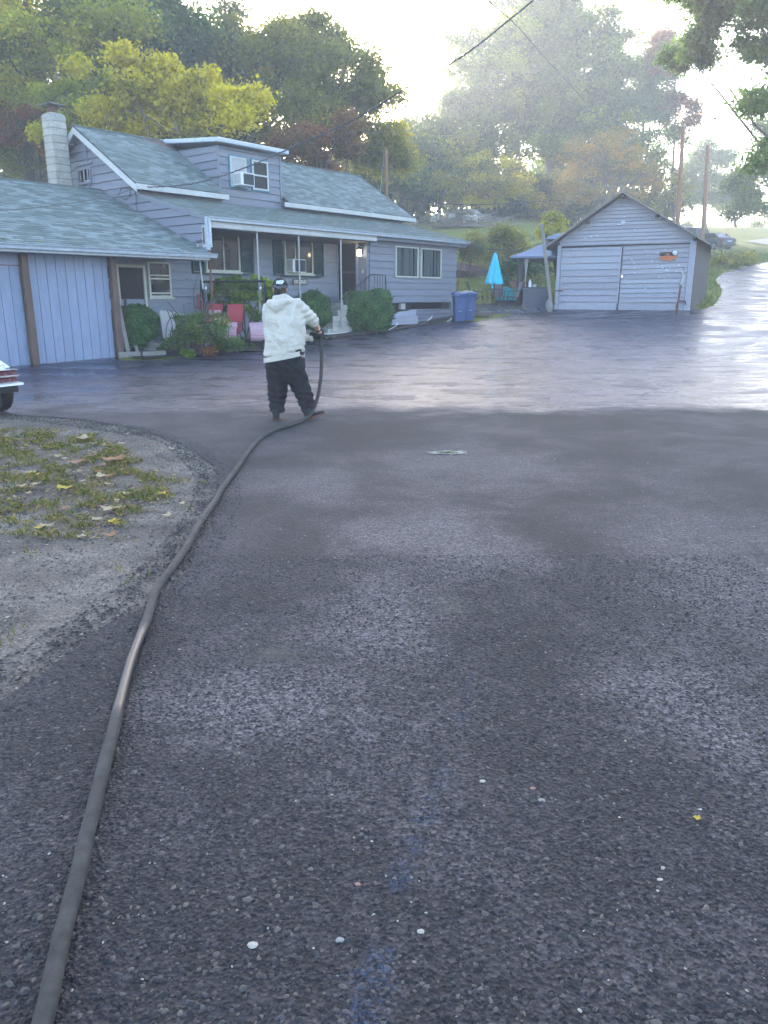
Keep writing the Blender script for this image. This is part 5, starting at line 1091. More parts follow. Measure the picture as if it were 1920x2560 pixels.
shrub('sumac_bush', 1390, 575, 44, 30, 26, 5000, .16, 'lf_yellowgreen', 'light green bush behind the left eave of the garage', seed=47, clump=.5)
for i, (px, py, s, mt, lb) in enumerate([(390, 848, 20, 'lf_lime', 'fern like green plant between the round bush and the rose bush'), (300, 868, 16, 'lf_lime', 'low weedy plant beside the timber edging'), (640, 858, 14, 'lf_hedge', 'small weed at the right tip of the planting bed'), (1010, 800, 26, 'lf_hedge', 'weeds under the broken skirting panel'), (600, 815, 16, 'lf_lime', 'green leafy plant in front of the garden chairs'), (425, 872, 20, 'lf_flower', 'dry tangled weeds left of the rose bush'), (468, 884, 16, 'lf_lime', 'small weed clump at the front edge under the rose bush'), (560, 872, 22, 'lf_olive', 'low brownish plant at the foot of the rose bush, right side'), (520, 884, 15, 'lf_red', 'reddish low weeds below the rose bush')]):
    c = hit(px, py+8); k = c.y/FPX; tree('garden_plant', c, [((c.x, c.y, c.z+s*k*.5), (s*k, s*k, s*k*.6))], 900, .09, mt, lb, 'plant', 'plants in the bed', 60+i, .008, 5, 'bark', .12, .7)

# ------------------------------------------------------------------ poles and wires
def pole(px0, py0, Y, r, label, lean=0., cross=False, hgt_extra=0):
    top = at(px0, py0, Y); gz_ = H(top.x, top.y); r_ = empty('utility_pole', (top.x, top.y, gz_), 0, label, 'utility pole')
    h_ = top.z-gz_; f = MB(); f.tube([(lean*(1-t)*1., 0, -.5*(1-t)+h_*t) for t in (0, .25, .5, .75, 1)], [r, r*.95, r*.9, r*.82, r*.75], 10); f.build('shaft', 'pole_wood', r_, smoothed=False)
    return r_, top
p1, T1 = pole(1708, 318, 40, .12, 'nearer and taller bare wooden pole right behind the garage', lean=.30)
p2, T2 = pole(1770, 362, 52, .13, 'thinner wooden pole right of the garage, standing before the parked cars', lean=.35)
p3, T3 = pole(965, 372, 44, .10, 'short brown utility pole behind the right end of the main roof', lean=.1)
f = MB(); f.box((-.18, -.04, -.35), (.18, .04, -.28)); o = f.build('crossarm', 'pole_wood', p3); o.location = (0, 0, T3.z-p3.location.z)
f = MB(); f.tube([(-.1, 0, -.3), (-.45, 0, -3.4)], .012, 5); o = f.build('ground_wire', 'white_trim', p3); o.location = (0, 0, T3.z-p3.location.z)
def cable(name, pts, r, label, sag=0., twist=False):
    P_ = [Vector(p) for p in pts]; out = []
    for a, b_ in zip(P_[:-1], P_[1:]):
        for i in range(24): t = i/24; p = a.lerp(b_, t); p.z -= sag*4*t*(1-t); out.append(p)
    out.append(P_[-1]); f = MB(); f.tube(out, r, 6)
    if twist:
        o2 = []
        L = 0
        fine_ = []
        for a, b_ in zip(out[:-1], out[1:]):
            for i in range(6): fine_.append(a.lerp(b_, i/6))
        for i, p in enumerate(fine_): o2.append(p + Vector((0, math.cos(i*.9), math.sin(i*.9)))*r*1.1)
        f.tube(o2, r*.6, 4)
    o = f.build(name, 'cable', smoothed=True, fix=False); return tag(o, label, 'cable')
g0 = W(UG-.12, 20.6, 4.62); e1 = at(1337, 0, 19); d_ = (e1-Vector(g0)); e1b = Vector(g0) + d_*1.9; e1b.z += 2.2
m1 = at(640, 372, 0.5*(g0.y+19)+0.0)
def bez(a, c, b_, n=30): return [a*(1-t)**2 + c*2*t*(1-t) + b_*t*t for t in [i/n for i in range(n+1)]]
def cable_px(name, pxs, Ys, r, label, twist=False):
    P_ = [at(x, y, Y) for (x, y), Y in zip(pxs, Ys)]; out = []
    for i in range(len(P_)-1):
        p0, p1_, p2_, p3_ = P_[max(0, i-1)], P_[i], P_[i+1], P_[min(len(P_)-1, i+2)]
        for k in range(8):
            t = k/8; out.append(.5*((2*p1_)+(-p0+p2_)*t+(2*p0-5*p1_+4*p2_-p3_)*t*t+(-p0+3*p1_-3*p2_+p3_)*t**3))
    out.append(P_[-1]); f = MB(); f.tube(out, r, 6); 
    if twist:
        o2 = []
        for a, b_ in zip(out[:-1], out[1:]):
            for i in range(4): o2.append(a.lerp(b_, i/4))
        f.tube([p + Vector((0, math.cos(i*1.1), math.sin(i*1.1)))*r*1.15 for i, p in enumerate(o2)], r*.65, 4)
    return tag(f.build(name, 'cable', smoothed=True, fix=False), label, 'cable')
gy = g0.y
cable_px('service_cable', [(345, 467), (420, 466), (500, 455), (600, 424), (700, 382), (880, 302), (1020, 218), (1160, 138), (1275, 48), (1345, -10), (1700, -320)], [gy, gy-.25, gy-.5, gy-.9, gy-1.3, gy-2.1, gy-2.8, gy-3.4, gy-4.2, gy-4.6, gy-7.5], .016, 'thick twisted cable running from the gable up across the sky to the top edge', True)
cable_px('thin_wire', [(1180, -40), (1225, 5), (1290, 62), (1345, 125), (1400, 185), (1460, 250)], [30, 31, 33, 36, 38, 41], .016, 'thin dark wire crossing the thick cable near the top edge')
cable_px('thin_wire', [(-60, 528), (60, 522), (160, 510), (280, 490), (340, 467)], [gy-8, gy-6, gy-4.4, gy-1.5, gy], .009, 'thin wire sagging over the shed roof to the gable bracket')
cable_px('thin_wire', [(968, 490), (1040, 502), (1120, 510), (1220, 511), (1420, 500)], [44, 44.5, 45, 45.5, 47], .018, 'pale wire strung from the short pole across the hillside')
cable_px('thin_wire', [(1162, 603), (1200, 620), (1240, 624), (1262, 624), (1285, 628), (1330, 615), (1372, 603)], [31.2, 31.5, 32, 32.2, 32.4, 32.6, 32.4], .014, 'pale wire hanging between the house eave and the garage')

# ------------------------------------------------------------------ man with the hose
MP = Vector((-1.18, 10.1, 0))
man = empty('person', MP, 0, 'heavyset man seen from behind in cream hoodie, black trousers and cap, holding the hose', 'person')
def limb(mb, P_, seg=16, cap=True):
    """P_: [(x,y,z, rx, ry)] rings, rx sideways, ry front to back"""
    pts = [Vector(p[:3]) for p in P_]; n = len(pts); rr = []
    for i in range(n):
        t = (pts[min(i+1, n-1)] - pts[max(i-1, 0)]).normalized(); ref = Vector((1, 0, 0)) if abs(t.x) < .8 else Vector((0, 0, 1))
        a = (ref - t*ref.dot(t)).normalized(); b_ = t.cross(a)
        rr.append([pts[i] + a*math.cos(g)*P_[i][3] + b_*math.sin(g)*P_[i][4] for g in [2*math.pi*k/seg for k in range(seg)]])
    return mb.rings(rr, cap)
def ball(mb, c, r, seg=14, rows=8):
    rr = []
    for i in range(rows+1):
        ph = math.pi*i/rows; s = max(.02, math.sin(ph)); rr.append([(c[0]+r[0]*s*math.cos(2*math.pi*k/seg), c[1]+r[1]*s*math.sin(2*math.pi*k/seg), c[2]-r[2]*math.cos(ph)) for k in range(seg)])
    return mb.rings(rr)
# body: one continuous skin from head to ankles
b = MB()
ball(b, (-.135, .06, 1.66), (.078, .098, .115)); limb(b, [(-.12, .02, 1.42, .075, .08), (-.13, .035, 1.52, .068, .072), (-.135, .045, 1.60, .062, .07)])
ball(b, (-.148, .158, 1.645), (.016, .022, .026)); ball(b, (-.145, .13, 1.585), (.04, .035, .03))
for s in (-1, 1): ball(b, (-.137+s*.083, .055, 1.645), (.014, .026, .034))
limb(b, [(-.08, .02, .55, .2, .16), (-.08, .03, .8, .23, .2), (-.08, .04, 1.0, .22, .19), (-.09, .02, 1.25, .2, .14), (-.1, .02, 1.42, .14, .10)])
limb(b, [(.06, .02, 1.42, .06, .06), (.17, .08, 1.34, .055, .055), (.24, .16, 1.27, .05, .05), (.285, .24, 1.20, .043, .043), (.325, .30, 1.13, .033, .036), (.338, .31, 1.09, .03, .04)])
limb(b, [(-.26, .02, 1.42, .06, .06), (-.30, .1, 1.25, .052, .052), (-.28, .22, 1.10, .048, .05), (-.05, .36, 1.04, .042, .042), (.14, .38, 1.03, .032, .035), (.22, .38, 1.03, .03, .035)])
for cx, fx, fy in ((-.19, -.225, -.05), (.02, .17, .0)): limb(b, [(cx, .03, .62, .11, .12), ((cx+fx)/2, .03, .42, .08, .085), (fx, fy+.04, .2, .05, .055), (fx, fy+.0, .07, .04, .045)])
fuse('body', b, 'skin', man, .012, 3)
f = MB()
for s in (-1, 1): ball(f, (-.14+s*.03, .148, 1.672), (.011, .008, .008), 8, 5)
f.build('eyes', 'white_paint', man, smoothed=True)
f = MB(); ball(f, (-.135, .03, 1.625), (.081, .085, .085)); f.build('hair', 'hair', man, smoothed=True)
# hoodie
b = MB()
limb(b, [(-.115, .04, .80, .262, .235), (-.11, .045, .87, .262, .245), (-.10, .05, 1.0, .268, .25), (-.095, .045, 1.12, .268, .235), (-.09, .03, 1.25, .262, .205), (-.095, .02, 1.34, .252, .175), (-.10, .015, 1.42, .235, .145), (-.10, .02, 1.475, .19, .12), (-.115, .02, 1.53, .115, .10), (-.125, .03, 1.57, .085, .09)], 24)
limb(b, [(.02, .0, 1.44, .10, .10), (.085, .02, 1.455, .098, .10), (.135, .05, 1.40, .096, .098), (.185, .09, 1.34, .09, .092), (.225, .14, 1.29, .083, .086), (.25, .185, 1.255, .072, .076), (.268, .215, 1.23, .058, .060)], 18)
limb(b, [(-.25, .0, 1.43, .10, .10), (-.31, .06, 1.30, .09, .09), (-.31, .16, 1.16, .085, .085), (-.22, .28, 1.10, .075, .075), (-.05, .36, 1.05, .066, .066), (.12, .385, 1.035, .055, .055), (.235, .385, 1.03, .044, .044)], 18)
# hood lying on the back
limb(b, [(-.27, .02, 1.50, .035, .03), (-.245, -.09, 1.475, .065, .05), (-.18, -.14, 1.44, .075, .055), (-.10, -.14, 1.465, .07, .05), (-.03, -.09, 1.505, .055, .045), (.0, .0, 1.53, .04, .035)], 14)
limb(b, [(-.215, -.02, 1.56, .03, .03), (-.17, -.075, 1.545, .045, .04), (-.11, -.09, 1.55, .045, .04), (-.05, -.05, 1.565, .035, .03)], 12)
def wr(c):
    d = 0.
    n1 = mnoise.noise(Vector((c.x*5+c.z*3, c.y*5, c.z*4.5-c.x*3))); n2 = mnoise.noise(Vector((c.x*12+c.z*5, c.y*11, c.z*14)))
    d += .016*n1 + .005*n2
    # folds radiating from the raised arm and gathering above the hem
    if c.x > .08 and c.z > 1.18: t = (c.x*.62-c.z*.78); d += .006*math.sin(t*80+5*n1)*min(1, (c.x-.08)*12)
    if c.z < .98: d += .007*math.sin(c.z*85+3*n1+c.x*8)*(c.x+.15)*3 if c.x > -.05 else .002*math.sin(c.z*60)
    v = c.x*.8+c.z*.6; d += .011*math.sin(v*24+4*n1)*(1 if 1.0 < c.z < 1.35 and c.x < .05 else .3)
    return d
hd = fuse('hoodie', b, 'hoodie', man, .011, 5, wr)
f = MB(); limb(f, [(.262, .206, 1.236, .062, .064), (.278, .228, 1.214, .061, .063)], 18); f.build('cuff', 'hoodie', man, smoothed=True)
f = MB(); g_ = [2*math.pi*k/32 for k in range(32)]
f.rings([[(-.115+.266*math.cos(a), .04+.24*math.sin(a), .795+.05*math.cos(a)*1.0+dz) for a in g_] for dz in (-.012, .05)], cap=False); hm = f.build('hem_band', 'hoodie', man, smoothed=True, fix=False)
f = MB(); f.tube([(-.135+.095*math.cos(a), .035+.10*math.sin(a), 1.575+.0*a) for a in [math.pi*(.95+1.1*i/14) for i in range(15)]], .012, 6); f.build('undershirt_collar', 'gazebo_dark', man)
# trousers
b = MB()
limb(b, [(-.105, .04, .46, .16, .15), (-.10, .04, .56, .235, .20), (-.10, .045, .68, .262, .225), (-.105, .045, .80, .262, .23), (-.105, .045, .92, .25, .22)], 22)
limb(b, [(-.21, .04, .62, .15, .16), (-.215, .04, .48, .14, .145), (-.215, .03, .36, .125, .13), (-.222, .01, .24, .112, .118), (-.225, -.02, .15, .10, .11), (-.225, -.03, .10, .092, .10)], 18)
limb(b, [(.02, .04, .62, .14, .16), (.065, .05, .48, .135, .145), (.115, .05, .36, .122, .13), (.155, .03, .24, .108, .115), (.18, .02, .14, .095, .10), (.19, .02, .085, .085, .09)], 18)
def wr2(c):
    n1 = mnoise.noise(Vector((c.x*6, c.y*6, c.z*7))); n2 = mnoise.noise(Vector((c.x*14, c.y*14, c.z*20)))
    return .012*n1+.005*n2 + (.008*math.sin(c.z*70+4*n1+c.x*12) if c.z < .4 else .004*math.sin((c.z+c.x)*45+3*n1))
fuse('trousers', b, 'denim_black', man, .012, 3, wr2)
# shoes
def shoe(name, x, y, rz, pitch, toe_out, mirror=1):
    b = MB(); rr = []
    for t, w, h0, h1 in ((-.02, .030, .02, .09), (.0, .042, .018, .115), (.05, .046, .018, .12), (.11, .045, .018, .095), (.17, .050, .018, .07), (.23, .050, .018, .058), (.275, .040, .022, .048), (.295, .018, .03, .04)):
        rr.append([(w*math.cos(a), t, (h0+h1)/2 + (h1-h0)/2*math.sin(a)) for a in [2*math.pi*k/14 for k in range(14)]])
    b.rings(rr); limb(b, [(0, .03, .08, .052, .055), (0, .035, .15, .055, .06)], 14)
    o = fuse(name, b, 'shoe', man, .008, 2); o.scale = (.95, .9, .95); o.location = (x, y, 0); o.rotation_euler = (pitch, 0, rz)
    s_ = MB(); rr = []
    out = [(math.cos(a)*(.050 if math.sin(a) > -.2 else .045), .135+.165*math.sin(a)) for a in [2*math.pi*k/24 for k in range(24)]]
    s_.hexa([(p, q, .0) for p, q in out], [(p*1.02, q, .026) for p, q in out]); so = s_.build('sole', 'sole', o); return o
shoe('shoe', -.225, -.12, R(6), 0, 0)
s2 = shoe('shoe', .175, -.06, R(-58), R(16), 0); 
# cap
f = MB(); rr = []
for i in range(9):
    ph = math.pi/2*i/8; rr.append([(-.135+.101*math.cos(ph)*math.cos(a), .055+.112*math.cos(ph)*math.sin(a), 1.685+.108*math.sin(ph)) for a in [2*math.pi*k/28 for k in range(28)]])
f.rings(rr); cp = f.build('cap', 'cap_black', man, smoothed=True)
f = MB(); f.rings([[(-.135+.103*math.cos(a), .055+.114*math.sin(a), z) for a in [2*math.pi*k/28 for k in range(28)]] for z in (1.665, 1.69)], cap=False)
f.tube([(-.135+.103*math.cos(a), .055+.114*math.sin(a), 1.672+.018*math.sin((a-math.pi*1.2)/.6*math.pi)) for a in [math.pi*(1.2+.6*i/10) for i in range(11)]], .011, 6); f.build('strap', 'cap_grey', cp, smoothed=True)
f = MB(); f.hexa([(-.135+.10*math.cos(a), .055+.11*math.sin(a)+(0 if not o_ else .0), 1.68) for a, o_ in [(math.pi*i/10, 0) for i in range(11)]] + [(-.135+.085*math.cos(a), .07+.20*math.sin(a), 1.665) for a in [math.pi*(10-i)/10 for i in range(11)]], [(-.135+.10*math.cos(a), .055+.11*math.sin(a), 1.686) for a in [math.pi*i/10 for i in range(11)]] + [(-.135+.085*math.cos(a), .07+.20*math.sin(a), 1.671) for a in [math.pi*(10-i)/10 for i in range(11)]]); f.build('brim', 'cap_black', cp)
cu = bpy.data.curves.new('msp', 'FONT'); cu.body = 'MSP'; cu.size = .062; cu.align_x = 'CENTER'; cu.extrude = .0015; cu.offset = .0030; cu.shear = .1
ob_ = bpy.data.objects.new('msp', cu); COL.objects.link(ob_); dg = bpy.context.evaluated_depsgraph_get(); mm = bpy.data.meshes.new_from_object(ob_.evaluated_get(dg)); bpy.data.objects.remove(ob_)
bm = bmesh.new(); bm.from_mesh(mm); bmesh.ops.subdivide_edges(bm, edges=bm.edges, cuts=2)
for v in bm.verts:
    x, z, d = v.co.x, v.co.y, v.co.z; a = -math.pi/2 + x/.108 + .12; zz = .022+z*.95; ph = math.asin(min(.95, zz/.108)); rr_ = math.cos(ph)
    v.co = Vector((-.135+(.103+d)*rr_*math.cos(a), .055+(.1145+d)*rr_*math.sin(a), 1.690+zz))
bm.to_mesh(mm); bm.free(); mm.materials.clear(); mm.materials.append(M['letter_white']); link('cap_lettering', mm, cp)
# gloved hands closed round the hose
def fist(name, c, ax, palm, flip=1):
    """fingers wrap the axis ax at c; palm = direction from hose to palm"""
    ax = Vector(ax).normalized(); pd = Vector(palm).normalized(); sd = ax.cross(pd).normalized()*flip; c = Vector(c); b = MB()
    def pt(a, r, h): return c + (pd*math.cos(a)+sd*math.sin(a))*r + ax*h
    limb(b, [tuple(pt(0, .075, .0)+pd*.06)+(.032, .028), tuple(pt(0, .06, .0))+(.045, .030), tuple(pt(.1, .045, .0))+(.046, .022)], 12)
    for j, (h_, ln) in enumerate(((.036, .92), (.013, 1.), (-.011, .95), (-.034, .8))):
        P_ = [tuple(pt(a*ln, .042, h_))+(.0105-.0006*k, .0105-.0006*k) for k, a in enumerate((.3, 1.0, 1.7, 2.4, 3.1, 3.7))]; limb(b, P_, 8)
    P_ = [tuple(pt(-a, .044, .035+.006*k))+(.012, .012) for k, a in enumerate((.4, 1.0, 1.7, 2.3))]; limb(b, P_, 8)
    return fuse(name, b, 'glove', man, .005, 2)
HX = (.345, .335, 1.075)
fist('glove', HX, (0, .1, 1), (-.35, -.35, .85)); fist('glove', (.322, .38, 1.04), (.9, .35, .15), (-1, -.05, .3), -1)
f = MB(); limb(f, [(.318, .292, 1.145, .037, .040), (.328, .30, 1.125, .037, .040)], 12); f.build('wrist_band', 'glove', man)
f = MB(); f.box((.318, .25, 1.135), (.338, .26, 1.158)); f.build('watch_face', 'white_paint', man)
# hose
hz = .024
hp_ = [(.10, .95, .98), (.20, .66, 1.03), (.32, .44, 1.07), (.348, .335, 1.065), (.345, .30, .97), (.352, .26, .80), (.35, .20, .62), (.335, .13, .44), (.305, .06, .28), (.255, -.02, .14), (.19, -.16, .055), (.11, -.36, hz)]
P3 = [MP+Vector(p) for p in hp_] + [Vector((x, y, hz)) for x, y in [(-1.16, 9.45), (-1.28, 9.2), (-1.37, 8.8), (-1.40, 8.35), (-1.395, 7.83), (-1.38, 7.43), (-1.36, 6.91), (-1.35, 6.42), (-1.34, 6.13), (-1.31, 5.74), (-1.3, 5.32), (-1.275, 4.91), (-1.25, 4.59), (-1.24, 4.29), (-1.24, 4.05), (-1.23, 3.87), (-1.20, 3.69), (-1.165, 3.50), (-1.13, 3.25), (-1.1, 3.05), (-1.06, 2.84), (-1.02, 2.64), (-.985, 2.47), (-.94, 2.24), (-.9, 2.05), (-.87, 1.9), (-.84, 1.77), (-.81, 1.61), (-.78, 1.47), (-.75, 1.34), (-.66, .9), (-.5, .3), (-.3, -.6), (-.2, -2)]]
def cr_(P_, n=6):
    out = []
    for i in range(len(P_)-1):
        p0, p1_, p2_, p3_ = P_[max(0, i-1)], P_[i], P_[i+1], P_[min(len(P_)-1, i+2)]
        for k in range(n): t = k/n; out.append(.5*((2*p1_)+(-p0+p2_)*t+(2*p0-5*p1_+4*p2_-p3_)*t*t+(-p0+3*p1_-3*p2_+p3_)*t**3))
    return out + [P_[-1]]
m, n, bb_ = nt('hose_rubber', .6, .5); P__ = nd(n, 'NewGeometry').outputs['Position']; sx = nd(n, 'SeparateXYZ'); n.links.new(P__, sx.inputs[0])
cc_ = ramp(n, noise_n(n, P__, 14, 6, .7), [(.35, (.014, .0135, .0125)), (.65, (.042, .039, .035))])
wetm = mth(n, 'MULTIPLY', ramp(n, mth(n, 'SUBTRACT', sx.outputs[1], 2.55), [(.0, 0.), (.1, 1.)]), ramp(n, mth(n, 'SUBTRACT', sx.outputs[1], 2.7), [(.62, 1.), (.75, 0.)]))
cc_ = mixc(n, wetm, cc_, (.005, .005, .009)); n.links.new(cc_, bb_.inputs['Base Color']); n.links.new(mixc(n, wetm, .8, .42), bb_.inputs['Roughness'])
mp_ = nd(n, 'Mapping'); mp_.inputs['Scale'].default_value = (60, 8, 60); n.links.new(P__, mp_.inputs[0]); bump(n, bb_, noise_n(n, mp_.outputs[0], 1, 4, .7), .3, .004); M['hose_rubber'] = m
f = MB(); f.tube(cr_(P3), .0235, 14); tag(f.build('spray_hose', 'hose_rubber', smoothed=True, fix=False), 'long thick dusty black hose lying across the driveway up to the man', 'hose')
f = MB(); f.tube([MP+Vector(p) for p in ((.10, .95, .98), (.03, 1.2, .93), (-.02, 1.45, .84))], [.018, .014, .02], 8); tag(f.build('spray_wand', 'grey_metal', smoothed=True), 'metal spray wand on the end of the hose, hidden in front of the man', 'spray wand')

# ------------------------------------------------------------------ cars
def car(name, loc, rz, label, paint, L=4.5, Wd=1.75, Hh=1.42, style='sedan', group=None, plate=False, near=False):
    """x across, y forward (front at +y); built round the rear axle region, origin at the middle of the rear bumper"""
    r_ = empty(name, loc, rz, label, 'car', group); hw = Wd/2
    if style == 'coupe': prof = [(0, .32, .54), (.10, .27, .57), (.55, .22, .60), (1.2, .20, .62), (2.4, .18, .62), (3.2, .18, .60), (4.2, .20, .55), (4.55, .26, .48)]
    elif style == 'suv': prof = [(0, .42, 1.02), (.12, .36, 1.08), (1.2, .32, 1.10), (2.6, .30, 1.08), (3.3, .30, 1.06), (4.3, .34, 1.0), (4.55, .42, .86)]
    else: prof = [(0, .34, .92), (.12, .28, 1.0), (.8, .26, 1.0), (1.4, .25, .97), (2.6, .24, .95), (3.2, .24, .92), (4.2, .27, .80), (4.5, .34, .66)]
    k = L/prof[-1][0]; f = MB(); rr = []
    for y, z0, z1 in prof:
        e = 1 - .10*(abs(y*k-L/2)/(L/2))**4
        rr.append([(sx_*hw*e*w_, y*k, z0+(z1-z0)*t) for sx_, w_, t in ((-1, .90, 0), (-1, .985, .25), (-1, 1., .6), (-1, .95, 1.), (1, .95, 1.), (1, 1., .6), (1, .985, .25), (1, .90, 0))])
    f.rings(rr); bevel(f.build('body', paint, r_), .03, 3)
    gh = {'coupe': [(.12, .57), (.75, .86), (1.45, .98), (2.1, .95), (2.85, .60)], 'suv': [(.05, 1.08), (.35, 1.66), (1.5, 1.74), (2.5, 1.70), (3.2, 1.07)]}.get(style, [(.45, .99), (1.05, 1.38), (1.7, 1.43), (2.4, 1.39), (3.25, .94)])
    f = MB(); rr = []
    zb = gh[0][1]-.02
    for (y, z) in gh:
        t = (z-zb)/(max(g[1] for g in gh)-zb); wt = hw*(.93-.17*t)
        rr.append([(-hw*.93, y*k, zb-.03), (-wt, y*k, z), (wt, y*k, z), (hw*.93, y*k, zb-.03)])
    f.rings(rr); gl = f.build('glasshouse', 'car_glass' if not near else 'rear_glass', r_)
    zt = max(g[1] for g in gh); f = MB(); rr = []
    for (y, z) in gh[1:-1]: wt = hw*.765; rr.append([(-wt, y*k, z-.012), (-wt*.97, y*k, z+.022), (wt*.97, y*k, z+.022), (wt, y*k, z-.012)])
    f.rings(rr); bevel(f.build('roof', paint, r_), .02)
    for s in (-1, 1):
        f = MB(); pts = [(s*(hw*.93), gh[0][0]*k-.01, zb-.02), (s*hw*.775, gh[1][0]*k-.02, gh[1][1]+.01)]; f.bar(pts[0], pts[1], .10, .05); f.build('rear_pillar', paint, r_)
        f = MB(); f.bar((s*hw*.775, gh[-2][0]*k, gh[-2][1]), (s*hw*.93, gh[-1][0]*k, gh[-1][1]), .07, .04); f.build('front_pillar', paint, r_)
        f = MB(); f.bar((s*(hw*.94), gh[2][0]*k, zb-.02), (s*(hw*.775), gh[2][0]*k, gh[2][1]), .08, .04, up=(0, 1, 0)); f.build('side_pillar', paint, r_)
        for y in ((.34, 2.95) if near else (.85*k, 3.6*k)):
            wr_ = .28 if near else .33; f = MB(); f.tube([(s*(hw-.22), y, wr_), (s*(hw-(.03 if near else -.005)), y, wr_)], wr_, 20); wh = f.build('wheel', 'rubber', r_)
            f = MB(); f.tube([(s*(hw-.05 if near else hw-.01), y, wr_), (s*(hw-.02 if near else hw+.012), y, wr_)], .18, 14); f.build('rim', 'silver_paint', wh)
        if not near:
            f = MB(); f.box((s*hw*.93, -.03, prof[0][1]+.28), (s*hw*.66, .05, prof[0][2]-.06)); f.build('taillight', 'red_lens', r_)
        f = MB(); f.box((s*hw*.86, L-.06, .58), (s*hw*.5, L+.005, .70)); f.build('headlight', 'white_paint', r_)
        f = MB(); f.box((s*(hw+.02), gh[-1][0]*k-.25, zb+.02), (s*(hw+.16), gh[-1][0]*k-.12, zb+.14)); f.build('wing_mirror', paint, r_)
    f = MB(); f.box((-hw*.95, -.08, .26 if near else .36), (hw*.95, .02, .34 if near else .50)); bevel(f.build('rear_bumper', 'rubber' if near else paint, r_), .02)
    f = MB(); f.box((-hw*.93, L-.02, .34), (hw*.93, L+.08, .48)); bevel(f.build('front_bumper', 'rubber', r_), .02)
    if plate:
        f = MB(); f.box((-.22, -.10, .62), (.22, -.02, .76)); f.build('number_plate', 'plate_blue', r_)
    return r_
# classic car whose tail corner shows at the left edge
hr = math.atan2(-.32, .95)  # not used for position, the tail line runs 18.6 deg right of ahead
dr_ = Vector((math.sin(R(28)), math.cos(R(28)), 0)); fw = Vector((-dr_.y, dr_.x, 0))
CP = at(43, 950, 10.75); CP.z = 0
tail_mid = CP - dr_*.87 
nc = car('classic_car', (tail_mid.x, tail_mid.y, 0), math.atan2(-fw.x, fw.y), 'pale old car with wide red tail lights cut off by the left edge', 'car_pale', L=4.4, Wd=1.74, style='coupe', near=True)
nc.scale = (1, 1, 1.12)
for z0, z1 in ((.385, .45), (.468, .53)):
    f = MB(); f.hexa([(-.86, -.045, z0), (.865, -.045, z0), (.84, -.015, z1), (-.83, -.015, z1)], [(-.86, .05, z0), (.865, .05, z0), (.84, .05, z1), (-.83, .05, z1)]); tl = f.build('taillight', 'red_lens', nc)
    f = MB()
    for z in (z0-.006, z1): f.box((-.87, -.052, z), (.872, -.0, z+.007))
    f.build('chrome_strip', 'chrome', tl)
f = MB(); f.box((-.88, -.10, .345), (.89, -.0, .37)); f.build('bumper_strip', 'white_paint', nc)
f = MB(); f.box((.36, .02, .10), (.60, .035, .30)); f.build('mud_flap', 'gazebo_dark', nc)
pA = hit(1816, 632); cz_ = pA.z
def ground_car(px, py, rz, label, paint, **k):
    p = hit(px, py); return car('parked_car', (p.x, p.y, p.z), rz, label, paint, group='cars parked on the hill', **k)
ground_car(1820, 624, R(24), 'dark grey saloon with pale blue plate, rightmost car parked on the hill', 'dark_grey_paint', plate=True)
ground_car(1756, 616, R(22), 'dark green estate car between the wooden pole and the dark grey saloon', 'green_car', style='suv')
ground_car(1738, 600, R(22), 'light roofed car farthest back, mostly hidden behind the dark green estate', 'gold_car')

# ------------------------------------------------------------------ garden furniture and clutter in the bed
def red_chair(px, py, Y, rz, label, s=1., roll=False):
    c = at(px, py, Y); zb = H(c.x, c.y)+.02; r_ = empty('garden_recliner', (c.x, c.y, zb), rz, label, 'recliner', 'red recliners in the bed')
    f = MB(); f.rings([[(x*.23, y, z), (x*.23, y+.03, z+.01)][0:1] + [] for x in (1,)] if False else [[(-.23, y, z), (.23, y, z), (.23, y+.025, z+.01), (-.23, y+.025, z+.01)] for y, z in ((.10, .42), (.18, .55), (.30, .78), (.36, 1.0), (.40, 1.16))]); f.build('backrest', 'red_fabric', r_)
    f = MB(); f.rings([[(-.23, y, z), (.23, y, z), (.23, y, z+.025), (-.23, y, z+.025)] for y, z in ((.12, .40), (-.05, .36), (-.25, .40))]); f.build('seat', 'red_fabric', r_)
    if roll: f = MB(); f.tube([(-.22, .22, .92), (.22, .22, .92)], .075, 12); f.build('head_pillow', 'pink_fabric', r_, smoothed=True)
    for x in (-.26, .26):
        f = MB(); f.tube([(x, .42, 1.2), (x, .12, .42), (x, -.28, .42), (x, -.45, .30)], .014, 6); f.build('side_frame', 'black_metal', r_)
        f = MB(); f.tube(cr_([Vector(p) for p in ((x, .28, .72), (x, .05, .66), (x, -.2, .60), (x, -.28, .45), (x, -.22, 0))]), .018, 6); f.build('armrest', 'black_metal', r_)
        f = MB(); f.tube([(x, -.1, .4), (x, .35, 0)], .014, 6); f.build('leg', 'black_metal', r_)
    return r_
red_chair(578, 800, 22.3, R(-10), 'red recliner with tall faded back, right of the other red recliner')
red_chair(528, 800, 22.5, R(-6), 'bright red recliner with rolled pink head pillow behind the rose bush', roll=True)
f = MB(); f.box((-.07, 0, 0), (.07, .06, .42)); frame_thing('red_cushion', f, 'red_fabric', at(502, 773, 22.8), 'narrow dark red cushion left of the swing frame post', 'cushion', bev=.02)
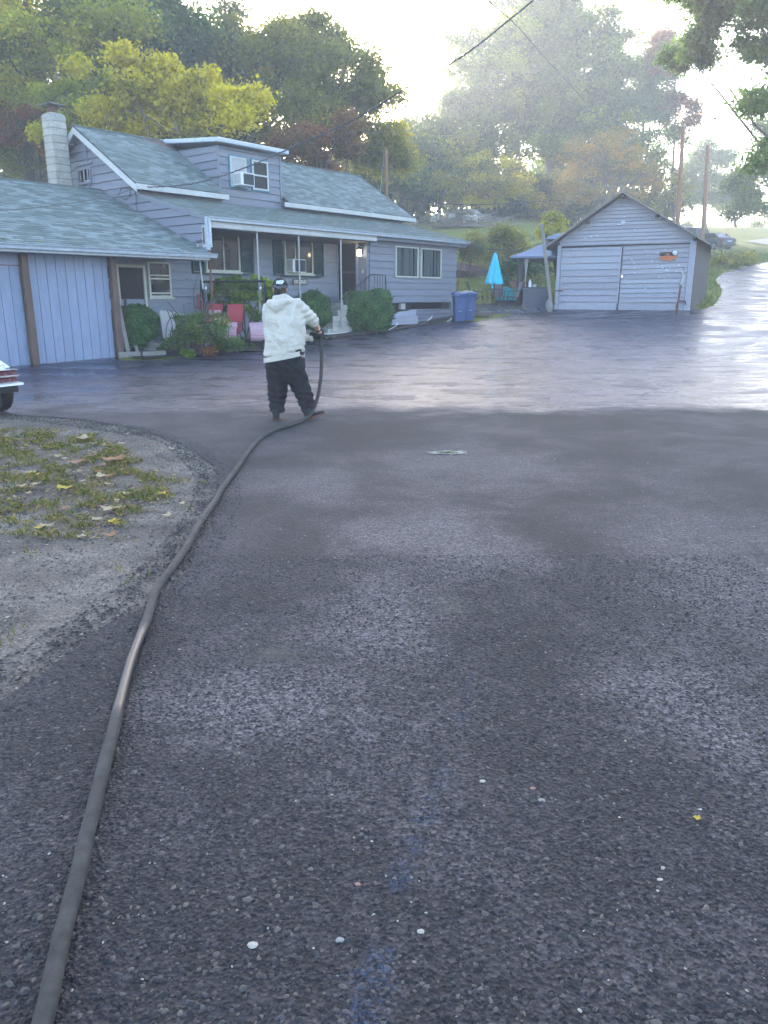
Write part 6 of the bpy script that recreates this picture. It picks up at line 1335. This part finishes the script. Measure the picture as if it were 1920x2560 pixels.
def footstool(px, py, Y, label):
    c = at(px, py, Y); r_ = empty('footstool', (c.x, c.y, c.z), R(10), label, 'footstool', 'pink foot cushions')
    ys = [(-.20, -.10), (-.17, .12), (-.10, .24), (0, .30), (.12, .32), (.26, .30)]
    f = MB(); rr = []
    for y, z in ys: w_ = .24-.03*(y < -.12); rr.append([(-w_, y, z), (-w_*.9, y-.015, z+.02), (w_*.9, y-.015, z+.02), (w_, y, z), (w_*.9, y+.05, z-.05), (-w_*.9, y+.05, z-.05)])
    f.rings(rr); f.build('cushion', 'pink_fabric', r_, smoothed=False)
    for i in range(5):
        t = i/5; f = MB(); z = -.06+t*.30; y = -.205+.03*t+(.05*t*t); f.tube([(-.235, y, z), (.235, y, z)], .010, 6); f.build('seam', 'red_fabric', r_)
    for x in (-.24, .24): f = MB(); f.tube([(x, -.2, -.14), (x, -.12, .2), (x, .1, .30), (x, .35, .2)], .014, 6); f.build('side_frame', 'black_metal', r_)
    return r_
footstool(572, 838, 21.6, 'rounded pink foot cushion left of the planting gap, nearer the rose bush')
footstool(645, 838, 21.9, 'rounded pink foot cushion just left of the man')
a_ = at(503, 705, 22.2); b_ = at(662, 704, 22.2); za = H(a_.x, a_.y)
sw = empty('swing_frame', (a_.x, a_.y, za), 0, 'black metal garden swing frame around the red recliners', 'swing frame')
w_s = b_.x-a_.x; hs_ = a_.z-za
f = MB(); f.tube([(-.02, 0, hs_), (w_s, 0, hs_+.02)], .03, 8); f.build('top_bar', 'black_metal', sw)
for x in (0, w_s):
    for y in (-.5, .6): f = MB(); f.tube([(x, 0, hs_+.05), (x-.02, y*.5, hs_*.5), (x-.05, y, 0)], .025, 8); f.build('leg', 'black_metal', sw)
    xi = x+(.12 if x == 0 else -.12); f = MB(); f.tube([(xi, 0, hs_), (xi, 0, hs_-.5)], .01, 5); f.build('hanger', 'grey_metal', sw)
    f = MB(); f.lathe([(0, -.05), (.03, -.03), (.03, .03), (0, .05)], (xi, 0, hs_-.16), 8); f.build('bulb', 'white_paint', sw)
f = MB(); f.tube([(0, 0, 0), (.10, -.1, 1.15)], .025, 6); p_ = at(508, 722, 21.9); frame_thing('white_pole', f, 'white_trim', (p_.x, p_.y, p_.z), 'slanting white pole under the shed gutter end', 'pole', rz=math.pi)
# stump, stones, blocks, timber edging
c = hit(455, 858); f = MB(); f.tube([(0, 0, -.1), (.0, .0, .5), (.05, 0, .95), (.3, .05, 1.05)], [.12, .10, .09, .05], 7); frame_thing('driftwood', f, 'bark', (c.x, c.y+.4, c.z), 'dark gnarled stump standing behind the rose bush', 'stump', rz=0)
for i, (px, py, s, lb) in enumerate([(286, 868, .16, 'pale mottled stone at the shed corner, top of a small pile'), (290, 885, .15, 'pale stone at the foot of the shed corner pile'), (345, 866, .12, 'brown stone beside the stacked grey blocks'), (362, 874, .10, 'flat brown stone left of the stacked grey blocks'), (1010, 806, .30, 'large reddish rock under the broken skirting'), (1062, 803, .14, 'grey rock right of the large reddish rock'), (935, 822, .12, 'pale rock at the right end of the step kerb'), (958, 818, .10, 'small rock between kerb and reddish rock')]):
    c = hit(px, py); rock('stone', (c.x, c.y+.1, c.z+s*.35), (s*1.3, s, s*.75), 'rock_red' if i == 4 else 'rock_grey', lb, seed=i+10, group='stones round the planting bed')
def blockthing(px, py, dx, dz, sx_, sy_, sz_, label, name='concrete_block', mat='concrete', rz=.1, group=None, dy=0.):
    c = hit(px, py); f = MB(); f.box((-sx_/2, -sy_/2, 0), (sx_/2, sy_/2, sz_)); return frame_thing(name, f, mat, (c.x+dx, c.y+.15+dy, c.z+dz), label, 'block', group, rz=rz, bev=.01)
gB = 'stacked concrete blocks'
blockthing(377, 880, 0, .03, .42, .2, .10, 'grey concrete block, lowest of the small stack by the bed', group=gB)
blockthing(383, 880, 0, .13, .38, .2, .10, 'grey concrete block in the middle of the small stack', group=gB, rz=-.1)
blockthing(372, 880, 0, .23, .26, .18, .08, 'smallest grey concrete block on top of the stack', group=gB, rz=.3)
c1, c2 = hit(300, 892), hit(405, 890)
for i, (pa_, pb_, lb) in enumerate((((298, 893), (352, 892), 'old timber edging left, nearest the shed corner'), ((356, 892), (415, 889), 'old timber edging right, below the stacked blocks'))):
    a, b2 = hit(*pa_), hit(*pb_); f = MB(); f.bar((0, 0, .05), (b2.x-a.x, b2.y-a.y, b2.z-a.z+.05), .13, .16); frame_thing('edging_timber', f, 'grey_wood', a, lb, 'edging timber', 'timbers edging the bed', rz=0, bev=.01)
for i, (pa_, pb_, lb) in enumerate((((700, 842), (812, 834), 'low concrete kerb left of the porch post'), ((816, 834), (912, 826), 'low concrete kerb in front of the boxy clipped bush'))):
    a, b2 = hit(*pa_), hit(*pb_); f = MB(); f.bar((0, .1, .06), (b2.x-a.x, b2.y-a.y+.1, b2.z-a.z+.06), .2, .22); frame_thing('kerb', f, 'concrete', a, lb, 'kerb', 'kerbs below the porch', rz=0, bev=.02)
# concrete walk and firewood by the footstools
for i, (px, py, rr_) in enumerate(((628, 846, .07), (640, 850, .06), (652, 853, .07))):
    c = hit(px, py+6); f = MB(); f.tube([(-.22, 0, 0), (.22, .06, .02)], rr_, 9); frame_thing('log', f, 'grey_wood', (c.x, c.y, c.z+.10+.03*i), ['pale split log nearest the bed, left one', 'pale split log in the middle of three', 'pale split log rightmost, beside the man'][i], 'log', 'logs in the wheelbarrow', rz=-.2*i)
c = hit(640, 866); f = MB(); f.rings([[(x*w, y*w*.6, z) for x, y in ((-1, -1), (1, -1), (1, 1), (-1, 1))] for w, z in ((.30, .0), (.45, .16), (.42, .16), (.28, .03))]); frame_thing('tray', f, 'gazebo_dark', (c.x, c.y, c.z+.02), 'black trough holding split logs left of the man', 'trough', rz=-.2)
# white garden hose along the kerb
def hose2(name, pxs, r, label, lift=None):
    P_ = []
    for i, q in enumerate(pxs):
        if len(q) == 3: P_.append(at(*q))
        else: c = hit(*q); P_.append(Vector((c.x, c.y, c.z+r+.01)))
    f = MB(); f.tube(cr_(P_), r, 8); return tag(f.build(name, 'white_hose', smoothed=True, fix=False), label, 'hose')
hose2('garden_hose', [(775, 838), (820, 838), (860, 834), (880, 830), (890, 826), (905, 822), (915, 822)], .022, 'white garden hose curling along the kerb by the porch steps')
hose2('garden_hose', [(972, 828), (985, 820), (992, 812, 28.2), (994, 800, 28.4)], .022, 'short white hose end left of the reddish rock')
hose2('garden_hose', [(1064, 806), (1072, 800, 29.2), (1080, 792, 29.5)], .022, 'short white hose end sticking up right of the reddish rock')
hose2('garden_hose', [(1118, 806), (1128, 797, 30.2), (1138, 780, 30.3), (1142, 760, 30.4), (1146, 738, 30.4)], .026, 'white hose hanging down the house corner beside the blue bins')

# brush pile on the slope
c = hit(1150, 570); bp_ = empty('brush_pile', c, 0, 'heap of cut branches and white plastic sheets on the grassy slope', 'brush pile')
f = MB(); g = random.Random(5); S_ = c.y/FPX
for i in range(300):
    x = g.gauss(0, 48)*S_; z = abs(g.gauss(.3, .5)); z = min(z, 1.35-abs(x)*.25) if abs(x) < 4 else .2; y = g.uniform(-1, 1); L_ = g.uniform(.6, 1.8); a = g.uniform(0, 6.28); e_2 = g.gauss(0, .25)
    f.bar((x, y, max(.05, z)), (x+L_*math.cos(a), y+L_*math.sin(a)*.5, max(.05, z+L_*e_2)), .06, .06)
o = f.build('sticks', 'stick', bp_); tag(o, kind='stuff')
for px, py, w_, h_, rz in ((1088, 545, 18, 14, .3), (1176, 550, 30, 20, -.2), (1192, 535, 26, 8, -.6), (1130, 540, 14, 8, .2)):
    p = at(px, py, c.y-.8); bm = bmesh.new(); bmesh.ops.create_grid(bm, x_segments=8, y_segments=8, size=1)
    for v in bm.verts: v.co = Vector((v.co.x*w_*S_*.55, .25*mnoise.noise(v.co*2+Vector((px, 0, 0)))*2-.2*v.co.y, v.co.y*h_*S_*.5 + .22*mnoise.noise(v.co*1.7+Vector((0, py, 0))) + v.co.x*rz*.5))
    me = bpy.data.meshes.new('sheet'); bm.to_mesh(me); bm.free(); me.materials.append(M['tarp_white']); o = link('plastic_sheet', me, bp_); o.location = p-c; sm_ = o.modifiers.new('s', 'SOLIDIFY'); sm_.thickness = .03
c = hit(1165, 712); f = MB()
rock('soil_heap', (c.x-.5, c.y+3, c.z+.2), (2.6, 1.2, 1.0), 'soil', 'dark heap of soil on the slope beside the house corner', 'soil heap', seed=30)
for i, (px, py) in enumerate(((1195, 788), (1215, 783), (1235, 786), (1250, 780), (1268, 783), (1225, 792), (1205, 795), (1282, 779))):
    c = hit(px, py); f = MB(); f.bar((-.3, 0, .04), (.35, .05*(i % 3), .06), .09, .05); frame_thing('scrap_wood', f, 'grey_wood' if i % 2 else 'rust_wood', c, 'broken piece of scrap wood on the bank below the patio table', 'scrap wood', 'scrap wood below the patio', rz=.4*i)

# ------------------------------------------------------------------ on the driveway
c = hit(1118, 1133); f = MB(); g = random.Random(8); pts = []
for i in range(26):
    a = 2*math.pi*i/26; rr_ = 1+g.uniform(-.35, .25); pts.append((.17*rr_*math.cos(a), .065*rr_*math.sin(a), .002))
f.poly(pts, [tuple(range(26))]); m, n, bb_ = nt('puddle', .04, .8); bb_.inputs['Base Color'].default_value = (.03, .035, .02, 1); M['puddle'] = m
pu = f.mesh('puddle', 'puddle', fix=False); tag(link('puddle', pu, None, loc=(c.x, c.y, .006)), 'small ragged puddle with pale rim in the dry asphalt', 'puddle')
f = MB()
for i in range(26):
    a, b2 = Vector(pts[i]), Vector(pts[(i+1) % 26]); f.bar(a+Vector((0, 0, .002)), b2+Vector((0, 0, .002)), .012*g.uniform(.5, 1.6), .004)
    if g.random() < .5: d = a.normalized()*g.uniform(.04, .12); f.bar(a, a+d+Vector((g.uniform(-.03, .03), 0, 0)), .007, .004)
o = f.build('pale_rim', 'ground_white', bpy.data.objects['puddle'])
m, n, bb_ = nt('worn_patch', .95, .2); P__ = nd(n, 'TexCoord').outputs['Object']; cc_ = ramp(n, noise_n(n, P__, 60, 5, .7), [(.35, (.09, .082, .072)), (.65, (.25, .23, .195))]); n.links.new(cc_, bb_.inputs['Base Color']); bump(n, bb_, noise_n(n, P__, 80, 4, .7), .6, .01)
ln = nd(n, 'VectorMath'); ln.operation = 'LENGTH'; n.links.new(P__, ln.inputs[0])
G__ = nd(n, 'NewGeometry').outputs['Position']
al = ramp(n, mth(n, 'ADD', mth(n, 'MULTIPLY', noise_n(n, G__, 14, 6, .7), 1.1), mth(n, 'MULTIPLY', ln.outputs['Value'], -.55)), [(.12, 0.), (.5, .55)]); n.links.new(al, bb_.inputs['Alpha']); n.links.new(ramp(n, noise_n(n, G__, 110, 5, .7), [(.35, (.07, .062, .054)), (.65, (.21, .19, .16))]), bb_.inputs['Base Color']); M['worn_patch'] = m
def patch(name, px, py, rx, ry, mat, label, seed):
    c = hit(px, py); g = random.Random(seed); pts = [((1+g.uniform(-.25, .1))*math.cos(a), (1+g.uniform(-.25, .1))*math.sin(a), 0) for a in [2*math.pi*i/18 for i in range(18)]]
    f = MB(); f.poly(pts, [tuple(range(18))]); me = f.mesh(name, mat, fix=False); o = tag(link(name, me, None, loc=(c.x, c.y, .005+.0007*seed)), label, 'stain'); o.scale = (rx, ry, 1); return o
patch('worn_patch', 1238, 1530, .085, .10, 'worn_patch', 'squarish sandy worn patch in the middle of the driveway', 1)
patch('worn_patch', 1120, 1525, .20, .16, 'worn_patch', 'fainter brownish worn patch left of the squarish sandy one', 2)
patch('worn_patch', 690, 1640, .30, .16, 'worn_patch', 'pale scuffed patch between hose and blue marks', 3)
m, n, bb_ = nt('chalk_blue', .9, .2); P__ = nd(n, 'NewGeometry').outputs['Position']; bb_.inputs['Base Color'].default_value = (.085, .14, .25, 1); n.links.new(ramp(n, noise_n(n, P__, 90, 4, .7), [(.50, 0.), (.66, .38)]), bb_.inputs['Alpha']); M['chalk_blue'] = m
for i, (px, py, s) in enumerate([(1195, 1605, .015), (1197, 1640, .02), (1175, 1690, .02), (1170, 1715, .022), (1165, 1745, .024), (1158, 1790, .02), (1145, 1800, .022), (1110, 1930, .03), (1100, 1965, .03), (1075, 2005, .03), (1068, 2045, .04), (1030, 2115, .03), (1010, 2180, .04), (1000, 2215, .035), (945, 2410, .05), (920, 2480, .05), (910, 2530, .06)]):
    c = hit(px, py); g = random.Random(i); f = MB(); f.poly([(s*(1+g.uniform(-.4, .4))*math.cos(a), s*1.2*(1+g.uniform(-.4, .4))*math.sin(a), 0) for a in [2*math.pi*k/10 for k in range(10)]], [tuple(range(10))]); me = f.mesh('chalk_mark', 'chalk_blue', fix=False)
    tag(link('chalk_mark', me, None, loc=(c.x, c.y, .0055)), 'faded blue chalk spot, one of a dotted line down the driveway', 'chalk mark', 'blue chalk spots on the driveway')
# loose aggregate near the camera (stuff) and the pale pebbles that stand out
g = np.random.default_rng(21)
def stones(name, n_, xr, yf, sz, tints, mat, zoff=0., keep=None, flat=.55):
    X = g.uniform(xr[0], xr[1], n_); Y = yf(g.random(n_)); 
    if keep is not None: k = keep(X, Y); X, Y = X[k], Y[k]
    n_ = len(X); s = g.uniform(*sz, n_) * (1 + .25*g.normal(size=n_)).clip(.5, 1.9)
    base_ = np.array([(1, 0, 0), (.45, .85, .05), (-.5, .8, -.05), (-.95, -.1, 0), (-.4, -.85, .05), (.55, -.8, -.03), (.1, .05, .9), (-.05, -.1, -.8)])
    tri = np.array([(0, 1, 6), (1, 2, 6), (2, 3, 6), (3, 4, 6), (4, 5, 6), (5, 0, 6)])
    ang = g.uniform(0, 2*math.pi, n_); c_, s_ = np.cos(ang), np.sin(ang); V_ = base_[None]*(1+.22*g.normal(size=(n_, 8, 1)))
    st = g.uniform(.55, 1., (n_, 1)); x = V_[:, :, 0]; y = V_[:, :, 1]*st; z = V_[:, :, 2]*flat
    xx = (x*c_[:, None]-y*s_[:, None])*s[:, None]+X[:, None]; yy = (x*s_[:, None]+y*c_[:, None])*s[:, None]+Y[:, None]; zz = z*s[:, None] + hgt(X, Y)[:, None] + zoff
    P_ = np.stack([xx, yy, zz], -1)[:, tri, :].reshape(-1, 3); t = np.repeat(np.interp(g.random(n_), np.linspace(0, 1, len(tints)), tints), 6)
    me = quads_mesh(name, P_, mat, t, k=3); o = link(name, me); tag(o, kind='stuff'); return o
m, n, bb_ = nt('aggregate', .75, .4); a__ = nd(n, 'Attribute'); a__.attribute_name = 'tint'
n.links.new(ramp(n, a__.outputs['Fac'], [(0, (.008, .0075, .009)), (.5, (.022, .020, .022)), (.8, (.055, .049, .049)), (.93, (.13, .11, .085)), (1, (.42, .38, .30))]), bb_.inputs['Base Color']); M['aggregate'] = m
def off_island(X, Y): return ~in_poly(verge, X, Y)
stones('loose_aggregate', 60000, (-1.9, 2.2), lambda r_: .95+3.6*r_**1.6, (.0035, .0085), [.0, .1, .2, .3, .35, .4, .5, .55, .6, .65, .7, .76, .8, .86, .92], 'aggregate', .0005, off_island)
stones('light_pebbles', 3200, (-2.4, 3.2), lambda r_: .95+7*r_**1.5, (.0018, .0055), [.88, .92, .95, .97, 1.], 'aggregate', .001, off_island)
stones('verge_gravel', 30000, (-5.5, -1.0), lambda r_: 1.6+9*r_, (.004, .010), [.4, .65, .75, .8, .85, .9, .93, .98], 'aggregate', -.006, lambda X, Y: in_poly(verge, X, Y))
stones('edge_crumbs', 120000, (-6, -.4), lambda r_: 1.2+10*r_, (.004, .013), [0, .2, .4, .5, .6, .7, .8], 'aggregate', .0, lambda X, Y: ((in_poly(verge, X, Y) & ~in_poly(verge, X+.35, Y+.3*(Y > 9))) | (in_poly(verge, X-.06, Y) & ~in_poly(verge, X, Y))) & (g.random(len(X)) < .75))
stones('spilled_gravel', 40000, (-6, -.4), lambda r_: 1.2+10*r_, (.003, .009), [.6, .75, .85, .92], 'aggregate', .0, lambda X, Y: in_poly(verge, X-.22, Y-.1) & ~in_poly(verge, X, Y) & (g.random(len(X)) < .5))
for i, (px, py, s, lb, mt) in enumerate([(632, 2364, .017, 'largest white pebble in the lower left of the driveway', 'ground_white'), (850, 2352, .014, 'two toned pebble right of the largest white one', 'rock_grey'), (1206, 1954, .012, 'bright white pebble beside the blue chalk line', 'ground_white'), (1332, 1972, .012, 'tan flat pebble right of the blue chalk line', 'rock_red'), (1052, 2330, .012, 'pointed white pebble low beside the chalk line', 'ground_white'), (1354, 2002, .014, 'bluish grey flat pebble below the tan one', 'rock_grey'), (894, 2212, .010, 'orange tan pebble left of the chalk line', 'rock_red'), (1650, 2200, .010, 'forked pale pebble right of the middle', 'ground_white')]):
    c = hit(px, py); s *= .78; rock('pebble', (c.x, c.y, .002), (s*1.1, s*.75, s*.45), mt, lb, cat='pebble', group='pebbles that stand out', seed=40+i)
# fallen leaves (things) and small litter
def leaf_mesh(mat, seed):
    g = random.Random(seed); pts = []
    lob = 5
    for i in range(20):
        a = 2*math.pi*i/20 + .1; r0 = .5+.5*abs(math.cos(a*lob/2))**.8; r0 *= 1 if math.sin(a) > -.8 else .7; pts.append((r0*math.cos(a), r0*math.sin(a), .22*r0*r0*(1+.6*math.sin(3*a+seed))))
    f = MB(); f.poly(pts+[(0, 0, 0)], [(i, (i+1) % 20, 20) for i in range(20)]); me = f.mesh('fallen_leaf', mat, fix=False, tints=True); return me
LM = {k: [leaf_mesh(k, s) for s in (1, 2)] for k in ('leaf_yellow', 'leaf_tan', 'leaf_orange')}
def fleaf(px, py, s, k, label, dz=.01, rz=None):
    c = hit(px, py); o = link('fallen_leaf', random.choice(LM[k]), None, loc=(c.x, c.y, c.z+dz), rz=rz if rz is not None else rnd(0, 6)); o.scale = (s, s, s)
    return tag(o, label, 'leaf', 'fallen leaves on the verge')
fleaf(210, 1102, .10, 'leaf_tan', 'broad tan fallen leaf near the top of the verge', .03); fleaf(286, 1157, .11, 'leaf_orange', 'curled orange brown fallen leaf, right of its twin', .03); fleaf(192, 1163, .09, 'leaf_orange', 'curled orange brown fallen leaf, left of its twin', .03)
fleaf(160, 1232, .07, 'leaf_yellow', 'bright yellow fallen leaf in the grass', .04); fleaf(278, 1278, .08, 'leaf_tan', 'cream tan fallen leaf at the lower edge of the grass', .02); fleaf(252, 1198, .07, 'leaf_tan', 'pale wide fallen leaf on the right of the grass patch', .03)
fleaf(1742, 2048, .014, 'leaf_yellow', 'tiny yellow leaf alone on the asphalt at the right', .006)
for i in range(46):
    px, py = rnd(0, 460), rnd(1085, 1350)
    if px > 300 and py > 1300: continue
    k = random.choice(['leaf_yellow', 'leaf_tan', 'leaf_tan', 'leaf_orange']); fleaf(px, py, rnd(.025, .05), k, {'leaf_yellow': 'small yellow fallen leaf among the sparse grass', 'leaf_tan': 'small tan fallen leaf among the sparse grass', 'leaf_orange': 'small orange brown fallen leaf among the sparse grass'}[k], rnd(.005, .03))
for u, v in ((9.2, 17.55), (12.0, 17.5), (13.3, 17.5), (10.9, 17.4), (8.4, 17.6)):
    z = ZS0 + (v-VS0)*(ZS1-ZS0)/(VS1-VS0)+.03; k = random.choice(['leaf_yellow', 'leaf_tan']); o = link('fallen_leaf', LM['leaf_yellow'][0], None, loc=W(u, v, z)); o.scale = (.07,)*3; tag(o, 'yellow leaf lying on the shed roof just above its gutter', 'leaf', 'leaves in the shed gutter')
# grass
def blades(name, n_, px_box, hgt_, wid, mat, keep=None, seed=1, dens=None, world_box=None, zoff=0., lean=.5):
    g = np.random.default_rng(seed)
    if world_box: X = g.uniform(world_box[0], world_box[1], n_); Y = g.uniform(world_box[2], world_box[3], n_)
    if keep is not None: k = keep(X, Y); X, Y = X[k], Y[k]
    if dens: 
        f_ = np.array([mnoise.noise(Vector((x*dens[0], y*dens[0], seed)))+.5*mnoise.noise(Vector((x*dens[0]*3, y*dens[0]*3, seed))) for x, y in zip(X, Y)]); k = f_ > dens[1]; X, Y = X[k], Y[k]
    n_ = len(X); Z = hgt(X, Y)+zoff; h_ = hgt_*g.uniform(.35, 1.3, n_); a = g.uniform(0, 2*math.pi, n_); w_ = wid*g.uniform(.6, 1.4, n_); l_ = h_*g.uniform(.1, 1, n_)*lean*1.6; b2 = g.uniform(0, 2*math.pi, n_)
    p0 = np.stack([X-w_*np.cos(a), Y-w_*np.sin(a), Z], 1); p1_ = np.stack([X+w_*np.cos(a), Y+w_*np.sin(a), Z], 1)
    m1_ = np.stack([X+l_*.35*np.cos(b2)+w_*.8*np.cos(a), Y+l_*.35*np.sin(b2)+w_*.8*np.sin(a), Z+h_*.6], 1); t = np.stack([X+l_*np.cos(b2), Y+l_*np.sin(b2), Z+h_*(1-.25*lean)], 1)
    q = np.stack([p0, p1_, m1_, t], 1).reshape(-1, 3); o = link(name, quads_mesh(name, q, mat, g.random(n_)**1.2)); tag(o, kind='stuff'); return o
gp = px2xy([(-160, 1060), (120, 1075), (240, 1085), (330, 1130), (400, 1180), (480, 1195), (430, 1260), (330, 1300), (260, 1345), (120, 1350), (0, 1335), (-160, 1340)])
blades('grass', 80000, None, .042, .0024, 'grass_near', keep=lambda X, Y: in_poly(gp, X, Y), world_box=(-6.5, -1.5, 4.5, 10), dens=(3.4, .04), seed=3, lean=.7)
blades('weeds', 9000, None, .045, .005, 'grass_near', keep=lambda X, Y: in_poly(gp, X, Y), world_box=(-6.5, -2.6, 4.5, 10), dens=(1.6, .05), seed=9, lean=1.2)
blades('sparse_grass', 9000, None, .035, .0025, 'grass_near', keep=lambda X, Y: in_poly(verge, X+.2, Y), world_box=(-4.2, -1.3, 2.6, 8), dens=(3., .35), seed=5)
blades('leaf_litter', 26000, None, .012, .012, 'litter', keep=lambda X, Y: in_poly(gp, X, Y), world_box=(-6.5, -1.5, 4.5, 10), dens=(1.7, -.1), seed=6, lean=3.0)
notdrive = lambda X, Y: ~in_poly(drive, X, Y)
blades('slope_grass', 60000, None, .11, .014, 'grass', keep=lambda X, Y: notdrive(X, Y) & (X > 1+.18*(Y-30)-2), world_box=(2, 26, 32.5, 58), seed=7, dens=(.5, -.35))
blades('road_verge_grass', 26000, None, .16, .016, 'grass', keep=notdrive, world_box=(11.5, 34, 29, 62), seed=8)
blades('bed_weeds', 7000, None, .10, .010, 'grass_near', keep=lambda X, Y: in_poly(pl, X, Y), world_box=(-8, 1, 19, 30), seed=12, dens=(1.2, .05))
# dark shaded wood closing the view between the trunks
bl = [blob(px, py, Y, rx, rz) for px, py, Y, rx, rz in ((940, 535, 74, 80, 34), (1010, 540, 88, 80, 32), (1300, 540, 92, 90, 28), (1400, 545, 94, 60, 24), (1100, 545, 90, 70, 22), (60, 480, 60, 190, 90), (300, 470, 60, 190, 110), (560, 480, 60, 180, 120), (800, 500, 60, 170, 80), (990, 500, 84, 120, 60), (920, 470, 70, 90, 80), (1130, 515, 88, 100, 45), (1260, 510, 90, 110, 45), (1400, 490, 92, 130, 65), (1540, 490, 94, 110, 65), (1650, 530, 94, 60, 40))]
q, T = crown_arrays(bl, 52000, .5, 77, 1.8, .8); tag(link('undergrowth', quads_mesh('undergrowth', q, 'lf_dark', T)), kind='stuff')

# ------------------------------------------------------------------ haze volume, put in to mimic lens glare and lighten the trees
bm = bmesh.new(); bmesh.ops.create_cube(bm, size=1)
for v in bm.verts: v.co = Vector((v.co.x*1240, 410+v.co.y*1000, 16.0+v.co.z*42))
me = bpy.data.meshes.new('haze'); bm.to_mesh(me); bm.free()
m = bpy.data.materials.new('haze'); m.use_nodes = True; n = m.node_tree; n.nodes.clear(); out = nd(n, 'OutputMaterial'); pv = nd(n, 'VolumePrincipled')
pv.inputs['Color'].default_value = (.93, .95, 1, 1); pv.inputs['Density'].default_value = .0024; pv.inputs['Anisotropy'].default_value = .35; n.links.new(pv.outputs[0], out.inputs['Volume'])
me.materials.append(m); tag(link('haze', me), kind='stuff')
